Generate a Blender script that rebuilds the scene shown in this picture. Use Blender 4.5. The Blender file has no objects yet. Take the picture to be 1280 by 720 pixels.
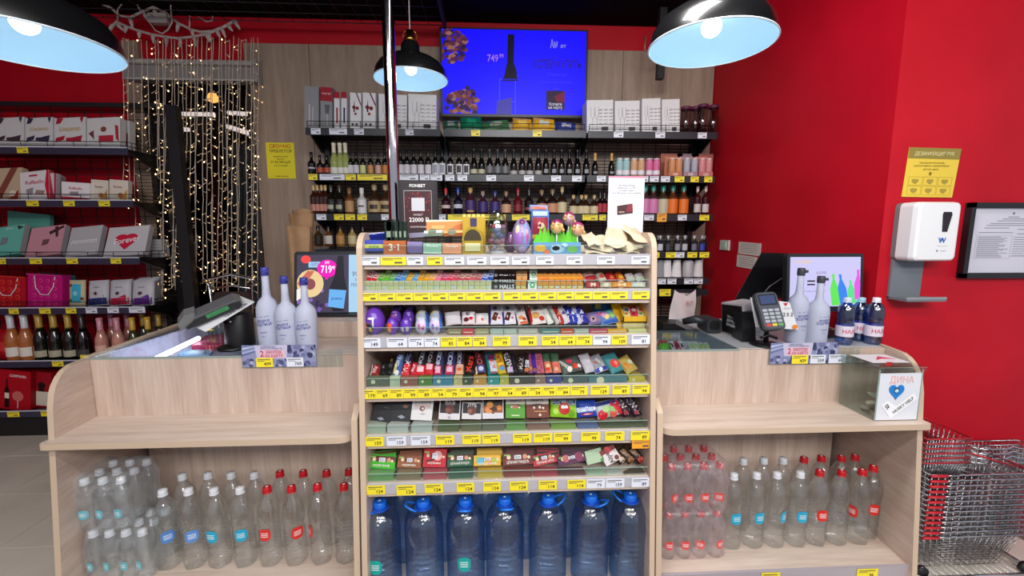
import bpy, math, random
from mathutils import Matrix, Vector
random.seed(7)
SC = bpy.context.scene
COL = SC.collection
R = math.radians

# ------------------------------------------------------------------ camera, world, lights, exposure
F, PIT, YAW, EYE = 540.0, R(7.5), R(-2.8), 1.5
cd = bpy.data.cameras.new('camera'); cam = bpy.data.objects.new('camera', cd); COL.objects.link(cam)
cam.location = (0, 0, EYE); cam.rotation_euler = (R(90) - PIT, 0, YAW)
cd.sensor_fit = 'HORIZONTAL'; cd.sensor_width = 36.0; cd.lens = 36.0 * F / 1280.0; cd.clip_start = .05
SC.camera = cam
w = bpy.data.worlds.new('world'); SC.world = w; w.use_nodes = True
w.node_tree.nodes['Background'].inputs[0].default_value = (.80, .86, 1.0, 1)
w.node_tree.nodes['Background'].inputs[1].default_value = .42
SC.cycles.transparent_max_bounces = 48; SC.cycles.max_bounces = 14; SC.cycles.transmission_bounces = 14
SC.view_settings.view_transform = 'Standard'; SC.view_settings.look = 'None'
SC.view_settings.exposure = .32; SC.view_settings.gamma = 1.0; SC.view_settings.use_curve_mapping = False
def area(loc, rot, sx, sy, power, color=(1, .975, .95)):
    l = bpy.data.lights.new('overhead_area_light', 'AREA'); l.shape = 'RECTANGLE'; l.size = sx; l.size_y = sy
    l.energy = power; l.color = color
    o = bpy.data.objects.new('overhead_area_light', l); COL.objects.link(o); o.location = loc; o.rotation_euler = rot
    return o
area((-.2, -.3, 3.1), (R(22), 0, 0), 3.2, .5, 95)
area((.9, -2.2, 3.1), (R(30), 0, 0), 4.0, .6, 120)
area((-2.3, 1.9, 3.15), (R(8), 0, 0), 1.6, .3, 38)
area((.5, 1.1, 3.0), (R(12), R(-38), 0), 1.2, .4, 46)  # added fill lamp, not a ceiling panel; tilted to brighten the red side wall

# ------------------------------------------------------------------ picture frame -> world helpers
def ray(px, py):
    a = (px - 640) / F; b = (360 - py) / F
    y = math.cos(PIT) + b * math.sin(PIT); z = -math.sin(PIT) + b * math.cos(PIT)
    return Vector((a * math.cos(YAW) - y * math.sin(YAW), a * math.sin(YAW) + y * math.cos(YAW), z))
CAMP = Vector((0, 0, EYE))
def at(px, py, Y):
    d = ray(px, py); return CAMP + d * (Y / d.y)
def atz(px, py, Z):
    d = ray(px, py); return CAMP + d * ((Z - EYE) / d.z)
def pr(p):
    x, y, z = p[0], p[1], p[2] - EYE
    xr = x * math.cos(YAW) + y * math.sin(YAW); yr = -x * math.sin(YAW) + y * math.cos(YAW)
    d = yr * math.cos(PIT) - z * math.sin(PIT)
    return (640 + F * xr / d, 360 - F * (yr * math.sin(PIT) + z * math.cos(PIT)) / d)
def onz(px, Y, Z):                                   # point of plane Y, height Z seen at column px
    x = at(px, 300, Y).x
    for _ in range(6):
        e = px - pr((x, Y, Z))[0]; x += e * Y / F
    return Vector((x, Y, Z))
def hz(p, py):                                       # height above p whose picture row is py
    z = p[2]
    for _ in range(8):
        e = pr((p[0], p[1], z))[1] - py; z += e * p[1] / F
    return z - p[2]

# ------------------------------------------------------------------ materials
def lin(h):
    h = h.lstrip('#'); c = [int(h[i:i + 2], 16) / 255 for i in (0, 2, 4)]
    return tuple(x / 12.92 if x <= .04045 else ((x + .055) / 1.055) ** 2.4 for x in c) + (1,)
_m = {}
def M(h, r=.45, me=0, em=0, tr=0, al=1, sp=.5, coat=0):
    k = (h, r, me, em, tr, al, sp, coat)
    if k in _m: return _m[k]
    m = bpy.data.materials.new('paint_' + h.lstrip('#')); m.use_nodes = True
    b = m.node_tree.nodes['Principled BSDF']; c = lin(h)
    b.inputs['Base Color'].default_value = c; b.inputs['Roughness'].default_value = r
    b.inputs['Metallic'].default_value = me; b.inputs['Specular IOR Level'].default_value = sp
    b.inputs['Transmission Weight'].default_value = tr; b.inputs['Alpha'].default_value = al
    b.inputs['Coat Weight'].default_value = coat
    if tr: b.inputs['IOR'].default_value = 1.33
    if em:
        b.inputs['Base Color'].default_value = (c[0] * .1, c[1] * .1, c[2] * .1, 1); b.inputs['Specular IOR Level'].default_value = .2
        b.inputs['Emission Color'].default_value = c; b.inputs['Emission Strength'].default_value = em
    _m[k] = m; return m
def nodes(name):
    m = bpy.data.materials.new(name); m.use_nodes = True
    return m, m.node_tree.nodes, m.node_tree.links, m.node_tree.nodes['Principled BSDF']
def wood(name, ca, cb, axis, rough=.42):
    m, n, l, b = nodes(name)
    tc = n.new('ShaderNodeTexCoord'); mp = n.new('ShaderNodeMapping'); l.new(tc.outputs['Object'], mp.inputs[0])
    s = {'z': (22, 22, 1.6), 'x': (1.6, 22, 22), 'y': (22, 1.6, 22)}[axis]; mp.inputs['Scale'].default_value = s
    a = n.new('ShaderNodeTexNoise'); a.inputs['Scale'].default_value = 1.0; a.inputs['Detail'].default_value = 5
    a.inputs['Distortion'].default_value = .6; l.new(mp.outputs[0], a.inputs['Vector'])
    a2 = n.new('ShaderNodeTexNoise'); a2.inputs['Scale'].default_value = 5; a2.inputs['Detail'].default_value = 3; l.new(mp.outputs[0], a2.inputs['Vector'])
    mx = n.new('ShaderNodeMix'); mx.inputs[0].default_value = .35; l.new(a.outputs['Fac'], mx.inputs[2]); l.new(a2.outputs['Fac'], mx.inputs[3])
    r = n.new('ShaderNodeValToRGB'); r.color_ramp.elements[0].position = .36; r.color_ramp.elements[1].position = .64
    r.color_ramp.elements[0].color = lin(ca); r.color_ramp.elements[1].color = lin(cb)
    l.new(mx.outputs[0], r.inputs[0]); l.new(r.outputs[0], b.inputs['Base Color']); b.inputs['Roughness'].default_value = rough
    return m
WZ = wood('pale_ash_laminate', '#b89f90', '#d2bdae', 'z'); WX = wood('pale_ash_laminate_lying', '#c2ac9c', '#d8c7b9', 'x')
WY = wood('pale_ash_laminate_side', '#baa294', '#d0bcae', 'y'); WB = wood('wall_laminate', '#8d7868', '#a5907e', 'z', .5)
EDGE = M('#c9b199', .4)
def noisy(name, ca, cb, scale, rough, bump=.15, sp=.5):
    m, n, l, b = nodes(name)
    tc = n.new('ShaderNodeTexCoord'); a = n.new('ShaderNodeTexNoise'); a.inputs['Scale'].default_value = scale; a.inputs['Detail'].default_value = 6
    l.new(tc.outputs['Object'], a.inputs['Vector'])
    r = n.new('ShaderNodeValToRGB'); r.color_ramp.elements[0].position = .3; r.color_ramp.elements[1].position = .7
    r.color_ramp.elements[0].color = lin(ca); r.color_ramp.elements[1].color = lin(cb); l.new(a.outputs['Fac'], r.inputs[0])
    l.new(r.outputs[0], b.inputs['Base Color']); b.inputs['Roughness'].default_value = rough; b.inputs['Specular IOR Level'].default_value = sp
    bp = n.new('ShaderNodeBump'); bp.inputs['Strength'].default_value = bump; bp.inputs['Distance'].default_value = .004
    l.new(a.outputs['Fac'], bp.inputs['Height']); l.new(bp.outputs[0], b.inputs['Normal'])
    return m
RED = noisy('red_wall_paint', '#b00018', '#c0061f', 3, .55, .1, .3)
TILE = noisy('stone_floor_tile', '#d0c6b8', '#e2dacd', 4, .45, .05)
GROUT = M('#6f675e', .8)
CEIL = M('#0a0a0c', .9, sp=.1)
BLK = M('#0c0c0e', .4); BLKM = M('#141417', .55); DGREY = M('#2a2c31', .4, .3); CHR = M('#d8d8dc', .12, 1); STEEL = M('#b9b9bc', .25, 1)
WHT = M('#e8e8ea', .4); YEL = M('#f2de2c', .45); TAGW = M('#dfe2ee', .4); INK = M('#1d1d22', .6); GREYT = M('#a9a4ab', .35)
def acryl(name, tint, gl=.1, rough=.03):
    m = bpy.data.materials.new(name); m.use_nodes = True; n = m.node_tree.nodes; l = m.node_tree.links; n.clear()
    o = n.new('ShaderNodeOutputMaterial'); t = n.new('ShaderNodeBsdfTransparent'); t.inputs[0].default_value = lin(tint)
    g = n.new('ShaderNodeBsdfGlossy'); g.inputs['Roughness'].default_value = rough
    x = n.new('ShaderNodeMixShader'); fr = n.new('ShaderNodeMath'); fr.operation = 'MULTIPLY'; lw = n.new('ShaderNodeLayerWeight'); pw = n.new('ShaderNodeMath'); pw.operation = 'POWER'; pw.inputs[1].default_value = 4; l.new(lw.outputs['Facing'], pw.inputs[0]); l.new(pw.outputs[0], fr.inputs[0]); fr.inputs[1].default_value = .35
    a = n.new('ShaderNodeMath'); a.operation = 'ADD'; a.inputs[1].default_value = gl; l.new(fr.outputs[0], a.inputs[0]); l.new(a.outputs[0], x.inputs[0])
    l.new(t.outputs[0], x.inputs[1]); l.new(g.outputs[0], x.inputs[2]); l.new(x.outputs[0], o.inputs[0]); return m
ACR = acryl('clear_acrylic', '#f4f8f7', .05); ACRE = M('#9fb8ae', .2, al=.75); DGL = acryl('display_glass', '#eef3f5', .05)
def filmmat(name, tint, d, dens, rough=.22):
    m = bpy.data.materials.new(name); m.use_nodes = True; n = m.node_tree.nodes; l = m.node_tree.links; n.clear()
    o = n.new('ShaderNodeOutputMaterial'); t = n.new('ShaderNodeBsdfTransparent'); t.inputs[0].default_value = lin(tint)
    g = n.new('ShaderNodeBsdfGlossy'); g.inputs['Roughness'].default_value = rough
    df = n.new('ShaderNodeBsdfDiffuse'); df.inputs[0].default_value = lin(d); mx = n.new('ShaderNodeMixShader'); mx.inputs[0].default_value = .45
    l.new(df.outputs[0], mx.inputs[1]); l.new(g.outputs[0], mx.inputs[2])
    tc = n.new('ShaderNodeTexCoord'); no = n.new('ShaderNodeTexNoise'); no.inputs['Scale'].default_value = 18; no.inputs['Detail'].default_value = 5; no.inputs['Distortion'].default_value = 1.5
    l.new(tc.outputs['Object'], no.inputs['Vector']); mr = n.new('ShaderNodeMapRange'); mr.inputs[1].default_value = .4; mr.inputs[2].default_value = .7
    mr.inputs[3].default_value = dens; mr.inputs[4].default_value = dens * 2.2; l.new(no.outputs['Fac'], mr.inputs[0])
    bp = n.new('ShaderNodeBump'); bp.inputs['Strength'].default_value = .8; bp.inputs['Distance'].default_value = .01; l.new(no.outputs['Fac'], bp.inputs['Height']); l.new(bp.outputs[0], g.inputs['Normal'])
    x = n.new('ShaderNodeMixShader'); l.new(mr.outputs[0], x.inputs[0]); l.new(t.outputs[0], x.inputs[1]); l.new(mx.outputs[0], x.inputs[2]); l.new(x.outputs[0], o.inputs[0]); return m
FILM = filmmat('shrink_film', '#fafbfc', '#f4f8fc', .15); FILMR = filmmat('pinkish_shrink_film', '#fcf4f6', '#f8e4e8', .12)
def waterm(name, tint, k):
    m = bpy.data.materials.new(name); m.use_nodes = True; n = m.node_tree.nodes; l = m.node_tree.links; n.clear()
    o = n.new('ShaderNodeOutputMaterial'); t = n.new('ShaderNodeBsdfTransparent'); t.inputs[0].default_value = lin(tint)
    g = n.new('ShaderNodeBsdfGlass'); g.inputs['IOR'].default_value = 1.25; g.inputs['Roughness'].default_value = .02; g.inputs['Color'].default_value = lin(tint)
    x = n.new('ShaderNodeMixShader'); x.inputs[0].default_value = k
    l.new(t.outputs[0], x.inputs[1]); l.new(g.outputs[0], x.inputs[2])
    gl = n.new('ShaderNodeBsdfGlossy'); gl.inputs['Roughness'].default_value = .13
    tc = n.new('ShaderNodeTexCoord'); no = n.new('ShaderNodeTexNoise'); no.inputs['Scale'].default_value = 26; no.inputs['Detail'].default_value = 2; no.inputs['Distortion'].default_value = 1.2
    l.new(tc.outputs['Object'], no.inputs['Vector']); bp = n.new('ShaderNodeBump'); bp.inputs['Strength'].default_value = .55; bp.inputs['Distance'].default_value = .006
    l.new(no.outputs['Fac'], bp.inputs['Height']); l.new(bp.outputs[0], gl.inputs['Normal']); l.new(bp.outputs[0], g.inputs['Normal'])
    lw = n.new('ShaderNodeLayerWeight'); lw.inputs[0].default_value = .35; mr = n.new('ShaderNodeMapRange'); mr.inputs[3].default_value = .15; mr.inputs[4].default_value = .30; l.new(lw.outputs['Facing'], mr.inputs[0])
    y = n.new('ShaderNodeMixShader'); l.new(mr.outputs[0], y.inputs[0]); l.new(x.outputs[0], y.inputs[1]); l.new(gl.outputs[0], y.inputs[2]); l.new(y.outputs[0], o.inputs[0]); return m
WATER = waterm('water_in_clear_plastic', '#fcfefe', .16); WATERB = waterm('water_in_blue_plastic', '#cbe0f8', .16); WATERD = waterm('water_in_deep_blue_plastic', '#6cacec', .3)
FROST = M('#ccd0e4', .5, tr=.3)

# ------------------------------------------------------------------ mesh building
_txt = {}
def textmesh(s):
    if s not in _txt:
        cu = bpy.data.curves.new('lettering_source', 'FONT'); cu.body = s; cu.align_x = 'CENTER'; cu.align_y = 'CENTER'; cu.resolution_u = 2; cu.offset = .012
        o = bpy.data.objects.new('lettering_source', cu); COL.objects.link(o)
        me = bpy.data.meshes.new_from_object(o.evaluated_get(bpy.context.evaluated_depsgraph_get()))
        _txt[s] = ([v.co.copy() for v in me.vertices], [tuple(p.vertices) for p in me.polygons])
        bpy.data.objects.remove(o); bpy.data.meshes.remove(me); bpy.data.curves.remove(cu)
    return _txt[s]
class MB:
    def __init__(s): s.v = []; s.f = []; s.mi = []; s.sm = []; s.ms = []; s.X = Matrix.Identity(4)
    def add(s, vs, fs, m, smooth=False):
        if m not in s.ms: s.ms.append(m)
        k = s.ms.index(m); o = len(s.v); s.v += [s.X @ Vector(v) for v in vs]
        for f in fs: s.f.append([i + o for i in f]); s.mi.append(k); s.sm.append(smooth)
        return s
    def box(s, a, b, m):
        x0, y0, z0 = a; x1, y1, z1 = b
        return s.add([(x0, y0, z0), (x1, y0, z0), (x1, y1, z0), (x0, y1, z0), (x0, y0, z1), (x1, y0, z1), (x1, y1, z1), (x0, y1, z1)],
                     [(0, 3, 2, 1), (4, 5, 6, 7), (0, 1, 5, 4), (1, 2, 6, 5), (2, 3, 7, 6), (3, 0, 4, 7)], m)
    def prism(s, pts, a0, a1, m, axis='z', smooth=False):
        f = {'z': lambda p, a: (p[0], p[1], a), 'x': lambda p, a: (a, p[0], p[1]), 'y': lambda p, a: (p[0], a, p[1])}[axis]
        n = len(pts); vs = [f(p, a0) for p in pts] + [f(p, a1) for p in pts]
        s.add(vs, [tuple(range(n))[::-1], tuple(range(n, 2 * n))] + [(i, (i + 1) % n, n + (i + 1) % n, n + i) for i in range(n)], m)
        return s
    def rbox(s, c, sz, r, m, axis='y', n=3):
        ax = {'z': (0, 1, 2), 'x': (1, 2, 0), 'y': (0, 2, 1)}[axis]
        w_, h_ = sz[ax[0]], sz[ax[1]]; r = min(r, w_ / 2.01, h_ / 2.01)
        pts = [(c[ax[0]] + p[0], c[ax[1]] + p[1]) for p in rr(w_, h_, r, n)]
        return s.prism(pts, c[ax[2]] - sz[ax[2]] / 2, c[ax[2]] + sz[ax[2]] / 2, m, axis)
    def lathe(s, prof, m, seg=16, c=(0, 0, 0), smooth=True, a0=0, a1=math.tau, mod=None):
        full = abs(a1 - a0 - math.tau) < 1e-6; n = seg if full else seg + 1
        ms = m if isinstance(m, list) else [m] * (len(prof) - 1); vs = []
        for (r, z) in prof:
            for i in range(n):
                a = a0 + (a1 - a0) * i / seg; q = r * (mod(a, z) if mod else 1)
                vs.append((c[0] + q * math.cos(a), c[1] + q * math.sin(a), c[2] + z))
        by = {}
        for j in range(len(prof) - 1):
            for i in range(seg):
                k = (i + 1) % n
                by.setdefault(ms[j], []).append((j * n + i, j * n + k, (j + 1) * n + k, (j + 1) * n + i))
        for mm, fs in by.items(): s.add(vs, fs, mm, smooth)
        return s
    def tube(s, pts, r, m, seg=6, closed=False):
        pts = [Vector(p) for p in pts]; n = len(pts); vs = []
        for i, p in enumerate(pts):
            t = (pts[(i + 1) % n] - pts[i - 1]) if closed else (pts[min(i + 1, n - 1)] - pts[max(i - 1, 0)])
            t.normalize(); u = t.cross(Vector((0, 0, 1)));
            if u.length < .05: u = t.cross(Vector((0, 1, 0)))
            u.normalize(); q = t.cross(u); rr_ = r[i] if isinstance(r, (list, tuple)) else r
            for k in range(seg):
                a = math.tau * k / seg; vs.append(p + u * math.cos(a) * rr_ + q * math.sin(a) * rr_)
        fs = [(i * seg + k, i * seg + (k + 1) % seg, ((i + 1) % n) * seg + (k + 1) % seg, ((i + 1) % n) * seg + k) for i in range(n if closed else n - 1) for k in range(seg)]
        if not closed: fs += [tuple(range(seg))[::-1], tuple(range((n - 1) * seg, n * seg))]
        return s.add(vs, fs, m, True)
    def text(s, t, m, h, fn, wmax=None):                  # fn maps flat text coordinates to a point
        vs, fs = textmesh(t)
        if not vs: return s
        k = h / .72
        if wmax:
            wd = max(v.x for v in vs) - min(v.x for v in vs); kx = min(k, wmax / max(wd, 1e-6))
        else: kx = k
        return s.add([fn(v.x * kx, v.y * k) for v in vs], fs, m)
    def build(s, name, parent=None, mtx=None, local=False):
        me = bpy.data.meshes.new(name); W = mtx or (WM[parent.name] if parent else Matrix.Identity(4))
        vs = s.v if local else [W.inverted() @ v for v in s.v]
        me.from_pydata([tuple(v) for v in vs], [], s.f)
        for m in s.ms: me.materials.append(m)
        me.polygons.foreach_set('material_index', s.mi); me.polygons.foreach_set('use_smooth', s.sm); me.update()
        o = bpy.data.objects.new(name, me); COL.objects.link(o)
        if parent: o.parent = parent; WM[o.name] = W
        else: o.matrix_world = W; WM[o.name] = W
        return o
WM = {}
def rr(w_, h_, r, n=3):
    o = []
    for cx, cy, a in ((w_ / 2 - r, h_ / 2 - r, 0), (-w_ / 2 + r, h_ / 2 - r, 90), (-w_ / 2 + r, -h_ / 2 + r, 180), (w_ / 2 - r, -h_ / 2 + r, 270)):
        for i in range(n + 1):
            t = R(a + 90 * i / n); o.append((cx + r * math.cos(t), cy + r * math.sin(t)))
    return o
def tag(o, label, cat, group=None):
    o['label'] = label; o['category'] = cat
    if group: o['group'] = group
    return o
def empty(name, loc, label, cat, group=None, rot=None):
    o = bpy.data.objects.new(name, None); COL.objects.link(o); Wm = Matrix.Translation(Vector(loc)) @ (rot or Matrix.Identity(4))
    o.matrix_world = Wm; WM[o.name] = Wm; o.empty_display_size = .05; return tag(o, label, cat, group)
def thing(name, mb, base, label, cat, group=None):    # one mesh in world coordinates, origin at its base
    return tag(mb.build(name, mtx=Matrix.Translation(Vector(base))), label, cat, group)
def struct(name, mb):
    o = mb.build(name); o['kind'] = 'structure'; return o
def copy_tree(o, parent=None, mtx=None):
    c = o.copy(); COL.objects.link(c)
    if parent: c.parent = parent
    if mtx is not None: c.matrix_world = mtx; WM[c.name] = mtx
    for ch in list(o.children): copy_tree(ch, c)
    return c
NUM = 'first second third fourth fifth sixth seventh eighth ninth tenth eleventh twelfth thirteenth fourteenth fifteenth sixteenth seventeenth eighteenth nineteenth twentieth'.split()
def nth(i):
    if i < 20: return NUM[i]
    t = (i + 1) // 10; u = (i + 1) % 10
    if u == 0: return {2: 'twentieth', 3: 'thirtieth', 4: 'fortieth', 5: 'fiftieth', 6: 'sixtieth'}[t]
    return {2: 'twenty', 3: 'thirty', 4: 'forty', 5: 'fifty', 6: 'sixty'}[t] + '-' + NUM[u - 1]
ROW = {}
def row(key, o, desc): ROW.setdefault(key, []).append((o.matrix_world.translation.x, o, desc))
def endrow(key, where, group=None):
    for i, (x, o, d) in enumerate(sorted(ROW[key], key=lambda t: t[0])):
        o['label'] = '%s, %s from left %s' % (d, nth(i), where); o['group'] = group or key
# ---- flat or puffed packs: origin at the bottom middle of the face, y along the face, z out of it
def MP(h, r): return M(h, r, sp=.22)
def pack(w_, L, t, style, base, decor=(), side=None, rough=.35, seed=0):
    rough = max(rough, .42); mb = MB(); bm = MP(base, rough); sm = MP(side, rough) if side else bm; rnd = random.Random(seed)
    if style == 'box':
        mb.box((-w_ / 2, 0, -t), (w_ / 2, L, 0), bm)
        if side: mb.box((-w_ / 2 - .0004, 0, -t), (-w_ / 2 + .001, L, -.0006), sm); mb.box((w_ / 2 - .001, 0, -t), (w_ / 2 + .0004, L, -.0006), sm); mb.box((-w_ / 2, L - .001, -t), (w_ / 2, L + .0004, -.0006), sm)
        S = lambda u, v, h: ((u - .5) * w_, v * L, h)
    else:
        ph = [rnd.random() * 6.28 for _ in range(4)]; amp = .06 if style == 'bar' else .13
        def prof(u, v):
            e = .0 if v < .03 or v > .97 else min(1, min(v - .03, .97 - v) / (.07 if style == 'bar' else .22)) ** .5
            c = (max(0, 1 - abs(2 * u - 1) ** (2.6 if style == 'bar' else 2.2))) ** .5
            return e * c * (1 + amp * math.sin(9 * v + ph[0] + 4 * u) + amp * math.sin(17 * u + ph[1] + 5 * v))
        S = lambda u, v, h: ((u - .5) * w_ * (1 if .06 < v < .94 else 1.04), v * L, -t / 2 + prof(u, v) * t / 2 + h)
        nu, nv = 8, 14; vs = []; fs = []
        for j in range(nv + 1):
            for i in range(nu + 1):
                vs.append(S(i / nu, j / nv, 0))
        o = len(vs)
        for j in range(nv + 1):
            for i in range(nu + 1):
                p = S(i / nu, j / nv, 0); vs.append((p[0], p[1], -t - p[2] - .0004))
        for j in range(nv):
            for i in range(nu):
                a = j * (nu + 1) + i; fs.append((a, a + 1, a + nu + 2, a + nu + 1)); fs.append((o + a, o + a + nu + 1, o + a + nu + 2, o + a + 1))
        for j in range(nv):
            for i in (0, nu):
                a = j * (nu + 1) + i; fs.append((a, a + nu + 1, o + a + nu + 1, o + a))
        mb.add(vs, fs, bm, True)
    h = .0006
    for d in decor:
        h += .00035; k = d[0]
        if k == 'r':
            _, u0, v0, u1, v1, c = d; n = 1 if style == 'box' else 6
            vs = [S(u0 + (u1 - u0) * i / n, v0 + (v1 - v0) * j / n, h) for j in range(n + 1) for i in range(n + 1)]
            mb.add(vs, [(j * (n + 1) + i, j * (n + 1) + i + 1, (j + 1) * (n + 1) + i + 1, (j + 1) * (n + 1) + i) for j in range(n) for i in range(n)], MP(c, rough), style != 'box')
        elif k == 'q': mb.add([S(u, v, h) for u, v in d[1]], [tuple(range(len(d[1])))], MP(d[2], rough))
        elif k == 'd':
            _, u, v, ru, c = d[:5]; rv = d[5] if len(d) > 5 else ru * w_ / L; n = 14
            vs = [S(u, v, h)] + [S(u + ru * math.cos(i * math.tau / n), v + rv * math.sin(i * math.tau / n), h) for i in range(n)]
            mb.add(vs, [(0, 1 + i, 1 + (i + 1) % n) for i in range(n)], MP(c, rough))
        elif k == 't':
            _, s_, u, v, hh, c = d[:6]; ro = R(d[6]) if len(d) > 6 else 0; wm = d[7] if len(d) > 7 else None
            def fn(x, y, u=u, v=v, ro=ro, h=h):
                X = x * math.cos(ro) - y * math.sin(ro); Yy = x * math.sin(ro) + y * math.cos(ro)
                return S(min(.98, max(.02, u + X / w_)), min(.99, max(.01, v + Yy / L)), h)
            mb.text(s_, MP(c, rough), hh * w_, fn, wm * w_ if wm else None)
    return mb
def face(x0, x1, yb, yt, Y, ang, z=None, xs=0):        # frame of a leaning face found from its picture outline
    xc = (x0 + x1) / 2
    B = at(xc, yb, Y) if z is None else onz(xc, Y, z)
    n = Vector((0, -math.sin(R(ang)), math.cos(R(ang))))
    d = ray(xc + xs, yt); t = (B - CAMP).dot(n) / d.dot(n); T = CAMP + d * t
    yv = (T - B); L = yv.length; yv.normalize(); xv = yv.cross(n).normalized()
    py = pr(B)[1]; w_ = abs(at(x1, py, Y).x - at(x0, py, Y).x)
    return Matrix((xv, yv, n)).transposed().to_4x4(), B, w_, L
CNT = [0]
def pk(name, cat, x0, x1, yb, yt, Y, ang, t, style, base, decor=(), z=None, xs=0, side=None, label=None, key=None, desc=None, group=None, rough=.35, parent_parts=None):
    rot, B, w_, L = face(x0, x1, yb, yt, Y, ang, z, xs); CNT[0] += 1
    mb = pack(w_, L, t, style, base, decor, side, rough, CNT[0])
    o = mb.build(name, mtx=Matrix.Translation(B) @ rot, local=True); tag(o, label or '', cat, group)
    if key: row(key, o, desc)
    return o

# ================================================================== SETTING
YW, XS, YC, ZC = 3.55, 1.78, 1.90, 3.08                 # back wall, side wall, corner of the near right wall, ceiling
zt = at(600, 61, YW).z                                   # top of the laminate panels
xwl, xwr = at(197, 230, YW).x, at(322, 230, YW).x; zwt = at(260, 90, YW).z
m = MB(); m.box((-5, YW, 0), (xwl, YW + .12, ZC), RED); m.box((xwr, YW, 0), (XS + .1, YW + .12, ZC), RED)
m.box((xwl, YW, zwt), (xwr, YW + .12, ZC), RED); m.box((xwl, YW, 0), (xwr, YW + .12, .55), RED)
WALL = struct('wall_back', m)
m = MB(); m.box((XS, YC + .12, 0), (XS + .12, YW, ZC), RED); struct('wall_side', m)
m = MB(); m.box((XS, YC, 0), (4.2, YC + .12, ZC), RED); struct('wall_right', m)
m = MB(); m.box((-5.12, -1.2, 0), (-5, YW + .12, ZC), RED); struct('wall_left', m)
m = MB(); m.box((-5, -1.2, ZC), (4.2, YW + .12, ZC + .05), CEIL); struct('ceiling', m)
m = MB(); m.box((-5, -1.2, -.06), (4.2, YW + .1, -.006), GROUT); FL = struct('floor', m)
i = 0
for (ix, iy) in [(a, b) for a in range(-9, -1) for b in range(3, 9)] + [(a, b) for a in range(3, 6) for b in range(3, 5)]:
    x0, y0 = ix * .45 - .1, iy * .45 - .25
    if x0 > .5 and y0 > 1.8: continue
    mm = MB(); h = random.uniform(-.0006, .0006); mm.box((x0, y0, -.006), (x0 + .444, min(y0 + .444, YW), h), TILE)
    mm.build('tile', FL)
# laminate panels of the back wall
xs_ = [xwr - .02] + [xwr + .46 + .6 * k for k in range(5)] + [XS - .004]
for a, b in [(at(170, 200, YW).x, xwl - .02)] + list(zip(xs_, xs_[1:])):
    mm = MB(); mm.box((a + .002, YW - .022, .0), (b - .002, YW - .001, zt), WB); mm.build('laminate_panel', WALL)
# window onto a dim hall
m = MB()
for a, b in (((xwl - .02, YW - .03, .5), (xwl + .02, YW + .1, zwt)), ((xwr - .02, YW - .03, .5), (xwr + .02, YW + .1, zwt)), ((xwl, YW - .03, .5), (xwr, YW + .1, .55)), ((xwl, YW - .03, zwt - .03), (xwr, YW + .1, zwt + .03))): m.box(a, b, M('#2a211d', .5))
WIN = struct('window_1', m)
m = MB(); m.box((xwl + .02, YW + .05, .55), (xwr - .02, YW + .06, zwt), acryl('window_glass', '#b8b0aa', .03)); m.build('pane', WIN)
HB = M('#2b1813', .7)
m = MB(); m.box((-3.6, 5.2, 0), (-.4, 5.3, 3.2), HB); m.box((-3.6, YW + .15, -.05), (-.4, 5.3, 0), M('#4a2c22', .4)); m.box((-3.6, YW + .15, 3.2), (-.4, 5.3, 3.25), M('#15110f', .8)); m.box((-3.65, YW + .15, 0), (-3.6, 5.3, 3.2), HB); m.box((-.4, YW + .15, 0), (-.35, 5.3, 3.2), HB)
HALL = struct('wall_hall', m)
for (x, y, x2, y2, Y) in ((202, 142, 268, 143, 5.0), (285, 141, 318, 143, 5.0), (203, 161, 236, 162, 5.0), (284, 158, 322, 170, 4.6)):
    p, q = at(x, y, Y), at(x2, y2, Y); mm = MB(); mm.tube([p, q], .022, M('#eef2ff', .3, em=3.0), 8)
    thing('tube_light', mm, (p + q) / 2, {142: 'long white tube light seen through the window behind the light curtain', 141: 'short white tube light at the right edge of the window', 161: 'faint lower white tube light at left behind the window', 158: 'slanting white tube light low in the right of the window'}[y], 'light', 'tube lights beyond the window')
p = at(266, 122, 4.4); mm = MB(); mm.lathe([(.001, -.05), (.045, -.03), (.05, 0), (.03, .035), (.001, .045)], M('#ffc46a', .4, em=5), 12, p); mm.tube([p + Vector((0, 0, .04)), Vector((p.x, p.y, 3.2))], .004, BLK, 5)
thing('globe_lamp', mm, p, 'small warm glowing globe lamp hanging behind the window', 'lamp')
# roller blind cassette over the window
a, b = at(149, 72, 3.44), at(318, 98, 3.44)
m = MB(); zz0, zz1 = at(230, 99, 3.44).z, at(230, 74, 3.44).z
m.box((a.x, 3.46, zz0), (b.x, YW - .001, zz1), M('#8d8b8b', .45))
m.rbox(((a.x + b.x) / 2 - .01, 3.45, zz1 - .02), (b.x - a.x + .03, .05, .035), .012, M('#a3a1a1', .35), 'x')
BL = thing('blind_cassette', m, (a.x, YW, zz0), 'grey roller blind cassette above the window, crossed by fairy lights', 'blind')
mm = MB(); mm.box((b.x, 3.44, zz0 - .01), (b.x + .02, YW - .001, zz1 + .015), M('#9a9896', .4)); mm.build('end_cap', BL)
mm = MB(); mm.box((a.x + .02, 3.456, zz0 + .0), (b.x, 3.459, zz0 + .012), M('#bdbbbb', .4)); mm.build('bottom_bar', BL)
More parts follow.
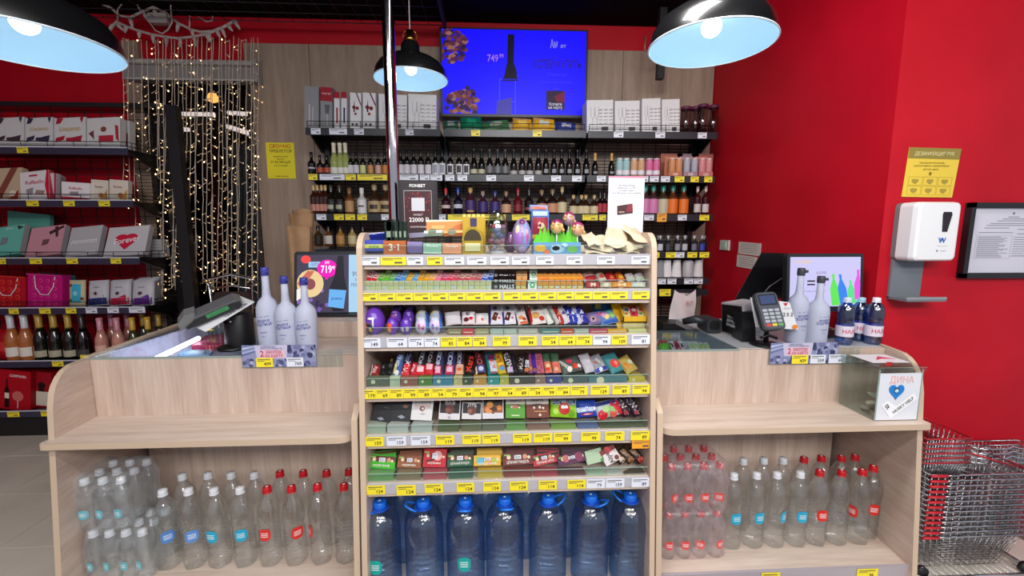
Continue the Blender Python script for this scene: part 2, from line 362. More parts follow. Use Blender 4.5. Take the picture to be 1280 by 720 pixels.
# open black grid hung under the ceiling, left half
m = MB(); GB = M('#4c4c50', .4, .6); xr_ = at(552, 20, 3.2).x
zg = 3.0
for k in range(9): m.tube([(-5, 3.42 - .13 * k, zg), (xr_, 3.42 - .13 * k, zg)], .0035, GB, 4)
for k in range(38): m.tube([(xr_ - .12 * k, 3.42, zg + .004), (xr_ - .12 * k, 2.35, zg + .004)], .0025, M('#26262a', .5), 4)
m.box((xr_ - .01, 2.3, zg - .03), (xr_ + .01, 3.45, zg + .03), BLKM)
struct('ceiling_grid', m)
m = MB()
for k in range(3):
    m.box((-3.9 + .45 * k, 1.5, 2.93), (-3.84 + .45 * k, 3.5, 2.99), BLKM)
struct('ceiling_beam', m)
# black duct and brackets left of the right lamp
m = MB(); p = at(826, 10, 3.3); m.box((p.x - .02, 3.25, 2.6), (p.x + .03, 3.3, ZC), BLKM); q = at(806, 62, 3.25); m.tube([q + Vector((0, 0, .09)), q, q + Vector((.04, 0, -.03)), q + Vector((.08, 0, 0))], .008, M('#8a5a4a', .4), 6)
struct('trim_1', m)

# ================================================================== STORE SHELVING
def tags(mb_parent, spans, y, Y, z0, h, tilt=.0, num=None, rnd=random, wz=0):
    for k, s in enumerate(spans):
        x0, x1, c = s[:3]; a, b = onz(x0, Y, z0), onz(x1, Y, z0); t = MB()
        hh = h * (s[4] if len(s) > 4 else 1); zb = z0 + (h - hh) / 2 - (s[5] if len(s) > 5 else 0)
        col = {'y': YEL, 'w': TAGW, 'o': M('#f0a52c', .45), 'g': GREYT}[c]
        t.add([(a.x, Y - .0025, zb), (b.x, Y - .0025, zb), (b.x, Y - .0025, zb + hh), (a.x, Y - .0025, zb + hh), (a.x, Y - .001, zb), (b.x, Y - .001, zb), (b.x, Y - .001, zb + hh), (a.x, Y - .001, zb + hh)],
              [(0, 1, 2, 3), (4, 7, 6, 5), (0, 4, 5, 1), (1, 5, 6, 2), (2, 6, 7, 3), (3, 7, 4, 0)], col)
        wd = b.x - a.x
        if wd > .02:
            ink = M('#55504a', .6)
            t.box((a.x + wd * .08, Y - .0032, zb + hh * .78), (a.x + wd * .85, Y - .0028, zb + hh * .86), ink)
            t.box((a.x + wd * .08, Y - .0032, zb + hh * .62), (a.x + wd * .5, Y - .0028, zb + hh * .67), ink)
            n = s[3] if len(s) > 3 and s[3] else None
            if n: t.text(n, INK, hh * .36, lambda X, Z: (a.x + wd * .68 + X, Y - .0034, zb + hh * .33 + Z))
            else: t.box((a.x + wd * .55, Y - .0032, zb + hh * .22), (a.x + wd * .85, Y - .0028, zb + hh * .42), ink)
        t.build('price_tag', mb_parent)
def wires(m, x0, x1, z0, z1, Y, dx, dz, r, mat):
    n = max(1, round((x1 - x0) / dx))
    for k in range(n + 1):
        x = x0 + (x1 - x0) * k / n; m.box((x - r, Y - r, z0), (x + r, Y + r, z1), mat)
    n = max(1, round((z1 - z0) / dz))
    for k in range(n + 1):
        z = z0 + (z1 - z0) * k / n; m.box((x0, Y - r - .004, z - r), (x1, Y + r - .004, z + r), mat)
SHM = M('#101014', .4, .3); RAIL = M('#3c4055', .3, .3)
# ---- left rack
YL = 3.15
LR = {k: at(100, y, YL).z for k, y in (('a', 187), ('b', 253), ('c', 325), ('d', 387), ('e', 453), ('f', 515))}
ends = {'a': 153, 'b': 159, 'c': 171, 'd': 186, 'e': 196, 'f': 200}
LRT = empty('shelf_rack', (-2.9, 3.3, 0), 'tall black metal shelf rack of sweets and bottles at the left wall', 'rack')
xe = at(155, 187, YL).x; xp = at(222, 270, 3.47).x
m = MB(); m.box((xp - .03, 3.42, 0), (xp + .04, 3.48, at(205, 131, 3.45).z), BLK); m.build('upright', LRT)
m = MB(); px_ = at(205, 131, 3.3).x; m.box((px_, 3.30, 0), (px_ + .075, 3.36, at(205, 131, 3.3).z), BLKM); m.box((px_ + .01, 3.2, 0), (px_ + .05, 3.30, .1), BLKM); m.build('side_frame', LRT)
ztop = at(150, 131, 3.44).z
m = MB(); m.box((-4.6, 3.43, ztop - .02), (xp, 3.46, ztop + .012), DGREY); m.build('top_bar', LRT)
m = MB(); wires(m, -4.6, xp, .1, ztop, 3.46, .115, .05, .0022, M('#1c1a1e', .5)); o = m.build('back_mesh', LRT); o['kind'] = 'stuff'
m = MB(); m.box((-4.6, 3.2, 0), (xe + .04, 3.45, .14), BLKM); m.build('plinth', LRT)
TG = {'a': [(22, 36, 'y')], 'b': [(34, 49, 'y'), (80, 94, 'y'), (124, 138, 'y')], 'c': [(-2, 8, 'y'), (38, 53, 'y'), (84, 98, 'y'), (139, 152, 'y')],
      'd': [(12, 24, 'y'), (50, 64, 'y'), (83, 96, 'y'), (108, 122, 'w'), (135, 149, 'w'), (162, 182, 'w')], 'e': [(66, 80, 'y')], 'f': [(10, 25, 'y'), (52, 66, 'y')]}
for k, z in LR.items():
    dz = .052 * (1.2 if k in 'ac' else 1)
    sh = MB(); sh.box((-4.6, YL + .006, z - .012), (xe + .02, 3.45, z + .006), SHM)
    sh.prism([(YL + .02, z - .01), (3.45, z - .01), (3.45, z - .09), (3.38, z - .09)], xe + .0, xe + .02, SHM, 'x')
    s = sh.build('shelf', LRT)
    rl = MB(); rl.box((-4.6, YL, z - .032), (xe + .02, YL + .006, z + .018), RAIL); rl.box((-4.6, YL - .001, z + .012), (xe + .02, YL + .006, z + .019), M('#c8ccd8', .25)); rl.build('price_rail', s)
    tags(s, TG[k], 0, YL - .001, z - .026, .038)
    if k in 'abcd':
        f = MB()
        for zz in (.028, .055): f.tube([(-4.6, YL + .01, z + zz), (xe + .015, YL + .01, z + zz), (xe + .015, 3.42, z + zz)], .0028, BLK, 4)
        for q in range(14): f.tube([(xe + .01 - .17 * q, YL + .01, z), (xe + .01 - .17 * q, YL + .01, z + .055)], .0025, BLK, 4)
        for q in range(5): f.tube([(xe + .015, YL + .05 + .07 * q, z), (xe + .015, YL + .05 + .07 * q, z + .055)], .0025, BLK, 4)
        f.build('wire_fence', s)
# ---- back wall shelving, three bays
YB = 3.15
BAY = [(at(384, 200, YB).x, at(553, 200, YB).x - .01), (at(553, 200, YB).x + .01, at(733, 200, YB).x - .008), (at(733, 200, YB).x + .008, at(895, 200, YB).x)]
zA, zB_, zC_ = at(640, 165, YB).z, at(640, 221, YB).z, at(640, 270, YB).z
zD, zE_ = at(850, 317, YB).z, at(850, 350, YB).z
BST = empty('wall_shelving', (.2, 3.4, 0), 'black metal shelving full of bottles along the back wall', 'shelving')
for x in (BAY[0][0] + .03, BAY[0][1] + .01, BAY[1][1] + .01, BAY[2][1] - .03):
    m = MB(); m.box((x - .02, 3.44, 0), (x + .02, 3.5, zA + .02), BLK); m.build('upright', BST)
m = MB(); wires(m, BAY[0][0] + .05, BAY[2][1] - .03, .6, zA, 3.46, .10, .024, .0028, M('#171416', .5)); o = m.build('back_mesh', BST); o['kind'] = 'stuff'
def bshelf(b, z, sp, fence=False):
    x0, x1 = BAY[b]; s = MB(); s.box((x0, YB + .006, z - .014), (x1, 3.44, z + .006), SHM)
    for x in (x0 + .012, x1 - .012): s.prism([(YB + .03, z - .012), (3.44, z - .012), (3.44, z - .11), (3.40, z - .11)], x - .006, x + .006, SHM, 'x')
    s = s.build('shelf', BST)
    r = MB(); r.box((x0, YB, z - .034), (x1, YB + .006, z + .014), M('#26272e', .35, .2)); r.build('price_rail', s)
    tags(s, sp, 0, YB - .001, z - .030, .040)
    if fence:
        f = MB()
        for zz in (.03, .06): f.tube([(x0 + .01, YB + .01, z + zz), (x1 - .01, YB + .01, z + zz)], .0024, BLK, 4)
        for q in range(6): x = x0 + .01 + (x1 - x0 - .02) * q / 5; f.tube([(x, YB + .01, z), (x, YB + .01, z + .06)], .0024, BLK, 4)
        f.build('wire_fence', s)
bshelf(0, zA, [(389, 401, 'w'), (412, 434, 'w'), (443, 455, 'w'), (507, 517, 'w')], True); bshelf(1, zA, [(589, 600, 'y'), (666, 677, 'y')], True); bshelf(2, zA, [(767, 779, 'w'), (819, 831, 'w'), (872, 883, 'w')], True)
bshelf(0, zB_, [(386, 397, 'y'), (400, 431, 'w'), (432, 445, 'y'), (447, 484, 'y'), (500, 523, 'w'), (525, 537, 'w'), (538, 553, 'w')])
bshelf(1, zB_, [(557, 568, 'w'), (572, 584, 'w'), (608, 620, 'w'), (655, 667, 'w'), (689, 701, 'w'), (715, 727, 'w')])
bshelf(2, zB_, [(746, 757, 'w'), (800, 810, 'w'), (812, 823, 'w'), (826, 837, 'w'), (843, 855, 'y'), (863, 873, 'y'), (880, 890, 'y')])
bshelf(0, zC_, [(396, 408, 'w'), (418, 430, 'y'), (432, 444, 'y'), (447, 459, 'y'), (477, 486, 'w')])
bshelf(1, zC_, [(549, 557, 'w'), (560, 632, 'y'), (640, 662, 'y')])
bshelf(2, zC_, [(728, 747, 'y'), (749, 757, 'y'), (805, 817, 'w'), (821, 833, 'o', None, 1.5), (847, 858, 'w'), (874, 886, 'y')])
bshelf(0, at(420, 314, YB).z, []); bshelf(1, at(620, 320, YB).z, [])
bshelf(2, zD, [(815, 824, 'y'), (832, 844, 'y'), (844, 855, 'w'), (859, 871, 'y'), (874, 886, 'y')]); bshelf(2, zE_, [(822, 832, 'w'), (834, 845, 'w'), (855, 866, 'w'), (867, 878, 'w')])
bshelf(2, at(850, 364, YB).z, [(824, 838, 'y', None, 1.3)])

# ================================================================== BOTTLES
KIND = {'wine': (.125, .56, .72, .046, .74), 'champ': (.130, .42, .72, .052, .62), 'brandy': (.165, .52, .66, .055, .80), 'flask': (.21, .52, .70, .075, .82),
        'gin': (.17, .58, .68, .07, .80), 'slim': (.12, .60, .74, .045, .82), 'jar': (.24, .70, .80, .20, .80), 'can': (.19, .84, .93, .15, .95)}
_bc = {}
def bottle_mesh(kind, h, body, cap, lab=None, lab2=None, neck=None, rough=.12):
    k = (kind, round(h, 3), body, cap, lab, lab2, neck)
    if k in _bc: return _bc[k]
    rb, hb, hs, rn, hc = [x * h for x in KIND[kind]]; mb = MB(); B = M(body, rough, coat=.3); Cc = M(cap, .3)
    N = M(neck, rough) if neck else B
    mb.lathe([(.001, 0), (rb * .92, 0), (rb, h * .02), (rb, hb)], B, 14)
    mb.lathe([(rb, hb), (rb * .93, hb + (hs - hb) * .3), (rb * .65, hb + (hs - hb) * .65), (rn * 1.15, hs), (rn, hc)], N, 14)
    mb.lathe([(rn * 1.12, hc), (rn * 1.15, h * .985), (rn * .9, h), (.001, h)], Cc, 12)
    if kind == 'champ': mb.lathe([(rn * 1.5, hc * .99), (rn * 1.12, hc + .12 * h), (rn * 1.12, h * .93), (rn * 1.3, h * .95), (rn * 1.2, h)], Cc, 12)
    if lab:
        z0, z1, c = lab; mb.lathe([(rb + .0008, z0 * h), (rb + .0008, z1 * h)], M(c, .5), 12, a0=R(-160), a1=R(-20))
    if lab2:
        z0, z1, c = lab2; mb.lathe([(rb + .0016, z0 * h), (rb + .0016, z1 * h)], M(c, .5), 8, a0=R(-125), a1=R(-55))
    _bc[k] = mb; return mb
def bottle(key, desc, kind, px, yt, Y, z, body, cap, lab=None, lab2=None, neck=None, cat='bottle', name='bottle', rmax=None):
    p = onz(px, Y, z); h = round(hz(p, yt) / .004) * .004
    mb = bottle_mesh(kind, h, body, cap, lab, lab2, neck)
    kk = ('mesh', kind, h, body, cap, lab, lab2, neck)
    if kk not in _bc:
        o = mb.build(name, mtx=Matrix.Translation(p), local=True); _bc[kk] = o.data
    else:
        o = bpy.data.objects.new(name, _bc[kk]); COL.objects.link(o); o.matrix_world = Matrix.Translation(p)
    WM[o.name] = o.matrix_world.copy()
    o['category'] = cat; ROW.setdefault(key, []).append((p.x, o, desc)); return o

# ================================================================== LEFT RACK GOODS
z = LR['a'] + .006
for k, (x0, x1, c1, c2) in enumerate([(-6, 30, '#4a3a44', '#6a4a50'), (31, 66, '#3b3550', '#c9b27a'), (67, 107, '#b3243c', '#c9a95a'), (108, 150, '#b03448', '#7a4a44')]):
    dec = [('q', [(.05, .35), (.35, .42), (.30, .28), (.04, .2)], c1), ('q', [(.55, .34), (.9, .4), (.85, .18), (.5, .2)], c1), ('r', .38, .22, .62, .34, c1), ('q', [(.1, 1), (.3, .98), (.2, .82), (.05, .8)], c1),
           ('q', [(.82, .98), (.95, 1), (.88, .8)], c1), ('t', 'Шедевр' if k in (1, 2) else '', .5, .62, .13, c2)] if k < 3 else [('r', .35, .2, .8, .42, '#b8303f'), ('d', .5, .62, .09, '#8a4a3c'), ('q', [(.05, .5), (.2, .6), (.22, .3)], '#7a4044'), ('q', [(.85, .75), (.95, .7), (.97, .2), (.88, .3)], '#b03040')]
    pk('chocolate_box', 'box', x0 + 1, x1, 181, 147, 3.2, 78, .05, 'box', '#d9d6d6', [d for d in dec if not (d[0] == 't' and not d[1])], z=z + .012, label=['white chocolate box at the left end of the top rack shelf', 'white box with dark ribbon print and gold script, top rack shelf', 'white box with red ribbon print and gold script, top rack shelf', 'white box with a red label, right end of the top rack shelf'][k], group='boxes on the top rack shelf')
for k in range(2):
    pk('chocolate_box', 'box', 120 + 0, 162 - 0, 180, 150, 3.29 + .06 * k, 85, .05, 'box', '#c9c4c6', [('r', .8, .1, .95, .6, '#8d3040')], z=z + .005, label=['white box directly behind the red-labelled box on the top shelf', 'rearmost white box at the right end of the top shelf'][k], group='boxes on the top rack shelf')
z = LR['b'] + .006
raf = [('t', 'Raffaello', .5, .62, .14, '#c22a4a', 0, .8), ('q', [(.2, .4), (.45, .45), (.42, .2), (.22, .22)], '#9a8f98'), ('q', [(.55, .35), (.85, .3), (.8, .15), (.5, .2)], '#a38a80'), ('r', .32, .82, .6, .88, '#c22a4a')]
pk('chocolate_box', 'box', -12, 24, 247, 210, 3.2, 74, .04, 'box', '#cdb295', [('q', [(.1, 0), (.35, 0), (.85, 1), (.6, 1)], '#8a4a40'), ('q', [(.6, 0), (.95, 0), (.95, .3)], '#a03a30'), ('d', .75, .2, .12, '#e8d8c8')], z=z + .011, xs=4, label='beige and brown patterned box at the left end of the second shelf')
pk('chocolate_box', 'box', 26, 62, 248, 214, 3.2, 76, .035, 'box', '#e9e2e4', raf + [('q', [(.93, 0), (1, 0), (1, 1), (.93, 1), (.86, .5)], '#d01f3c')], z=z + .01, xs=-1, side='#c9465a', label='white gift box with a curved red edge, second rack shelf', group='white and red gift boxes')
for k in range(5): pk('chocolate_box', 'box', 37 + 1.2 * k, 70 + 1.8 * k, 246, 216 + k, 3.235 + .037 * k, 84, .03, 'box', '#d9cfd2', [('r', .93, 0, 1, 1, '#a83048')], z=z + .003, side='#c9b8bd', label='white and red gift box, %s in line behind the front one' % nth(k), group='white and red gift boxes')
pk('chocolate_box', 'box', 77, 112, 250, 228, 3.18, 86, .04, 'box', '#ece6e8', [('r', 0, 0, 1, .22, '#cf1f40'), ('t', 'Raffaello', .5, .68, .10, '#c22a4a', 0, .6), ('q', [(.3, .5), (.6, .52), (.62, .3), (.3, .32)], '#9c8f96')], z=z + .003, label='low white box with a red lower band, second rack shelf')
for j, (x0, x1) in enumerate([(114, 135), (137, 160)]):
    for k in range(5):
        pk('candy_box', 'box', x0, x1, 248, 225, 3.2 + .042 * k, 87, .035, 'box', '#ded2c4', [('q', [(.5, .05), (.95, .05), (.95, .6)], '#c99a4a'), ('t', 'Sweet', .45, .68, .14, '#8a5a3a', 0, .7), ('d', .6, .3, .15, '#b06a3a')], z=z + .002, side='#cfc3b6', label='small white and gold box, %s of the %s file on second shelf' % ('front one' if k == 0 else nth(k) + ' behind', ['left', 'right'][j]), group='small white and gold boxes')
z = LR['c'] + .006
for k, (x0, x1, c, dec, lb) in enumerate([(-22, 29, '#6fc4b4', [('t', 'MERCI', .6, .9, .05, '#e8f4f0'), ('q', [(.4, .35), (.6, .4), (.62, .6), (.45, .62)], '#7d8f96'), ('q', [(.8, .98), (.98, .9), (.86, .82)], '#403030')], 'mint green gift box leaning on the third rack shelf'),
        (32, 80, '#d99aa8', [('q', [(.4, .35), (.58, .38), (.62, .55), (.42, .56)], '#7a5458'), ('q', [(.55, .8), (.95, .98), (.98, .9), (.6, .7)], '#4a3032'), ('q', [(.7, .95), (.8, .97), (.85, .6), (.78, .6)], '#4a3032'), ('t', 'choco', .4, .12, .07, '#a04a5a')], 'pink gift box with a dark ribbon print, third rack shelf'),
        (82, 127, '#c3c0c4', [('t', 'mmmmm', .5, .5, .2, '#eeeef2', 0, .8), ('r', .1, .1, .9, .14, '#dddde2')], 'silver grey gift box between the pink and the heart boxes'),
        (129, 186, '#d5d2d6', [('d', .37, .58, .17, '#d8294a', .16), ('d', .60, .58, .17, '#d8294a', .16), ('q', [(.215, .52), (.76, .52), (.49, .2)], '#d8294a'), ('t', 'Forever', .5, .52, .17, '#ffffff', 8, .62)], 'white gift box with a big red heart, third rack shelf')]):
    pk('gift_box', 'box', x0, x1 - 6, 322, 283, 3.2, 62, .04, 'box', c, dec, z=z + .02, xs=8, label=lb, side='#b5b1b6', group='large gift boxes')
pk('gift_box', 'box', 10, 62, 286, 266, 3.4, 88, .03, 'box', '#5ea899', [], z=z + .003, label='mint green box standing behind the front gift boxes')
for k in range(6):
    p = at(204, 300, 3.33); zz = z + .022 * k
    mb = MB(); mb.box((xe - .11, 3.37, zz), (xe + .015, 3.45, zz + .0215), M('#bdbabd', .5)); mb.box((xe - .105, 3.369, zz + .004), (xe + .01, 3.3695, zz + .008), M('#8f8c92', .5))
    thing('flat_box', mb, (p.x, 3.33, zz), 'flat white box, %s from the bottom of the stack beside the heart box' % nth(k), 'box', 'stacked flat white boxes')
z = LR['d'] + .006
def giftbag(x0, x1, yb, yt, Y, c, pr_, lb):
    rot, B, w_, L = face(x0, x1, yb, yt, Y, 86, z, 0); r = empty('gift_bag', B, lb, 'gift bag', 'paper gift bags', rot)
    d = [('d', .2 + .2 * (i % 4), .15 + .22 * (i // 4), .07, pr_) for i in range(16)] + [('d', .2 + .2 * (i % 4), .15 + .22 * (i // 4), .035, c) for i in range(16)]
    pack(w_, L, .06, 'box', c, d + [('r', 0, 0, 1, .03, pr_), ('r', 0, .97, 1, 1, pr_)], rough=.4).build('bag_body', r, local=True)
    m = MB(); m.tube([(-w_ * .3, L * .95, .004), (-w_ * .25, L * .6, .006), (-w_ * .1, L * .4, .007), (w_ * .12, L * .4, .007), (w_ * .26, L * .65, .006), (w_ * .3, L * .95, .004)], .0035, M('#e6dade', .6), 5); m.build('handle', r, local=True)
giftbag(-14, 32, 381, 345, 3.2, '#b8182a', '#e0402c', 'red paper gift bag with white cord, fourth rack shelf')
giftbag(35, 78, 382, 343, 3.2, '#c01a78', '#e23c8c', 'magenta paper gift bag with white cord, fourth rack shelf')
pk('gift_box', 'box', 48, 86, 378, 343, 3.30, 88, .05, 'box', '#3f7d80', [], z=z + .003, label='teal box standing behind the magenta gift bag')
pk('candy_pack', 'pack', 84, 105, 383, 350, 3.2, 82, .03, 'bar', '#cdbf98', [('r', .25, .0, .8, 1, '#3fb0d0'), ('d', .2, .8, .1, '#7a4a2a'), ('d', .85, .3, .1, '#7a4a2a'), ('d', .2, .25, .1, '#4a6a2a'), ('d', .5, .5, .15, '#8fd6ea')], z=z + .006, label='narrow pack with a light blue stripe beside the magenta bag')
for j, (x0, x1, c) in enumerate([(107, 133, '#26306e'), (134, 161, '#b81f44'), (162, 190, '#5d2482')]):
    for k in range([1, 2, 5][j]):
        nm = ['blue', 'red', 'purple'][j]
        pk('candy_pouch', 'pouch', x0 + 2 * k, x1 + 2 * k, 384, 350 - k, 3.2 + .05 * k, 76, .04, 'bag', '#c4c3ca', [('r', .06, .05, .94, .30, c), ('q', [(.5, .32), (.85, .3), (.8, .42)], c), ('d', .45, .48, .09, '#5a3a3a'), ('t', 'choco', .5, .72, .09, '#6a6a78')], z=z + .012, xs=1, rough=.25,
           label='silver pouch with %s bottom, %s' % (nm, 'front of its file' if k == 0 else nth(k) + ' behind the front one'), group='silver candy pouches')
z = LR['e'] + .006; RE = 'sparkling wine bottles on the left rack'
L_ = (.18, .36, '#d8cfc6')
for px, yt, Y, b, c, lb, d in [(20, 393, 3.22, '#b4683a', '#d4d6da', (.1, .3, '#e8ded2'), 'rose bottle with silver foil'), (37, 393, 3.22, '#b4683a', '#d4d6da', (.1, .3, '#e8ded2'), 'rose bottle with silver foil'),
      (55, 392, 3.22, '#12150f', '#b8923a', (.08, .22, '#b0a890'), 'dark bottle with gold foil'), (73, 392, 3.22, '#12150f', '#b8923a', (.08, .22, '#b0a890'), 'dark bottle with gold foil'), (91, 392, 3.22, '#12150f', '#b8923a', (.08, .22, '#b0a890'), 'dark bottle with gold foil'),
      (108, 393, 3.2, '#0c0d0e', '#2a2420', (.1, .25, '#3a3a3a'), 'black bottle with black neck'), (130, 397, 3.22, '#c58878', '#d08c9c', (.1, .35, '#e0b0a0'), 'pink foil rose bottle'), (151, 397, 3.22, '#c58878', '#d08c9c', (.1, .35, '#e0b0a0'), 'pink foil rose bottle'),
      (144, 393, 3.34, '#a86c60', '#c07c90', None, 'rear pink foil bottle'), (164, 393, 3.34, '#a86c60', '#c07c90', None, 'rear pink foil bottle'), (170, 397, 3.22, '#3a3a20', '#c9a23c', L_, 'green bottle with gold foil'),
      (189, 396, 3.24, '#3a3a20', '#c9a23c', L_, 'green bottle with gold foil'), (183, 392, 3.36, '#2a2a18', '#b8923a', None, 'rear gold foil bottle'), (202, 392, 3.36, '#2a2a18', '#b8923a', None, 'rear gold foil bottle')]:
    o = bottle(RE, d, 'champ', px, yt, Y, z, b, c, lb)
endrow(RE, 'on the bottle rack shelf')
p = onz(108, 3.15, z); m = MB(); m.box((p.x - .035, 3.147, z - .01), (p.x + .035, 3.149, z + .05), YEL); m.box((p.x, 3.1465, z + .008), (p.x + .028, 3.147, z + .022), INK)
thing('price_card', m, (p.x, 3.148, z - .01), 'yellow price card in front of the black bottle', 'price card')
pk('gift_box', 'box', -14, 8, 449, 412, 3.2, 84, .06, 'bag', '#a8121e', [('r', .1, .3, .9, .6, '#c8302c')], z=z + .006, label='red pouch at the left end of the bottle shelf')
z = LR['f'] + .006
wdec = [('t', 'CAMPANIA', .62, .86, .09, '#f0d8d4', 0, .5), ('q', [(.22, .05), (.36, .05), (.36, .5), (.31, .6), (.31, .78), (.27, .78), (.27, .6), (.22, .5)], '#1c0c10'), ('d', .62, .36, .17, '#c96a66'), ('r', .60, .05, .64, .25, '#c99a96'), ('r', .23, .28, .36, .42, '#e0d2c8')]
pk('wine_gift_box', 'box', -3, 38, 512, 463, 3.2, 90, .12, 'box', '#b01020', wdec, z=z, side='#8e0c1a', label='red gift box with printed bottle and wine glass, bottom rack shelf')
pk('wine_gift_box', 'box', 40, 64, 512, 465, 3.24, 90, .12, 'box', '#9c1222', [('r', .1, .05, .9, .45, '#d8cdbc'), ('d', .5, .62, .2, '#201418'), ('q', [(.35, .45), (.65, .45), (.62, .62), (.38, .62)], '#201418')], z=z, label='narrow red gift box with a cream label, bottom rack shelf')
pk('candy_pouch', 'pouch', -30, -5, 512, 480, 3.2, 84, .06, 'bag', '#2a2e70', [], z=z + .006, label='dark blue pouch cut by the left picture edge')

# ================================================================== BACK SHELVES: BOTTLES
YS = 3.24; z = zB_ + .006; K = 'bottles on the upper bottle shelf'; W = '#cfccd2'
def X1(v): return 370 + v / 4.74
def X2(v): return 640 + v / 4.74
def bl(key, desc, kind, px, yt, body, cap, lab=None, lab2=None, z=z, Y=YS, **k):
    return bottle(key, desc, kind, px, yt, Y, z, body, cap, lab, lab2, **k)
bl(K, 'black bottle with arched mark', 'brandy', X1(97), 190, '#0e0d10', '#0c0c0e', (.3, .36, '#b8b8c0'))
for v in (147, 187): bl(K, 'dark bottle with orange label', 'brandy', X1(v), 194, '#120d0c', '#121012', (.16, .40, '#a84a2c'))
for v in (232, 268, 300): bl(K, 'pale green bottle with cream foil', 'champ', X1(v), 179, '#9aa35e', '#e2dcc0', (.08, .26, '#d9d8d0'))
for v, c, d in ((325, W, 'dark bottle with white label'), (360, W, 'dark bottle with white label'), (400, '#cfd08e', 'dark bottle with yellowish label'), (445, '#c88a52', 'dark bottle with tan label'), (490, '#d0a898', 'dark bottle with pinkish label'), (530, '#c87a28', 'dark bottle with orange label')): bl(K, d, 'wine', X1(v), 190, '#101312', '#1c1c1e', (.12, .46, c))
for v in (575, 622, 660, 700, 742, 785): bl(K, 'slim dark bottle with white label', 'wine', X1(v), 187, '#0e1210', '#161618', (.10, .44, W))
for v in (828, 868): bl(K, 'dark bottle with framed white label', 'wine', X1(v), 187, '#0e1012', '#161618', (.08, .50, '#dadbe0'), (.14, .44, '#8f94a2'))
for v in (915, 967, 1010): bl(K, 'black bottle with white boxed label', 'wine', X1(v), 188, '#0c0c10', '#121214', (.10, .48, '#e2e2e8'), (.16, .42, '#26262e'))
for v in (1055, 1100): bl(K, 'black bottle with cream label', 'champ', X1(v), 187, '#0d0e0c', '#18181a', (.12, .28, '#b8b498'))
for v in (1148, 1195, 1240): bl(K, 'black bottle with silver label', 'champ', X1(v), 187, '#0f1012', '#34363a', (.14, .40, '#6c6e74'))
for v in (10, 60, 105, 155): bl(K, 'black bottle with low grey label', 'champ', X2(v), 187, '#0d0e0e', '#222326', (.10, .24, '#a8a8a8'))
for v in (200, 247, 292, 338, 385, 438): bl(K, 'black bottle with a silver emblem', 'champ', X2(v), 188, '#0a0a0c', '#0e0e10', None, (.16, .30, '#8a8c92'))
for v in (490, 587): bl(K, 'black bottle with gold neck', 'champ', X2(v), 192, '#0c0c0c', '#c09a50', None, (.16, .26, '#8a8c92'), name='bottle')
for v, c, n_ in ((635, '#9cc0c4', 'pale teal'), (675, '#9cc0c4', 'pale teal'), (720, '#c9a07c', 'copper'), (762, '#c9a07c', 'copper'), (810, '#cf6c98', 'pink'), (852, '#cf6c98', 'pink')): bl(K, n_ + ' foil mini bottle', 'can', X2(v), 198, c, '#e2d8dc', (.14, .36, '#d8d4da'), Y=3.2)
for v, c, n_ in ((945, '#c98f62', 'copper'), (985, '#c98f62', 'copper'), (1032, '#a9aab8', 'silver'), (1077, '#a9aab8', 'silver'), (1122, '#cf8a8c', 'rose'), (1162, '#cf8a8c', 'rose')): bl(K, n_ + ' mini bottle in a tray', 'can', X2(v), 198, c, '#e6dad4', None, Y=3.2, z=z + .012)
endrow(K, 'on the upper bottle shelf')
for v0, v1, c, n_ in ((925, 1005, '#b56a4c', 'copper'), (1014, 1096, '#9a7a88', 'mauve'), (1104, 1186, '#b86a66', 'rose')):
    a, b = onz(X2(v0), 3.17, z), onz(X2(v1), 3.17, z); zb = z + .04; m = MB(); m.box((a.x, 3.165, z), (b.x, 3.25, z + .011), M(c, .5)); m.box((a.x, 3.163, z), (b.x, 3.166, zb), M(c, .5)); m.box((a.x, 3.245, z), (b.x, 3.25, z + .16), M(c, .5))
    m.text('Gift', M('#ead8d0', .5), .018, lambda X, Z: ((a.x + b.x) / 2 + X, 3.162, z + .02 + Z))
    thing('gift_tray', m, (a.x, 3.2, z), '%s card tray holding two mini bottles, right end of the bottle shelf' % n_, 'tray', 'card trays of mini bottles')
for v, c in ((905, '#9a5a48'), (1000, '#8a7480'), (1085, '#9a5650')):
    p = onz(X2(v) + 6, 3.38, z); m = MB(); m.box((p.x - .085, 3.36, z), (p.x + .085, 3.42, z + .2), M(c, .5)); thing('card_box', m, p, {905: 'brown', 1000: 'mauve', 1085: 'brick-coloured'}[v] + ' card box behind the mini bottle trays', 'box', 'boxes behind the trays')
z = zC_ + .006; K = 'bottles on the middle bottle shelf'
for v in (112, 135, 160, 182): bl(K, 'slim brown bottle with gold cap', 'slim', X1(v), 231, '#3a1a12', '#c4a678', (.14, .36, '#b87a6a'), z=z)
for v in (215, 265): bl(K, 'dark whisky bottle with black label', 'brandy', X1(v), 231, '#1c1610', '#4a4436', (.12, .46, '#16181a'), (.2, .34, '#a8a890'), z=z)
bl(K, 'amber bottle with tan label', 'gin', X1(322), 235, '#6a3c1c', '#7a5a3c', (.12, .52, '#b48a5c'), z=z); bl(K, 'bottle with white label and white cap', 'gin', X1(395), 235, '#c8c4c0', '#e2e0e2', (.08, .56, '#dcdadc'), (.3, .36, '#4a4a50'), z=z)
for v in (470, 535, 575): bl(K, 'brandy bottle with gilt label', 'flask', X1(v), 231, '#3a2414', '#a89470', (.10, .46, '#b09870'), (.2, .34, '#3a2c1c'), z=z)
bl(K, 'red-capped dark bottle with slanted label', 'brandy', X1(890), 235, '#2a0c12', '#b0202c', (.26, .38, '#cdb8b4'), z=z); bl(K, 'blue-capped dark bottle with slanted label', 'brandy', X1(962), 235, '#0f1026', '#24409c', (.26, .40, '#c8c8d4'), z=z)
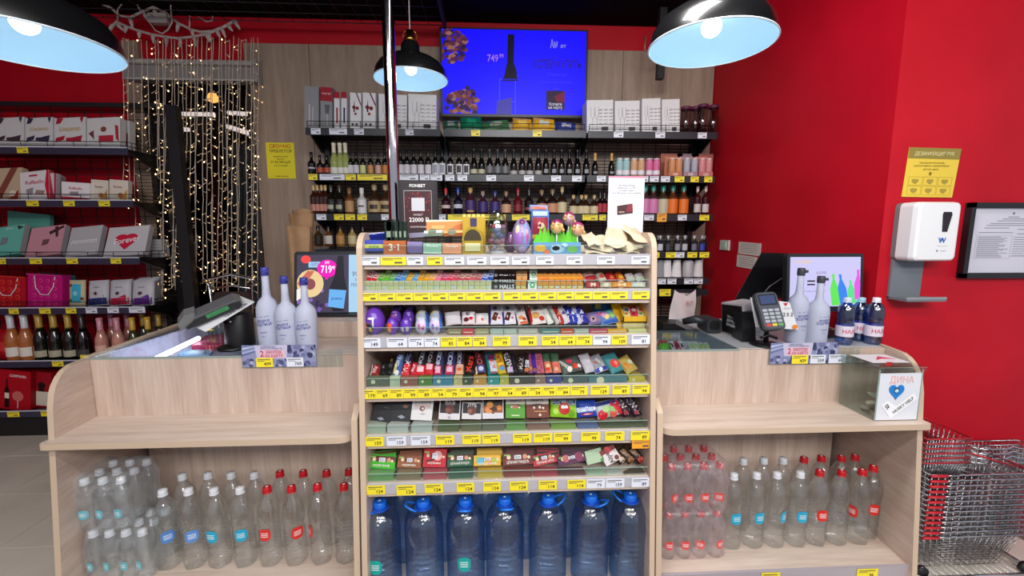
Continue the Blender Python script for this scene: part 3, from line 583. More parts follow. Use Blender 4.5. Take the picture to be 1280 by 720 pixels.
bl(K, 'purple label bottle with gold cap', 'flask', X1(1035), 235, '#40202c', '#b08c50', (.14, .54, '#3c2464'), (.12, .18, '#c0a060'), z=z)
for v in (1108, 1180): bl(K, 'small bottle with purple label', 'flask', X1(v), 239, '#3c1c2a', '#8a7a70' if v == 1108 else '#303c78', (.14, .56, '#3a2a70'), z=z)
bl(K, 'dark bottle with peach label', 'flask', X1(1245), 239, '#2a1614', '#8a6a50', (.12, .46, '#c99a78'), z=z)
bl(K, 'dark red bottle with red seal', 'brandy', X2(35), 235, '#5c1018', '#8a1420', (.16, .40, '#7a1c28'), z=z); bl(K, 'black bottle with slanted mark', 'brandy', X2(100), 235, '#1c1416', '#2a2426', (.2, .3, '#8c4a44'), z=z)
for v in (175, 238): bl(K, 'dark bottle with peach shield label', 'flask', X2(v), 237, '#221410', '#7a6650', (.12, .46, '#c28c6c'), z=z)
for v, t_ in ((295, 233), (362, 244), (410, 244), (435, 244), (485, 244)): bl(K, 'brandy bottle with cream label', 'flask' if v != 295 else 'brandy', X2(v), t_, '#2a1a10', '#b09a68', (.10, .46, '#cdbf98'), z=z)
for v in (520, 545): bl(K, 'dark bottle with crimson label', 'brandy', X2(v), 240, '#1a0c0e', '#241416', (.14, .5, '#9a1c2c'), z=z)
for v in (785, 832): bl(K, 'pink label bottle with teal cap', 'gin', X2(v), 231, '#42282a', '#2c8c7c', (.08, .54, '#c878a8'), z=z)
bl(K, 'cream label bottle with teal cap', 'gin', X2(890), 231, '#3a3020', '#2c8c7c', (.08, .54, '#bdb69c'), z=z)
for v in (947, 1010): bl(K, 'orange bottle with teal cap', 'gin', X2(v), 231, '#5a2c14', '#2c7c6c', (.08, .54, '#dc6c1c'), z=z)
for v in (1092, 1140): bl(K, 'dark red bottle with white label', 'slim', X2(v), 233, '#3a0f14', '#c9b4b0', (.12, .40, '#c8bcb8'), z=z)
endrow(K, 'on the middle bottle shelf')
z = at(420, 310, YB).z + .01; K = 'bottles on the lower left shelf'
for v, b, l in ((135, '#4a3418', '#2a2018'), (197, '#6a4020', '#d8d0c8'), (267, '#9a7038', '#b88c50'), (337, '#a8905c', '#c8bc90'), (400, '#3a2c20', '#b8a888')): bl(K, {135: 'dark amber flask', 197: 'amber flask with white label', 267: 'honey flask with tan label', 337: 'straw flask with cream label', 400: 'dark flask behind the gondola'}[v], 'flask', X1(v), 282, b, '#1c1a18', (.12, .52, l), z=z)
endrow(K, 'on the lower left shelf')
z = zD + .006; K = 'small spirits bottles on the lower right shelf'
for v, l in ((830, '#9a9aa4'), (875, '#c4c4cc'), (922, '#3c3c44'), (977, '#8a8a94'), (1020, '#b4b4bc'), (1075, '#6c6c78'), (1122, '#2c3ca0')): bl(K, 'small dark bottle with %s label' % {'#9a9aa4': 'grey', '#c4c4cc': 'white', '#3c3c44': 'black', '#8a8a94': 'grey', '#b4b4bc': 'white', '#6c6c78': 'grey', '#2c3ca0': 'blue'}[l], 'gin', X2(v), 294, '#26282e', '#a4a4ac', (.12, .5, l), z=z)
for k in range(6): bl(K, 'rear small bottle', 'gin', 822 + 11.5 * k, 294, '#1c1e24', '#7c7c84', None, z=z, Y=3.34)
endrow(K, 'on the lower right shelf')
z = zE_ + .006
for k, v in enumerate((812 + 12, 833, 845, 859, 872)):
    for j in range(1):
        p = onz(v, 3.22, z); h = hz(p, 325); m = MB(); m.lathe([(h * .30, 0), (h * .30, .008), (h * .27, .01), (h * .2, h), (.001, h)] if k != 3 else [(h * .3, 0), (h * .3, h * .9), (h * .2, h), (.001, h)], M(['#8c8c94', '#dcd8da', '#dcd8da', '#a8a4a8', '#d2ced0'][k], .4), 14, p); m.lathe([(h * .302, .001), (h * .302, .014)], M('#5a5458', .5), 14, p)
    thing('paper_cup_stack', m, p, ['grey cup stack at the left end of the cup shelf', 'white cup stack, second from left on the cup shelf', 'white cup stack in the middle of the cup shelf', 'clear wrapped cup stack on the cup shelf', 'white cup stack at the right end of the cup shelf'][k], 'cups', 'stacked cups on the shelf')

# ================================================================== BACK SHELVES: TOP ROW OF BOXES
z = zA + .006
def gl(n):                                            # line drawing of wine glasses on the box face
    o = []
    for k in range(n):
        u = .22 + .16 * k; o += [('q', [(u - .07, .80), (u - .06, .80), (u - .055, .55), (u, .42), (u - .01, .42), (u - .07, .55)], '#8a8a90'), ('q', [(u + .06, .80), (u + .07, .80), (u + .07, .55), (u + .01, .42), (u, .42), (u + .055, .55)], '#8a8a90'), ('r', u - .006, .14, u + .006, .44, '#8a8a90'), ('r', u - .05, .12, u + .05, .14, '#8a8a90')]
    return o + [('r', .45 + .2 * (k % 3), .3 + .1 * (k // 3), .58 + .2 * (k % 3), .32 + .1 * (k // 3), '#a8a8b0') for k in range(15)] + [('r', .55, .10, .8, .2, '#3c3a40')]
BX = [(380, 399, 108, '#8b8c90', [('r', .3, .1, .4, .6, '#b4b6ba'), ('r', .55, .1, .62, .55, '#b4b6ba')], 'plain grey carton at the left end of the top shelf'),
      (400, 416, 109, '#8c8d91', [('r', 0, .68, 1, 1, '#9c2030'), ('t', 'WINE SET', .5, .85, .15, '#e0c0c0', 0, .8), ('q', [(.35, .6), (.8, .6), (.7, .38), (.45, .38)], '#5a5c62'), ('r', .55, .1, .6, .4, '#c8c8cc')], 'grey carton with red top band and glass print'),
      (417, 425, 115, '#dadade', [('r', 0, .84, 1, 1, '#a01c2e'), ('r', .4, .2, .7, .6, '#a02c3c')], 'narrow white carton with a red printed bar'),
      (426, 434, 115, '#dadade', [('r', 0, .84, 1, 1, '#a01c2e'), ('r', .4, .2, .7, .6, '#2a2c4c')], 'narrow white carton with a blue printed bar'),
      (437, 452, 116, '#e0e0e3', [('q', [(.5, 1), (.62, 1), (1, .72), (1, .64)], '#7c2030'), ('d', .35, .62, .16, '#7c2c34'), ('d', .65, .60, .16, '#7c2c34'), ('d', .5, .45, .12, '#9a3c44'), ('q', [(.3, .5), (.4, .85), (.45, .5)], '#5a1c28'), ('r', .15, .14, .35, .2, '#4a4a50'), ('r', .5, .14, .7, .2, '#4a4a50')], 'white carton with grape print, left of its pair'),
      (453, 470, 116, '#e0e0e3', [('q', [(.5, 1), (.62, 1), (1, .72), (1, .64)], '#7c2030'), ('d', .35, .62, .16, '#7c2c34'), ('d', .65, .60, .16, '#7c2c34'), ('d', .5, .45, .12, '#9a3c44'), ('q', [(.3, .5), (.4, .85), (.45, .5)], '#5a1c28'), ('r', .15, .14, .35, .2, '#4a4a50'), ('r', .5, .14, .7, .2, '#4a4a50')], 'white carton with grape print, right of its pair'),
      (473, 509, 118, '#dfdfe1', gl(2), 'white wine glass carton half hidden by the chrome pole'), (510, 546, 118, '#dfdfe1', gl(2), 'white wine glass carton left of the big screen'),
      (733, 767, 125, '#dcdcde', gl(2), 'white wine glass carton right beside the big screen'), (768, 800, 126, '#dcdcde', gl(2), 'white wine glass carton, second right of the big screen'),
      (802, 826, 123, '#dcdcde', gl(2), 'taller white champagne glass carton, left of its pair'), (827, 850, 124, '#dcdcde', gl(2), 'taller white champagne glass carton, right of its pair')]
for x0, x1, yt, c, dec, lb in BX: pk('glassware_carton', 'box', x0 + .6, x1 - .6, 158, yt, 3.2, 90, .16, 'box', c, dec, z=z, label=lb, group='glassware cartons on the top shelf', rough=.55)
for k, (x, yt) in enumerate(((856, 134), (868, 134), (877, 131), (890, 132))):
    p = onz(x, 3.22 + .05 * (k % 2), z); h = hz(p, yt); r = empty('glass_jar', p, ['clear jar with purple lid, leftmost on the top shelf', 'clear jar with purple lid, second from left', 'clear tumbler jar with purple lid, third from left', 'clear jar with purple lid beside the red wall'][k], 'jar', 'jars with purple lids')
    m = MB(); m.lathe([(.001, 0), (.035, 0), (.036, h * .9), (.034, h * .9), (.033, .01), (.001, .01)], acryl('jar_glass', '#e4dce0', .14, .1), 16); m.build('jar_body', r, local=True)
    m = MB(); m.lathe([(.001, h), (.037, h), (.038, h * .9), (.001, h * .9)], M('#5c2444', .4), 16); m.build('lid', r, local=True)
for k, (x0, x1, c, c2, lb) in enumerate([(554, 574, '#2f5c48', '#8c9494', 'dark green and grey crinkled bag under the screen'), (575, 602, '#116a4c', '#1f8a66', 'bright green crinkled bag under the screen'), (603, 638, '#3c6c3c', '#9aa090', 'olive green flat bag under the screen'),
       (640, 664, '#d6a01c', '#e8c860', 'yellow crinkled bag, left one under the screen'), (665, 692, '#d8a41c', '#d0d0c0', 'yellow crinkled bag, right one under the screen'), (694, 720, '#2c3c80', '#c8c8d0', 'blue flat bag under the screen')]):
    pk('crisp_bag', 'bag', x0, x1, 160, [148, 143, 148, 145, 145, 150][k], 3.2, 60, .05, 'bag', c, [('r', .3, .35, .75, .7, c2)], z=z + .02, xs=random.uniform(-3, 3), label=lb, group='bags under the screen')
# the wall screen with its flat picture
Yt = 3.42; a, b = at(549, 33.5, Yt), at(733, 148, Yt); zt0, zt1 = at(640, 146, Yt).z, at(640, 35.5, Yt).z
TV = empty('wall_screen', ((a.x + b.x) / 2, Yt, zt0), 'large wall screen showing a wine offer on bright blue', 'screen')
m = MB(); m.box((a.x, Yt, zt0), (b.x, Yt + .05, zt1), BLK); m.box((a.x + .3, Yt + .05, zt0 + .1), (b.x - .3, YW - .02, zt1 - .1), BLK); m.build('housing', TV)
iw, ih = b.x - a.x - .03, zt1 - zt0 - .03; ox, oz = a.x + .015, zt0 + .018
def ED(h, e=1.0): return M(h, .4, em=e)
m = MB(); m.box((ox, Yt - .002, oz), (ox + iw, Yt - .0005, oz + ih), ED('#1206f2', 1.0))
def fl(u, v, k=0): return (ox + u * iw, Yt - .0025 - .0004 * k, oz + v * ih)
rnd = random.Random(3)
for cx, cy, rx, ry in ((.07, .80, .10, .20), (.13, .12, .11, .22)):
    for k in range(95):
        aa = rnd.random() * 6.28; q = rnd.random() ** .5; u, v = cx + rx * q * math.cos(aa), cy + ry * q * math.sin(aa)
        if not (.0 < u < 1 and .0 < v < 1): continue
        s1, s2, t_ = .016, .022, rnd.random() * 3.14; pts = [(max(0, min(1, u + s1 * math.cos(t_ + j * 1.047) * (1 if j % 3 else 1.6))), max(0, min(1, v + s2 * 1.3 * math.sin(t_ + j * 1.047)))) for j in range(6)]
        m.add([fl(pu, pv, 1 + k % 9) for pu, pv in pts], [tuple(range(6))], ED(rnd.choice(['#5a2a4c', '#7a3c3c', '#2c1648', '#a06a5c', '#46206a']), .6))
m.add([fl(u, v, 1) for u, v in ((.41, .40), (.43, .46), (.45, .62), (.455, .95), (.50, .95), (.495, .62), (.515, .52), (.52, .40))], [tuple(range(8))], ED('#0a0620', .5))
for u0, u1, v0, v1 in ((.395, .40, .0, .42), (.505, .51, .0, .42), (.40, .51, .415, .425), (.40, .505, .15, .16)): m.add([fl(u0, v0, 1), fl(u1, v0, 1), fl(u1, v1, 1), fl(u0, v1, 1)], [(0, 1, 2, 3)], ED('#3a3cff', 1.0))
m.add([fl(.37, .0, 2), fl(.48, .0, 2), (fl(.48, .2, 2)), fl(.38, .16, 2)], [(0, 1, 2, 3)], ED('#3c38a0', .8))
def tv(t, u, v, h, c, wm=None, e=1): m.text(t, ED(c, e), h * ih, lambda X, Z: (ox + u * iw + X, Yt - .0062, oz + v * ih + Z), wm * iw if wm else None)
tv('749', .35, .66, .085, '#8c60b0', .075); tv('99', .41, .69, .05, '#8c60b0', .03); tv('УСПЕЙ КУПИТЬ', .80, .60, .10, '#201060', .34); tv('Ам', .775, .84, .10, '#7a7aa8', .05); tv('ят', .84, .82, .05, '#7a7aa8', .05)
tv('Коллекция', .80, .48, .035, '#2c28d8', .2); tv('по выгодной цене', .80, .39, .035, '#2c28d8', .26); tv('вин', .80, .31, .035, '#2c28d8', .05)
m.add([fl(.725, .06, 12), fl(.855, .06, 12), fl(.855, .29, 12), fl(.725, .29, 12)], [(0, 1, 2, 3)], ED('#241030', .8)); m.add([fl(.80, .15, 13), fl(.855, .15, 13), fl(.855, .29, 13), fl(.78, .22, 13)], [(0, 1, 2, 3)], ED('#6a1030', .8))
def tw(t, v): m.text(t, ED('#b0b0c8', 1), .035 * ih, lambda X, Z: (ox + .79 * iw + X, Yt - .0085, oz + v * ih + Z), .1 * iw)
tw('Копите', .125); tw('на карту', .085)
m.build('picture', TV)

# ================================================================== GONDOLA (sweet shelves between the two tills)
def YF(z): return 1.5 - (1.41 - z) * .089               # the front leans towards the aisle at the bottom
GX0, GX1, YGB = -.456, .583, 1.86
GON = empty('sweet_shelving', ((GX0 + GX1) / 2, 1.65, 0), 'pale ash sweet shelving unit with six tagged shelves between the two tills', 'shelving')
for x0, x1 in ((GX0, GX0 + .018), (GX1 - .018, GX1)):
    ztp = 1.495; pts = [(YGB, 0), (YGB, ztp)] + [(YF(ztp) + .07 - .07 * math.sin(R(t)), ztp - .07 + .07 * math.cos(R(t))) for t in range(0, 91, 15)] + [(YF(0) - .012, 0)]
    pts = [(y - .012 if i > 1 and i < len(pts) - 1 else y, zz) for i, (y, zz) in enumerate(pts)]
    m = MB(); m.prism(pts, x0, x1, WY, 'x'); q = pts[2:]
    ed = MB()
    for (ya, za), (yb, zb) in zip(q, q[1:]):
        m.add([(x0 - .0005, ya - .0012, za), (x1 + .0005, ya - .0012, za), (x1 + .0005, yb - .0012, zb), (x0 - .0005, yb - .0012, zb)], [(0, 1, 2, 3)], EDGE)
    m.build('side_panel', GON)
m = MB(); m.box((GX0 + .018, YGB - .016, 0), (GX1 - .018, YGB, 1.44), WZ); m.build('back_panel', GON)
GZ = [at(630, y, 1.49).z for y in (318.5, 362.5)] + [at(630, 420, 1.475).z, at(630, 483, 1.46).z, at(630, 541.5, 1.445).z, at(630, 601, 1.43).z]
TG = [[(452, 475, 'w'), (476, 508, 'y'), (509, 529, 'w'), (534, 553, 'y'), (556, 580, 'w'), (584, 608, 'w'), (613, 636, 'w'), (640, 662, 'w'), (670, 692, 'w'), (708, 728, 'w'), (746, 768, 'w'), (789, 811, 'w')],
      [(452 + 21.8 * k, 473 + 21.8 * k, 'y') for k in range(8)] + [(629 + 22.3 * k, 650.5 + 22.3 * k, 'y') for k in range(7)] + [(790, 811, 'y')],
      [(452, 476, 'w', '149'), (484, 509, 'w', '64'), (511, 530, 'w', '74'), (531, 550, 'w', '74'), (551, 570, 'y', '85'), (571, 590, 'y', '84'), (591, 608, 'y', '84'), (616, 638, 'y', '99'), (648, 671, 'y', '84'), (677, 698, 'y', '54'), (699, 719, 'y', '64'), (720, 740, 'y', '74'), (741, 763, 'w', '94'), (764, 783, 'y', '109'), (789, 812, 'w', '81')],
      [(453 + 17.3 * k, 470 + 17.3 * k, 'y', ['179', '69', '89', '99', '89', '54', '79', '84', '94', '97', '54', '89', '54', '99', '84'][k]) for k in range(15)] + [(713, 734, 'y', '79'), (738, 761, 'y', '129'), (765, 787, 'y', '89'), (790, 812, 'y', '94')],
      [(457, 480, 'y', '159'), (484, 508, 'w', '159'), (514, 538, 'w', '159'), (545, 568, 'y', '119'), (578, 601, 'y', '119'), (603, 625, 'y', '119'), (641, 664, 'y', '119'), (667, 690, 'y', '119'), (692, 714, 'y', '99'), (726, 750, 'y', '99'), (756, 780, 'y', '74'), (788, 813, 'y', '89', 1.0), (790, 814, 'o', None, .9, .034)],
      [(459, 482, 'y', '124'), (496, 520, 'y', '124', 1.1, .004), (531, 554, 'y', '124'), (571, 593, 'y', '124'), (604, 626, 'y', '124'), (637, 660, 'y', '124'), (673, 696, 'y', '114'), (709, 732, 'y', '114'), (733, 756, 'w', '79'), (757, 780, 'w', '159'), (789, 812, 'w', '89')]]
GS = []
for k, z in enumerate(GZ):
    y0 = YF(z); s = MB(); s.box((GX0 + .0185, y0 + .006, z - .05), (GX1 - .0185, y0 + .022, z - .0165), WX); s.box((GX0 + .0185, y0 + .006, z - .018), (GX1 - .0185, YGB - .017, z), WX)
    s = s.build('shelf', GON); GS.append(s); h = .034 if k > 1 else .028
    r = MB(); r.add([(GX0 + .019, y0 - .002, z - .036), (GX1 - .019, y0 - .002, z - .036), (GX1 - .019, y0 - .002, z + .0), (GX0 + .019, y0 - .002, z + .0), (GX0 + .019, y0 + .006, z - .036), (GX1 - .019, y0 + .006, z - .036), (GX1 - .019, y0 + .006, z), (GX0 + .019, y0 + .006, z)],
        [(0, 1, 2, 3), (4, 7, 6, 5), (0, 4, 5, 1), (3, 2, 6, 7), (0, 3, 7, 4), (1, 5, 6, 2)], M('#b3b0b8', .25)); r.build('price_rail', s)
    tags(s, TG[k], 0, y0 - .003, z - .035, h)
    a = MB(); a.box((GX0 + .021, y0 + .010, z + .001), (GX1 - .021, y0 + .012, z + .031), ACR); a.box((GX0 + .021, y0 + .0095, z + .031), (GX1 - .021, y0 + .0125, z + .0325), ACRE); a.build('clear_lip', s)
m = MB(); m.box((GX0 + .0185, YF(.2) + .01, .02), (GX1 - .0185, YGB - .017, at(630, 621, 1.495).z - .345), WX); m.build('base_shelf', GON)
ZBASE = at(630, 621, 1.495).z - .345

# ================================================================== COUNTERS
ZT, ZS, ZD, YP = 1.02, .785, .205, 1.68
def counter(x0, x1, open_left, lbl):
    C = empty('till_counter', ((x0 + x1) / 2, 1.6, 0), lbl, 'counter', 'pale ash till counters')
    xo = x0 if open_left else x1; xi = x1 if open_left else x0; sg = 1 if open_left else -1
    pts = [(2.42, 0), (2.42, ZT), (1.684, ZT), (1.60, ZT - .004), (1.57, ZT - .015), (1.547, ZT - .032), (1.528, ZT - .055), (1.515, ZT - .08), (1.503, ZT - .13), (1.495, ZT - .21), (1.453, .39), (1.415, 0)]
    shx = Matrix(((1, -.12 if open_left else .12, 0, .12 * 1.5 if open_left else -.12 * 1.5), (0, 1, 0, 0), (0, 0, 1, 0), (0, 0, 0, 1)))
    a, b = sorted((xo, xo + sg * .02)); m = MB(); m.X = shx; m.prism(pts, a, b, WY, 'x'); q = pts[1:]
    for (ya, za), (yb, zb) in zip(q, q[1:]): m.add([(a - .0005, ya - .001, za + .001), (b + .0005, ya - .001, za + .001), (b + .0005, yb - .001, zb + .001), (a - .0005, yb - .001, zb + .001)], [(0, 1, 2, 3)], EDGE)
    m.build('side_panel', C)
    r2 = .04; pts = [(2.42, 0), (2.42, ZT), (YP + .01, ZT), (YP + .01, ZT - .05), (1.45, ZT - .06)] if False else [(2.42, 0), (2.42, ZT - .0), (YP, ZT - .0), (YP - .001, ZT - .12), (1.50, ZT - .13), (1.455, ZT - .17), (1.38, 0)]
    a, b = sorted((xi, xi - sg * .02)); m = MB(); m.prism(pts, a, b, WY, 'x')
    for (ya, za), (yb, zb) in zip(pts[3:], pts[4:]): m.add([(a - .0005, ya - .001, za), (b + .0005, ya - .001, za), (b + .0005, yb - .001, zb), (a - .0005, yb - .001, zb)], [(0, 1, 2, 3)], EDGE)
    m.build('side_panel', C)
    a, b = x0 + (.0 if open_left else .02), x1 - (.02 if open_left else .0)
    m = MB(); m.box((a, YP, ZS - .02), (b, YP + .018, ZT - .004), WZ); m.build('front_panel', C)
    m = MB(); m.box((a, 1.90, 0), (b, 1.918, ZS + .05), WZ); m.build('back_panel', C)
    # overhanging shelf with a rounded free corner
    rc = .055; xa, xb = (a, b); y0 = 1.455
    c1 = [(xa + rc - rc * math.sin(R(t)), y0 + rc - rc * math.cos(R(t))) for t in range(90, -1, -15)] if not open_left else [(xa + .012 - .012 * math.sin(R(t)), y0 + .012 - .012 * math.cos(R(t))) for t in range(90, -1, -30)]
    c2 = [(xb - rc + rc * math.sin(R(t)), y0 + rc - rc * math.cos(R(t))) for t in range(0, 91, 15)] if open_left else [(xb - .012 + .012 * math.sin(R(t)), y0 + .012 - .012 * math.cos(R(t))) for t in range(0, 91, 30)]
    pts = c1 + c2 + [(xb, YP), (xa, YP)]
    m = MB(); m.prism(pts, ZS - .022, ZS, WX, 'z'); n = len(c1 + c2)
    for (ax, ay), (bx, by) in zip(pts[:n], pts[1:n]): m.add([(ax, ay - .001, ZS - .022), (bx, by - .001, ZS - .022), (bx, by - .001, ZS), (ax, ay - .001, ZS)], [(0, 1, 2, 3)], EDGE)
    m.build('shelf', C)
    for xb_ in ((b - .17,) if open_left else (a + .10, b - .42)):
        m = MB(); m.prism([(YP + .2, ZS - .023), (1.60, ZS - .023), (1.88, ZS - .14), (1.90, ZS - .14), (1.90, ZS - .023)], xb_, xb_ + .016, WY, 'x'); m.build('bracket', C)
    m = MB(); m.box((a, 1.46, ZD - .02), (b, 1.90, ZD), WX); m.box((a, 1.47, 0), (b, 1.485, ZD - .02), WZ); m.build('base_shelf', C)
    m = MB(); m.box((a, 1.45, ZD - .042), (b, 1.462, ZD + .002), M('#a89fa6', .3)); rl = m.build('price_rail', C)
    return C, rl, a, b
CX0, CX1 = -1.535, GX0 - .012
LC, lrl, la, lb_ = counter(CX0, CX1, True, 'pale ash till counter left of the sweet shelving, water bottles beneath')
RX0, RX1 = GX1 + .012, at(1147, 535, 1.497).x + .012
RC, rrl, ra, rb_ = counter(RX0, RX1, False, 'pale ash till counter right of the sweet shelving, water bottles beneath')
tags(rrl, [(827, 841, 'y', '31'), (951, 974, 'y', '30'), (1070, 1096, 'y', '36')], 0, 1.449, ZD - .040, .038)
# glass-topped displays let into the counters
def display(C, x0, x1, y1, zf, inner):
    m = MB(); I = M(inner, .5)
    m.box((x0, YP + .018, zf - .01), (x1, y1, zf), I); m.box((x0, y1 - .01, zf), (x1, y1, ZT - .008), M('#6a6f74', .4)); m.box((x1 - .008, YP + .018, zf), (x1, y1, ZT - .008), M('#9aa2ac', .4)); m.box((x0, YP + .018, zf), (x0 + .006, y1, ZT - .008), I)
    m.build('display_well', C)
    g = MB(); g.box((x0, YP + .004, ZT - .008), (x1, y1, ZT - .001), DGL); g.box((x0, YP - .001, ZT - .008), (x1, YP + .004, ZT), M('#8c9a94', .2)); g.build('glass_top', C)
display(LC, la - .02, -.86, 2.40, ZT - .10, '#d6d2ea')
m = MB(); m.prism([(la - .0, YP), (la - .02, YP), (la - .108, 2.4), (la - .0, 2.4)], ZT - .008, ZT - .001, DGL); m.build('glass_corner', LC)
m = MB(); m.prism([(la - .02, YP), (la - .04, YP), (la - .125, 2.4), (la - .02, 2.4)], ZT - .11, ZT - .10, M('#d6d2ea', .5)); m.build('well_floor', LC)
m = MB(); m.box((-.86, YP + .018, ZT - .03), (lb_, 2.4, ZT - .002), WX); m.build('worktop', LC)
m = MB(); m.X = Matrix(((1, -.12, 0, .18), (0, 1, 0, 0), (0, 0, 1, 0), (0, 0, 0, 1))); m.box((CX0 - .001, YP, ZT - .004), (CX0 + .019, 2.42, ZT + .005), EDGE); m.build('edge_trim', LC)
display(RC, ra, 1.02, 2.05, ZT - .06, '#c6c8cc')
m = MB(); m.box((1.02, YP + .018, ZT - .03), (rb_, 2.3, ZT - .002), M('#b4b6ba', .25)); m.build('worktop', RC)
p, q = Vector((at(182, 443, YP + .08).x, YP + .06, ZT - .05)), Vector((at(233, 415, 2.1).x + .0, 2.18, ZT - .05))
m = MB(); m.tube([p, q], .011, M('#f4f6ff', .3, em=7), 8); thing('led_tube', m, p, 'glowing white LED tube inside the left glass display', 'light')
# things inside the left display
def slab(name, pts, h, col, lb, cat, z, dec=None):
    ps = [atz(x, y, z) for x, y in pts]; m = MB(); m.prism([(p_.x, p_.y) for p_ in ps], z, z + h, M(col, .35))
    if dec:
        c = sum(ps, Vector()) / len(ps)
        for s_, cc in dec: m.prism([(c.x + (p_.x - c.x) * s_, c.y + (p_.y - c.y) * s_) for p_ in ps], z + h, z + h + .001 * (2 - s_), M(cc, .35))
    thing(name, m, ps[0], lb, cat, 'packs inside the glass displays'); return ps
zf = ZT - .099
slab('candy_pack', [(240, 439), (284, 438), (284, 424), (258, 426)], .03, '#c02c54', 'crimson pack under the glass beside the black stand', 'pack', zf + .002, [(.6, '#d8608a'), (.25, '#e0b060')])
slab('candy_pack', [(222, 446), (262, 446), (268, 440), (234, 440)], .012, '#8fb8dc', 'pale blue pack under the left display glass', 'pack', zf + .001, [(.5, '#cfe4f4')])
slab('leaflet', [(178, 440), (200, 438), (214, 426), (196, 426)], .002, '#b890c0', 'lilac leaflet lying at the left of the display', 'leaflet', zf + .001, [(.6, '#d4b8dc')])
zf = ZT - .059
slab('gum_pack', [(823, 446), (836, 446), (838, 437), (824, 437)], .03, '#5cc82c', 'bright green pack under the right display glass', 'pack', zf + .002, [(.5, '#7ae04c')])
for k in range(3): slab('razor_pack', [(840 + 6 * k, 446), (845 + 6 * k, 446), (840 + 6 * k, 434), (835 + 6 * k, 434)], .03, ['#d8d0d4', '#c43048', '#d8d0d4'][k], 'slanting white and red pack, %s from left in the display' % nth(k), 'pack', zf + .002, [(.4, '#201c24')])
for k in range(4): slab('gum_pack', [(863 + 6.5 * k, 446), (868.6 + 6.5 * k, 446), (864 + 6.5 * k, 436), (859 + 6.5 * k, 436)], .03, '#dce4dc', 'white and green gum pack, %s from left in the display' % nth(k), 'pack', zf + .002, [(.55, ['#8cc83c', '#a8d848'][k % 2])])
slab('card_leaflet', [(822, 432), (836, 432), (828, 418), (821, 418)], .004, '#b83030', 'red leaflet at the left of the right display', 'leaflet', zf + .002)

# ================================================================== CHROME POLE
pc = at(489.5, 150, 1.92); m = MB(); m.lathe([(.025, 0), (.025, ZC - .001)], M('#c9c4c8', .09, 1), 28, (pc.x, 1.92, 0)); PO = thing('chrome_pole', m, (pc.x, 1.92, 0), 'tall shiny chrome pole rising behind the sweet shelving', 'pole')
m = MB(); m.lathe([(.033, 1.50), (.034, 1.51), (.034, 1.54), (.033, 1.55)], BLK, 20, (pc.x, 1.92, 0)); m.build('collar', PO); m = MB(); m.lathe([(.05, 0), (.05, .01), (.026, .02)], CHR, 20, (pc.x, 1.92, 0)); m.build('floor_flange', PO)

# ================================================================== PENDANT LAMPS
def pendant(c, rad, lb, power, tilt=0):
    r = empty('pendant_lamp', c, lb, 'lamp', 'black dome pendant lamps'); k = rad / .19
    OUT = M('#141416', .28, .2, coat=.4); IN = M('#a8cfe6', .5)
    prof = [(.19, .0), (.188, .012), (.18, .045), (.16, .075), (.125, .098), (.085, .108), (.06, .112), (.05, .125), (.046, .17), (.038, .185), (.001, .187)]
    m = MB(); m.lathe([(a * k, b * k) for a, b in prof], OUT, 48); m.lathe([(.001, .165 * k), (.04 * k, .160 * k), (.045 * k, .12 * k), (.083 * k, .102 * k), (.122 * k, .092 * k), (.156 * k, .07 * k), (.176 * k, .042 * k), (.185 * k, .012 * k), (.187 * k, .0)], IN, 48)
    m.build('shade', r, local=True)
    m = MB(); m.tube([(.189 * k * math.cos(a * math.tau / 48), .189 * k * math.sin(a * math.tau / 48), 0) for a in range(48)], .0025 * k, M('#dfeef8', .3), 6, True); m.build('rim', r, local=True)
    m = MB(); m.lathe([(.001, .185 * k), (.028 * k, .186 * k), (.030 * k, .20 * k), (.022 * k, .21 * k), (.02 * k, .24 * k), (.001, .245 * k)], M('#b48a3c', .25, 1), 20); m.build('brass_socket', r, local=True)
    m = MB()
    for s in (-1, 1): m.tube([(s * .028 * k, 0, .19 * k), (s * .036 * k, 0, .21 * k), (s * .03 * k, 0, .235 * k), (s * .006 * k, 0, .245 * k)], .0022, M('#b48a3c', .25, 1), 5)
    m.build('wire_clip', r, local=True)
    m = MB(); m.tube([(0, 0, .24 * k), (0, 0, ZC - c[2])], .003, M('#c8c4c4', .5), 6); m.build('cord', r, local=True)
    m = MB(); rb = .03; zb = .055 * k; m.lathe([(.001, zb - rb)] + [(rb * math.sin(R(t)), zb - rb * math.cos(R(t))) for t in range(20, 150, 15)] + [(.014, zb + .05), (.014, .16 * k)], M('#ffffff', .3, em=4), 20); m.build('bulb', r, local=True)
    l = bpy.data.lights.new('bulb_light', 'POINT'); l.energy = power; l.color = (.86, .94, 1); l.shadow_soft_size = .03
    o = bpy.data.objects.new('bulb_light', l); COL.objects.link(o); o.location = Vector(c) + Vector((0, 0, zb - .04))
    return r
pendant(at(514, 100, 2.35), .186, 'black dome pendant lamp in front of the screen, smallest of three', .8)
pendant(at(888, 57, 1.40), .186, 'black dome pendant lamp at top right before the red wall', .8)
pendant(at(35, 57, 1.28), .20, 'black dome pendant lamp cut by the top left picture corner', .8)

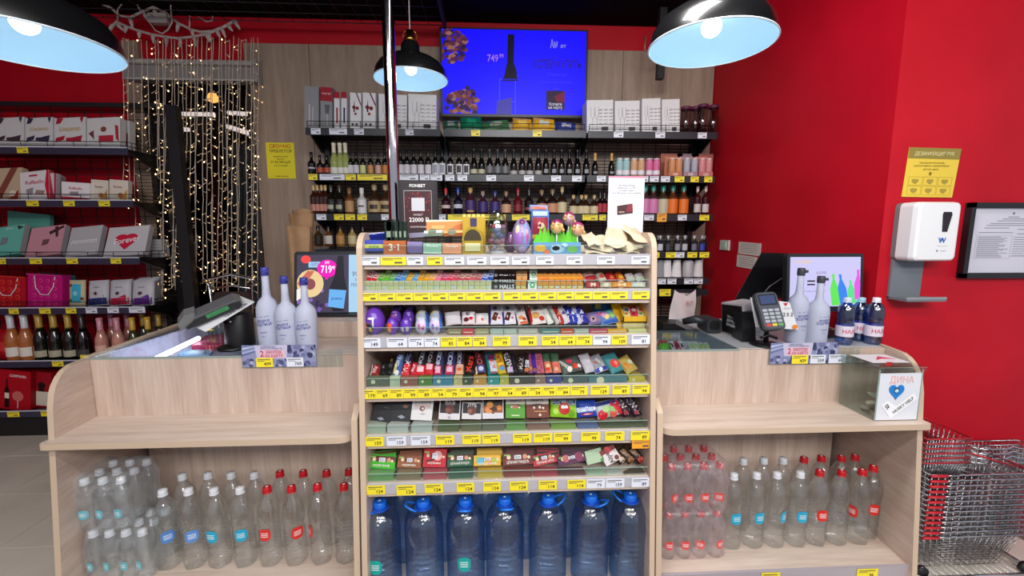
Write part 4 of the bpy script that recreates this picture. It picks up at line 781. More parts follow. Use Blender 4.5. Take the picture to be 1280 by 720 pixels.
# ================================================================== GONDOLA GOODS
# ---- top shelf
z = GZ[0]; Yf = YF(z)
pk('mint_box', 'box', 455, 480, 318, 300, Yf + .03, 80, .06, 'box', '#3c48a8', [('r', 0, .25, 1, .6, '#c8c840'), ('t', 'mint', .5, .42, .2, '#3c7a3c')], z=z + .012, label='blue box with yellow-green band at the left end of the top shelf')
pk('mint_box', 'box', 458, 482, 305, 293, Yf + .10, 40, .03, 'box', '#2c3c9c', [('t', 'menthol', .5, .5, .18, '#d8dcf0')], z=z + .075, label='blue box lying behind the blue and yellow-green one')
r = empty('sachet_box', onz(493.5, Yf + .03, z), 'orange 3-in-1 box filled with dark green stick sachets on the top shelf', 'box')
a, b = onz(479.5, Yf + .025, z), onz(507.5, Yf + .025, z); h1 = hz(a, 301); h2 = hz(a, 277)
m = MB(); m.box((a.x, a.y, z), (b.x, a.y + .07, z + h1), M('#b8622c', .4)); m.text('3·1', M('#f0e8d8', .4), .024, lambda X, Z: ((a.x + b.x) / 2 + X, a.y - .0008, z + h1 * .5 + Z)); m.build('carton', r)
for k in range(9):
    x = a.x + .006 + (b.x - a.x - .012) * (k % 5) / 4; y = a.y + .02 + .025 * (k // 5); m = MB(); t = random.uniform(-.008, .008)
    m.add([(x - .008 + t, y, z + h1 * .8), (x + .008 + t, y, z + h1 * .8), (x + .009 + t * 2, y, z + h2), (x - .009 + t * 2, y, z + h2), (x - .008 + t, y + .006, z + h1 * .8), (x + .008 + t, y + .006, z + h1 * .8), (x + .009 + t * 2, y + .006, z + h2), (x - .009 + t * 2, y + .006, z + h2)],
          [(0, 1, 2, 3), (4, 7, 6, 5), (3, 2, 6, 7), (0, 3, 7, 4), (1, 5, 6, 2)], M('#16261c', .25)); m.box((x - .004 + t, y - .001, z + h1 * 1.25), (x + .003 + t, y - .0002, z + h1 * 1.7), M('#8a9c88', .3)); m.build('stick_sachet', r)
pk('mint_box', 'box', 509, 528, 318, 302, Yf + .03, 85, .05, 'box', '#6c5c90', [('r', 0, .7, 1, 1, '#8a7cac')], z=z + .006, label='low violet box between the orange box and the mint green box')
pk('mint_box', 'box', 511, 530, 303, 291, Yf + .09, 30, .02, 'box', '#b8b4cc', [('t', 'orbit', .5, .5, .2, '#4a4470')], z=z + .075, label='pale violet packet lying behind the low violet box')
for x0, x1, c, c2, tx, lb in ((529, 552, '#8fb8a0', '#d0e4d8', 'Menthol', 'mint green candy box on the top shelf'), (553, 577, '#d89470', '#e8a468', 'Eucalypt', 'peach orange candy box on the top shelf')):
    pk('candy_box', 'box', x0, x1, 318, 304, Yf + .03, 88, .07, 'box', c, [('t', tx, .5, .75, .13, '#f0f0e8'), ('r', 0, 0, 1, .1, c2)], z=z + .003, label=lb)
    pk('candy_box_lid' if False else 'candy_carton', 'box', x0 + 1, x1 + 1, 303, 288, Yf + .04, 55, .02, 'box', c2, [('d', .45, .4, .22, '#6a7460'), ('r', .1, .7, .7, .85, c)], z=z + .075, label=lb.replace('candy box', 'carton resting on its like-coloured candy box'))
pk('display_carton', 'box', 533, 578, 289, 275, Yf + .16, 80, .06, 'box', '#d08c4c', [('q', [(0, .8), (1, .9), (1, 1), (0, 1)], '#e8dcb8'), ('q', [(.6, 0), (1, 0), (1, .7), (.8, .5)], '#c06c34'), ('r', .15, .2, .5, .5, '#e0ac6c')], z=None, label='open orange and cream carton behind the two candy boxes')
r = empty('chocolate_tin', onz(591, Yf + .06, z), 'gold castle-printed chocolate box with an arched front', 'box'); m = MB()
a, b = onz(578, Yf + .03, z), onz(604, Yf + .03, z); cx = (a.x + b.x) / 2; hw = (b.x - a.x) / 2; ht = hz(a, 283); m.prism([(a.x, z), (b.x, z), (b.x, z + ht * .55)] + [(cx + hw * math.cos(R(t)), z + ht * .55 + ht * .45 * math.sin(R(t))) for t in range(0, 181, 20)], a.y, a.y + .09, M('#b89c34', .3, .4), 'y')
m.prism([(cx + hw * .85 * math.cos(R(t)), z + ht * .5 + ht * .4 * math.sin(R(t))) for t in range(0, 181, 20)], a.y - .002, a.y, M('#3c3014', .4), 'y'); m.box((a.x + .01, a.y - .003, z + ht * .12), (b.x - .01, a.y, z + ht * .4), M('#d8d09c', .4)); m.build('front_box', r)
m = MB(); zt_ = hz(Vector((a.x, a.y + .08, z)), 271); m.box((a.x - .004, a.y + .09, z), (b.x + .008, a.y + .12, z + zt_), M('#c9a83c', .3, .3))
for k in range(5): x = a.x - .004 + (b.x - a.x + .012) * (k + .1) / 5; m.box((x, a.y + .09, z + zt_), (x + .012, a.y + .12, z + zt_ + .010), M('#e0d070', .3))
m.box((cx - .012, a.y + .088, z + ht), (cx + .012, a.y + .09, z + zt_ * .97), M('#3a2c5c', .4)); m.build('back_card', r)
def egg(p, rx, h, body, decos, lb, name='candy_egg', grp=None, mt=None, key=None, desc=None):
    m = MB(); prof = [(max(.001, rx * math.sin(math.pi * t / 12) * (1 - .14 * (t / 12 - .5) * 2)), h * (1 - math.cos(math.pi * t / 12)) / 2) for t in range(13)]
    m.lathe([(a, b) for a, b in prof], mt or M(body, .22), 20, p); cz = .5
    def pt(az, v, k): 
        t = v; q = rx * math.sin(math.pi * t) * (1 - .14 * (t - .5) * 2) + k; zz = h * (1 - math.cos(math.pi * t)) / 2; return (p[0] + q * math.cos(R(az)), p[1] + q * math.sin(R(az)), p[2] + zz)
    for i, (az, v, ra, rv, c) in enumerate(decos):
        n = 10; m.add([pt(az, v, .0022 + .0004 * i)] + [pt(az + ra * .5 * math.cos(j * math.tau / n), v + rv * .5 * math.sin(j * math.tau / n), .0016 + .0004 * i) for j in range(n)] + [pt(az + ra * math.cos(j * math.tau / n), v + rv * math.sin(j * math.tau / n), .0008 + .0004 * i) for j in range(n)],
            [(0, 1 + j, 1 + (j + 1) % n) for j in range(n)] + [(1 + j, 1 + n + j, 1 + n + (j + 1) % n, 1 + (j + 1) % n) for j in range(n)], M(c, .3))
    m.lathe([(rx * .4, 0), (rx * .42, .003), (rx * .2, .004)], M(body, .3), 12, p)
    o = thing(name, m, p, lb, 'egg', grp)
    if key: row(key, o, desc)
    return o
# clear plastic egg of sweets and the printed one
p = onz(621.5, Yf + .075, z); h = hz(p, 262); r = empty('egg_jar', p, 'large clear plastic egg filled with colourful sweets', 'jar')
m = MB(); m.lathe([(.001, .004), (.026, .004), (.036, .03), (.041, .06), (.038, .10), (.026, h - .02), (.01, h - .003), (.001, h)], acryl('egg_plastic', '#d4d8de', .26, .12), 24); m.lathe([(.027, 0), (.029, .008), (.026, .012), (.001, .012)], M('#b0b0b8', .3), 20); m.build('egg_shell', r, local=True)
rnd = random.Random(5)
for k in range(26):
    q = .024 * rnd.random() ** .5; aa = rnd.random() * 6.28; zz = .022 + rnd.random() * h * .5; s = .0125; c = rnd.choice(['#c8403c', '#4ca06c', '#c8789c', '#d8a88c', '#88283c', '#6c8cb8'])
    m = MB(); m.lathe([(.001, -s * .7)] + [(s * math.sin(R(t)), -s * .7 * math.cos(R(t))) for t in (45, 90, 135)] + [(.001, s * .7)], M(c, .35), 8, (q * math.cos(aa), q * math.sin(aa), zz)); m.build('sweet', r, local=True)
egg(onz(652, Yf + .075, z), .036, hz(onz(652, Yf + .075, z), 273), '#8a7a9c', [(-120, .5, 26, .20, '#9a6cb8'), (-122, .62, 14, .10, '#d8c8a0'), (-62, .5, 22, .26, '#7c90d8'), (-62, .5, 13, .17, '#c04c84'), (-90, .82, 30, .08, '#5c1c54'), (-62, .58, 8, .05, '#d898b8'), (-90, .22, 30, .1, '#a898c0')], 'large mauve printed egg beside the clear egg', 'gift_egg')
egg(onz(638, Yf + .16, z), .03, hz(onz(638, Yf + .16, z), 290), '#5c3c64', [(-90, .5, 30, .2, '#7c4c7c')], 'dark mauve egg behind the clear and printed eggs', 'gift_egg')
pk('candy_pouch', 'bag', 664, 687, 300, 262, Yf + .16, 84, .03, 'bag', '#4a6cb0', [('r', .08, .05, .92, .18, '#c8a82c'), ('r', .08, .2, .92, .75, '#8c2438'), ('d', .5, .48, .2, '#d8a890'), ('d', .5, .48, .08, '#2c1418'), ('r', .1, .8, .9, .95, '#9cb0d8')], z=None, label='blue and red foil bag standing behind the lollipop stand')
pk('candy_pouch', 'bag', 662, 685, 263, 255, Yf + .20, 70, .02, 'bag', '#7c90c0', [('r', .1, .2, .9, .6, '#c86c5c')], z=None, label='blue foil bag top poking out behind the blue and red bag')
r = empty('lollipop_stand', onz(697, Yf + .06, z), 'blue and green lollipop stand with cartoon sea print', 'stand')
a, b = onz(667, Yf + .03, z), onz(726, Yf + .03, z); h1 = hz(a, 303)
m = MB(); m.box((a.x, a.y, z), (b.x, a.y + .09, z + h1), M('#5c94c0', .4)); w1 = b.x - a.x
for u, v, rr0, c in ((.14, .5, .022, '#d8a83c'), (.5, .45, .026, '#9cc0d8'), (.47, .5, .014, '#b8405c'), (.82, .4, .02, '#6cb04c'), (.28, .2, .012, '#d86c3c'), (.65, .75, .012, '#a8d0e8')):
    m.add([(a.x + u * w1 + rr0 * math.cos(t * .52), a.y - .0012, z + v * h1 + rr0 * .6 * math.sin(t * .52)) for t in range(12)], [tuple(range(12))], M(c, .4))
m.build('printed_base', r)
m = MB(); G = M('#5cb81c', .45)
for k in range(11):
    u = k / 10; x = a.x + .014 + (w1 - .03) * u; hh = .03 + .035 * abs(math.sin(2.3 * k)) ; m.prism([(x - .014, z + h1 * .95), (x + .014, z + h1 * .95), (x + .006, z + h1 + hh * .6), (x, z + h1 + hh)], a.y + .03 + .004 * (k % 2), a.y + .036 + .004 * (k % 2), G, 'y')
m.box((a.x + .006, a.y + .028, z + h1 * .9), (b.x - .006, a.y + .05, z + h1 * 1.1), G); m.build('green_grass', r)
for k, (px, py, c1, c2, dy) in enumerate(((696, 284, '#e0b878', '#7a1c4a', .02), (722, 287, '#dca884', '#8a2458', .03), (711, 274, '#b0909c', '#7a2c4c', .09))):
    c = at(px, py, a.y + dy); q = empty('lollipop', (c.x, c.y, z + h1), 'round %s lollipop with %s cap %s' % (('cream', 'plum', 'at left of the stand') if k == 0 else ('peach', 'plum', 'at right of the stand') if k == 1 else ('mauve', 'dark', 'at the back of the stand')), 'lollipop', 'lollipops in the stand')
    m = MB(); rs = .024; m.lathe([(.001, -rs)] + [(rs * math.sin(R(t)), -rs * math.cos(R(t))) for t in range(20, 180, 20)] + [(.001, rs)], M(c1, .3), 16, c)
    for t in (0, 1, 2, 3, 4): m.lathe([(.001, -.007), (.007, 0), (.001, .007)], M('#c89a5c', .3), 8, (c.x + .02 * math.cos(t * 1.3 + 3.6), c.y - .02, c.z + .012 * math.sin(t * 2.1)))
    m.build('candy_ball', q); m = MB(); m.lathe([(rs * 1.04 * math.sin(R(t)), rs * 1.04 * math.cos(R(t))) for t in (2, 20, 40, 60, 72)], M(c2, .3), 16, c + Vector((0, .004, .004))); m.build('wrapper_cap', q)
    m = MB(); m.tube([(c.x, c.y, c.z - rs), (c.x, c.y, z + h1 - .01)], .0025, M('#e8e8e8', .4), 6); m.build('stick', q)
# kraft bags in a loose pile
KR = noisy('kraft_paper', '#b8a487', '#d0bfa4', 9, .7, .3)
for k, (px, py, wx, wy, rz, ry, rx) in enumerate([(745, 318, .085, .13, -8, 2, 6), (780, 317, .085, .13, 6, -4, 8), (752, 311, .08, .12, -14, 6, 12), (783, 308, .08, .12, 10, -8, 14), (770, 305, .08, .13, -20, 9, 16), (795, 302, .08, .12, 18, 12, 18), (738, 304, .05, .10, 12, -7, 14)]):
    zz = z + [.02, .022, .036, .042, .058, .070, .052][k]; rx += 12; ry *= 1.1; c = onz(px, Yf + .085, zz); Mx = Matrix.Translation(c) @ Matrix.Rotation(R(rz), 4, 'Z') @ Matrix.Rotation(R(rx), 4, 'X') @ Matrix.Rotation(R(ry), 4, 'Y')
    m = MB(); vs = []; nx, ny = 8, 8
    for s in (1, -1):
        for j in range(ny + 1):
            for i in range(nx + 1):
                u, v = i / nx * 2 - 1, j / ny * 2 - 1; f = (1 - u ** 4) * (1 - v ** 4); vs.append((u * wx * .5, v * wy * .5, s * .004 * f + .006 * math.sin(3 * u + k) * math.cos(2.2 * v + k * 2) + .004 * math.sin(5 * v + u * 2 + k)))
    n = (nx + 1) * (ny + 1); fs = []
    for j in range(ny):
        for i in range(nx):
            q = j * (nx + 1) + i; fs.append((q, q + 1, q + nx + 2, q + nx + 1)); fs.append((n + q, n + q + nx + 1, n + q + nx + 2, n + q + 1))
    m.add(vs, fs, KR, True); o = m.build('kraft_bag', mtx=Mx, local=True)
    tag(o, 'crumpled kraft paper bag, %s in the pile beside the lollipop stand' % ['lowest at left', 'lowest at right', 'second layer left', 'second layer right', 'middle of top layer', 'topmost at right', 'topmost at left'][k], 'paper bag', 'kraft bags on the top shelf')
# ---- gum shelf: every column a slanting pack over a stacked one
z = GZ[1]; Yf = YF(z); gum = []
cl = ['#c8202c', '#c8202c', '#4c9c3c', '#5cac34', '#4ca04c', '#3c6cb8', '#4c88cc', '#d8a020', '#4c90c8', '#d88c1c', '#d8981c', '#e09040', '#d8708c', '#c8305c', '#d02c50', '#c8405c', '#b04858', '#b83c4c', '#c05864', '#a84c58', '#3c5cb0', '#2c4ca8']
c2 = ['#e8d8d8', '#e8d8d8', '#b8d088', '#b0cc7c', '#a8d0a0', '#a0c4e0', '#a8cce8', '#e8c060', '#b0cce0', '#e8c470', '#e8c470', '#f0d0a0', '#e8b8b8', '#e0a0b0', '#f0a0b0', '#e0b0a8', '#e0c0b0', '#e0c0b0', '#d8c0b8', '#e0a8a0', '#c8d8ec', '#c0d0ec']
for k in range(22):
    x0 = 456.5 + 7.25 * k; gum.append((x0, x0 + 6.8, cl[k], c2[k], 338 + (3 if k % 3 else 0), (k - 10) * -.02 + 5 - .1 * k))
for k in range(2): gum.append((645.5 + 7 * k, 652 + 7 * k, '#d89858', '#e8c090', 339, 0))
for k in range(8): gum.append((673 + 7.2 * k, 679.8 + 7.2 * k, ['#e0803c', '#d87430', '#d89830', '#e08c1c', '#e88420', '#e88c1c', '#e09028', '#e07c1c'][k], '#f0a850', 342, -4))
names = {0: 'red and white', 2: 'green', 5: 'blue', 7: 'orange', 12: 'pink', 15: 'dusty red', 20: 'blue'}
def gname(k):
    if k >= 24: return 'orange'
    if k >= 22: return 'tan'
    return names[max(i for i in names if i <= k)]
for k, (x0, x1, c, cc, yt, xs) in enumerate(gum):
    pk('gum_pack', 'gum', x0, x1, 351.5, yt, Yf + .045, 42, .010, 'box', cc, [('r', 0, .0, 1, .30, c), ('r', .2, .45, .8, .85, c), ('d', .5, .65, .25, cc)], z=z + .030, xs=xs, key='gum_top', desc='slanting %s gum pack' % gname(k))
    pk('gum_pack', 'gum', x0 - 1.5, x1 - 1.5, 361, 352, Yf + .022, 86, .05, 'box', '#d9dcae' if k < 22 else '#e0a040', [('r', 0, .48, 1, .52, '#6a6c50'), ('r', 0, 0, .04, 1, '#7c7e60'), ('r', .15, .1, .85, .4, '#c0c888' if k % 3 else '#b8c8c8'), ('r', .15, .6, .85, .9, '#c8c488' if k < 22 else '#d89030')], z=z, key='gum_base', desc='pale stacked gum pack')
endrow('gum_top', 'in the slanting gum row'); endrow('gum_base', 'in the lower gum row')
HB_ = '#20221f'
for j in range(3):
    pk('drops_pack', 'sweets', 615 + j * 0, 645, 361 - 6.2 * j, 355.5 - 6.2 * j, Yf + .02 + .022 * j, 84, .03, 'box', HB_, [('t', 'HALLS', .62, .5, .17, '#ececec', 0, .6), ('d', .16, .5, .07, '#8a8c88')], z=z + .0005 + .0215 * j, label='black strip of menthol drops, %s of its stack' % ['lowest', 'middle', 'topmost'][j], group='stacked black menthol drops')
for j in range(2):
    pk('gum_pack', 'gum', 660 + 2 * j, 671 + 1 * j, [361, 350][j], [351, 336][j], Yf + [.024, .05][j], [86, 50][j], .04 if j == 0 else .012, 'box', '#dce8e0', [('d', .5, .5, .3, '#4ca878'), ('d', .5, .5, .14, '#dce8e0'), ('r', 0, .8, 1, .9, '#4ca878'), ('t', 'mint', .5, .2, .2, '#3c8c64')], z=z + [0, .03][j], label='white gum pack with a green ring, %s' % ['standing below', 'slanting above'][j], group='green ring gum packs')
for x0, x1, c, dec, lb in ((731, 748, '#b8a89c', [('r', .1, 0, .9, .45, '#a82430'), ('t', 'mentos', .5, .7, .2, '#c05058')], 'silver and red roll bag on the gum shelf'), (749, 760, '#cbb8a8', [('d', .5, .4, .3, '#c05848')], 'beige wrapped roll on the gum shelf'), (761, 772, '#b02028', [('d', .5, .3, .25, '#d86c4c')], 'red wrapped roll on the gum shelf'), (773, 783, '#c85c1c', [('d', .5, .3, .3, '#e0b040')], 'orange wrapped roll on the gum shelf')):
    pk('sweet_roll', 'sweets', x0, x1, 352, 339, Yf + .05, 40, .02, 'bar', c, dec, z=z + .03, xs=-6, label=lb)
for k, (x0, x1) in enumerate(((785, 796), (797, 808))): pk('sweet_roll', 'sweets', x0, x1, 353, 340, Yf + .05, 40, .02, 'bar', '#d8d4d4', [('r', .1, .05, .9, .3, '#a8b8a0'), ('d', .5, .6, .25, '#c0bcc0')], z=z + .03, xs=-5, label=['left', 'right'][k] + ' white wrapped roll at the right end of the gum shelf')
for x0, x1, c, lb in ((733, 750, '#b83c34', 'red crinkled roll lying at the gum shelf lip'), (751, 765, '#cdbca4', 'cream roll lying at the gum shelf lip'), (765, 790, '#e09028', 'orange triangular pack lying at the gum shelf lip'), (790, 808, '#ccd4cc', 'pale wrapped roll lying at the gum shelf lip')):
    pk('sweet_roll', 'sweets', x0, x1, 361, 352, Yf + .022, 80, .02, 'bar', c, [('d', .5, .5, .2, '#e8d8c0')], z=z + .004, label=lb)
# ---- egg and wafer shelf
z = GZ[2]; Yf = YF(z)
def E_(px, yt, dy, rx, body, decs, lb, zz=0):
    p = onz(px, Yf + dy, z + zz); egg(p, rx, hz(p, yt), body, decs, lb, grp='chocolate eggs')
E_(469, 383, .055, .036, '#6c3cb4', [(-118, .34, 34, .15, '#8a6a3c'), (-112, .36, 26, .11, '#2c2440'), (-105, .32, 13, .07, '#d8a84c'), (-130, .38, 10, .08, '#b85c3c'), (-85, .5, 5, .12, '#e0dce8'), (-95, .58, 20, .03, '#e0dce8')], 'largest purple egg, at the left end of the egg shelf')
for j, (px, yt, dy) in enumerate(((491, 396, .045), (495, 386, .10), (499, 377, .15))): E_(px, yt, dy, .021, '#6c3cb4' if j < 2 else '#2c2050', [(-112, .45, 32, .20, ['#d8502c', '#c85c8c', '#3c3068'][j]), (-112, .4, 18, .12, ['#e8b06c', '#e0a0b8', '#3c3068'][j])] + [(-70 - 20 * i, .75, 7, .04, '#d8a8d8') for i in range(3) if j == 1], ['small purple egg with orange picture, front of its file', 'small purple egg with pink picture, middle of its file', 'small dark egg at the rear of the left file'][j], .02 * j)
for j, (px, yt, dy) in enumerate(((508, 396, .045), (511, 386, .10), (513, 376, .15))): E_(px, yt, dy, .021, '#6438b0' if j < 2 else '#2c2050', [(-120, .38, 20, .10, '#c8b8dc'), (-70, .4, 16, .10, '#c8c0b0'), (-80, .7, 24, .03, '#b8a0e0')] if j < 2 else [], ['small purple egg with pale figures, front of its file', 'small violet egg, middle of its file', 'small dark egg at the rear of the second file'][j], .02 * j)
for f, px0 in enumerate((528, 545)):
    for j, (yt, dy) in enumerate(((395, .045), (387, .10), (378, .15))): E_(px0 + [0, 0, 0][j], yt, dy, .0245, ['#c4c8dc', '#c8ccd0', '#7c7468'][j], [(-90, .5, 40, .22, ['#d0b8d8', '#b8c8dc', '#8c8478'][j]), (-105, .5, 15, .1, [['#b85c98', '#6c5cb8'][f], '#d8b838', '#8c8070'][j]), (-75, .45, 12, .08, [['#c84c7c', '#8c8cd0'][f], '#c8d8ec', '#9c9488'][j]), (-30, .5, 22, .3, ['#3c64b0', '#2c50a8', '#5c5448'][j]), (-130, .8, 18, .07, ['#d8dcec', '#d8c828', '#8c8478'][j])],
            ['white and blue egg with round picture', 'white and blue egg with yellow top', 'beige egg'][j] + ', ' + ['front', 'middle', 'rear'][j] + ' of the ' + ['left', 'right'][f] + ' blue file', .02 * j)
wf = [(557, 577, 411, 388, '#c8c4c8', [('q', [(.0, .1), (.15, 0), (1, .6), (1, .75)], '#b03840'), ('q', [(0, .4), (0, .3), (.9, .85), (.8, .95)], '#8c8c9c'), ('q', [(0, .6), (0, .5), (.5, .9), (.4, .98)], '#a04048'), ('q', [(.4, 0), (.6, 0), (1, .3), (1, .42)], '#8c8c9c')], 'striped silver wafer pack with red lines', -2),
      (577, 594, 411, 388, '#d8d0d4', [('q', [(.1, 0), (.5, .3), (.9, 0)], '#b82038'), ('d', .35, .3, .2, '#5c1c24'), ('d', .7, .4, .16, '#c8283c'), ('r', .5, .5, .9, .8, '#e8e4e8'), ('d', .5, .75, .2, '#7c7478')], 'white wafer pack with dark red splash', 0),
      (594, 611, 411, 390, '#dcd4d4', [('q', [(0, .1), (.3, 0), (.3, .9), (0, .7)], '#d82c64'), ('q', [(.3, .05), (.7, .3), (.5, .5)], '#c8402c'), ('r', .6, .3, .85, .9, '#b8c4c8')], 'white wafer pack with pink left edge', 0),
      (612, 629, 410, 379, '#d4d0d8', [('r', 0, 0, .12, 1, '#2c2c78'), ('r', .12, .6, .9, .98, '#8c8c94'), ('d', .45, .75, .18, '#3c3c44'), ('q', [(.15, .2), (.5, .1), (.7, .5), (.4, .55)], '#5c2a1c'), ('d', .75, .25, .1, '#c8404c')], 'white and grey bar with cocoa picture, left of its pair', -1),
      (629, 646, 410, 379, '#d4d0d8', [('r', 0, 0, .14, .6, '#24308c'), ('r', .12, .6, .9, .98, '#8c8c94'), ('d', .45, .75, .18, '#3c3c44'), ('q', [(.1, .2), (.45, .1), (.7, .5), (.4, .55)], '#4c2418'), ('d', .75, .25, .1, '#b0608c')], 'white and grey bar with cocoa picture, right of its pair', -3),
      (648, 661, 410, 381, '#d8d4d4', [('r', .1, .6, .9, .98, '#8c8484'), ('d', .45, .75, .18, '#4c4440'), ('d', .4, .3, .25, '#c88448'), ('d', .7, .2, .2, '#b83c2c'), ('r', .2, 0, .95, .08, '#e0642c')], 'narrow white bar with caramel picture', -6),
      (664, 684, 410, 379, '#d8d0cc', [('r', 0, 0, .15, .98, '#a81c1c'), ('r', .15, .62, .9, .98, '#8c8480'), ('d', .5, .75, .16, '#4c443c'), ('d', .4, .38, .25, '#c89858'), ('d', .75, .2, .18, '#b83428')], 'white bar with red left edge and nut picture', -6),
      (685, 694, 409, 383, '#d4d4d0', [('r', .7, 0, 1, 1, '#8c9c8c')], 'thin pale bar on the wafer shelf', -9), (695, 703, 409, 380, '#b8b4b0', [('r', .6, 0, 1, 1, '#a83024')], 'thin grey and red bar on the wafer shelf', -12)]
for x0, x1, yb, yt, c, dec, lb, xs in wf: pk('wafer_bar', 'sweets', x0, x1 - .5, yb, yt, Yf + .05, 48, .018, 'bar', c, dec, z=z + .035, xs=xs, label=lb + ('' if 'shelf' in lb else ', egg shelf'))
for x0, x1, c, lb in ((560, 577, '#8c7c58', 'brown pack lying under the striped wafer'), (578, 592, '#c8343c', 'red pack lying under the white wafers'), (594, 611, '#9c9468', 'olive pack lying under the white wafers'), (613, 629, '#9cb0a8', 'pale carton under the left cocoa bar'), (630, 646, '#a0b0a4', 'pale carton under the right cocoa bar'), (648, 672, '#a8a8a0', 'pale carton under the caramel bar'), (676, 700, '#4c7c78', 'teal carton on the egg shelf'), (701, 717, '#b84c24', 'orange-red carton on the egg shelf'), (718, 736, '#a0a8a0', 'grey-green carton on the egg shelf'), (737, 760, '#b84858', 'coral carton on the egg shelf'), (760, 783, '#d8a020', 'amber carton on the egg shelf'), (786, 808, '#c8c888', 'pale yellow carton on the egg shelf')):
    pk('wafer_carton', 'sweets', x0, x1, 419, 412, Yf + .02, 88, .022, 'box', c, [('r', .1, .4, .9, .6, '#c8c4b0')], z=z + .0, label=lb)
for k in range(6):
    pk('wafer_bar', 'sweets', 700 + 5.6 * k, 710 + 5.6 * k, 409 - k % 2, 383 - (k % 3), Yf + .05, 48, .016, 'bar', ['#a02c24', '#c8c4cc', '#242c88', '#2838a0', '#b8bccc', '#2c2c90'][k], [('q', [(.1, .1), (.6, .0), (.9, .3), (.3, .4)], '#dcdce8'), ('q', [(.2, .5), (.8, .45), (.7, .7)], ['#d8a080', '#5c3c98', '#c8ccdc', '#d8dcec', '#3c4cb0', '#c8ccdc'][k])], z=z + .035 + .002 * (k % 2), xs=-12, key='milkbar', desc='blue and white milk wafer')
endrow('milkbar', 'in the blue cluster')
pk('candy_bag', 'bag', 736, 760, 408, 387, Yf + .055, 45, .03, 'bag', '#7c6c98', [('d', .3, .3, .16, '#c8a09c'), ('d', .3, .3, .07, '#201c24'), ('q', [(.4, .5), (.9, .5), (.8, .9), (.3, .8)], '#4c9cc8'), ('d', .7, .6, .14, '#c85c94')], z=z + .035, xs=-5, label='mauve bag with an eye picture on the egg shelf')
pk('candy_bag', 'bag', 752, 776, 409, 386, Yf + .05, 45, .03, 'bag', '#5c7cac', [('r', .15, .03, .95, .2, '#2c5cb0'), ('d', .35, .6, .18, '#c890b8'), ('d', .7, .5, .18, '#8cb86c'), ('d', .6, .75, .14, '#5ca8b8'), ('d', .4, .4, .12, '#d8c87c')], z=z + .036, xs=-8, label='bright blue picture bag on the egg shelf')
pk('candy_bag', 'bag', 742, 765, 390, 378, Yf + .12, 60, .03, 'bag', '#2c5c94', [('r', .1, .3, .4, .8, '#a89c3c')], z=None, label='dark blue bag at the back of the egg shelf')
r = empty('display_tray', onz(792, Yf + .05, z), 'yellow card tray tilted at the right end of the egg shelf', 'tray')
a0, b0 = onz(779, Yf + .04, z + .045), onz(809, Yf + .04, z + .045); m = MB(); YC_ = M('#d8a814', .5); x0, x1, y0, z0 = a0.x, b0.x, a0.y, z + .035
m.box((x0, y0, z0), (x1, y0 + .003, z0 + .022), YC_); m.box((x0, y0, z0), (x1, y0 + .12, z0 + .003), YC_)
for xx in (x0, x1 - .003): m.prism([(y0, z0), (y0 + .12, z0), (y0 + .12, z0 + .10), (y0, z0 + .022)], xx, xx + .003, YC_, 'x')
m.box((x0, y0 + .117, z0), (x1, y0 + .12, z0 + .10), YC_); m.box((x0 + .004, y0 + .01, z), (x1 - .004, y0 + .11, z0 + .0005), M('#c8b878', .5)); m.build('tray_card', r)
for k in range(3): pk('kids_candy', 'sweets', 780 + 9 * k, 790 + 9 * k, 394, 381, y0 + .012, 30, .012, 'bar', ['#d8cc90', '#c83c54', '#d8d0a0'][k], [('d', .5, .6, .3, ['#3c4c80', '#e8d0d8', '#c83c44'][k]), ('d', .4, .3, .2, ['#b86c3c', '#8c1c34', '#5c8c4c'][k])], z=z0 + .014, xs=-3, label=['cream pack at left in the yellow tray', 'red pack in the middle of the yellow tray', 'cream pack at right in the yellow tray'][k])
pk('candy_bag', 'bag', 772, 783, 408, 380, Yf + .06, 60, .01, 'box', '#d0a010', [], z=z + .01, xs=-8, label='yellow card divider beside the yellow tray')
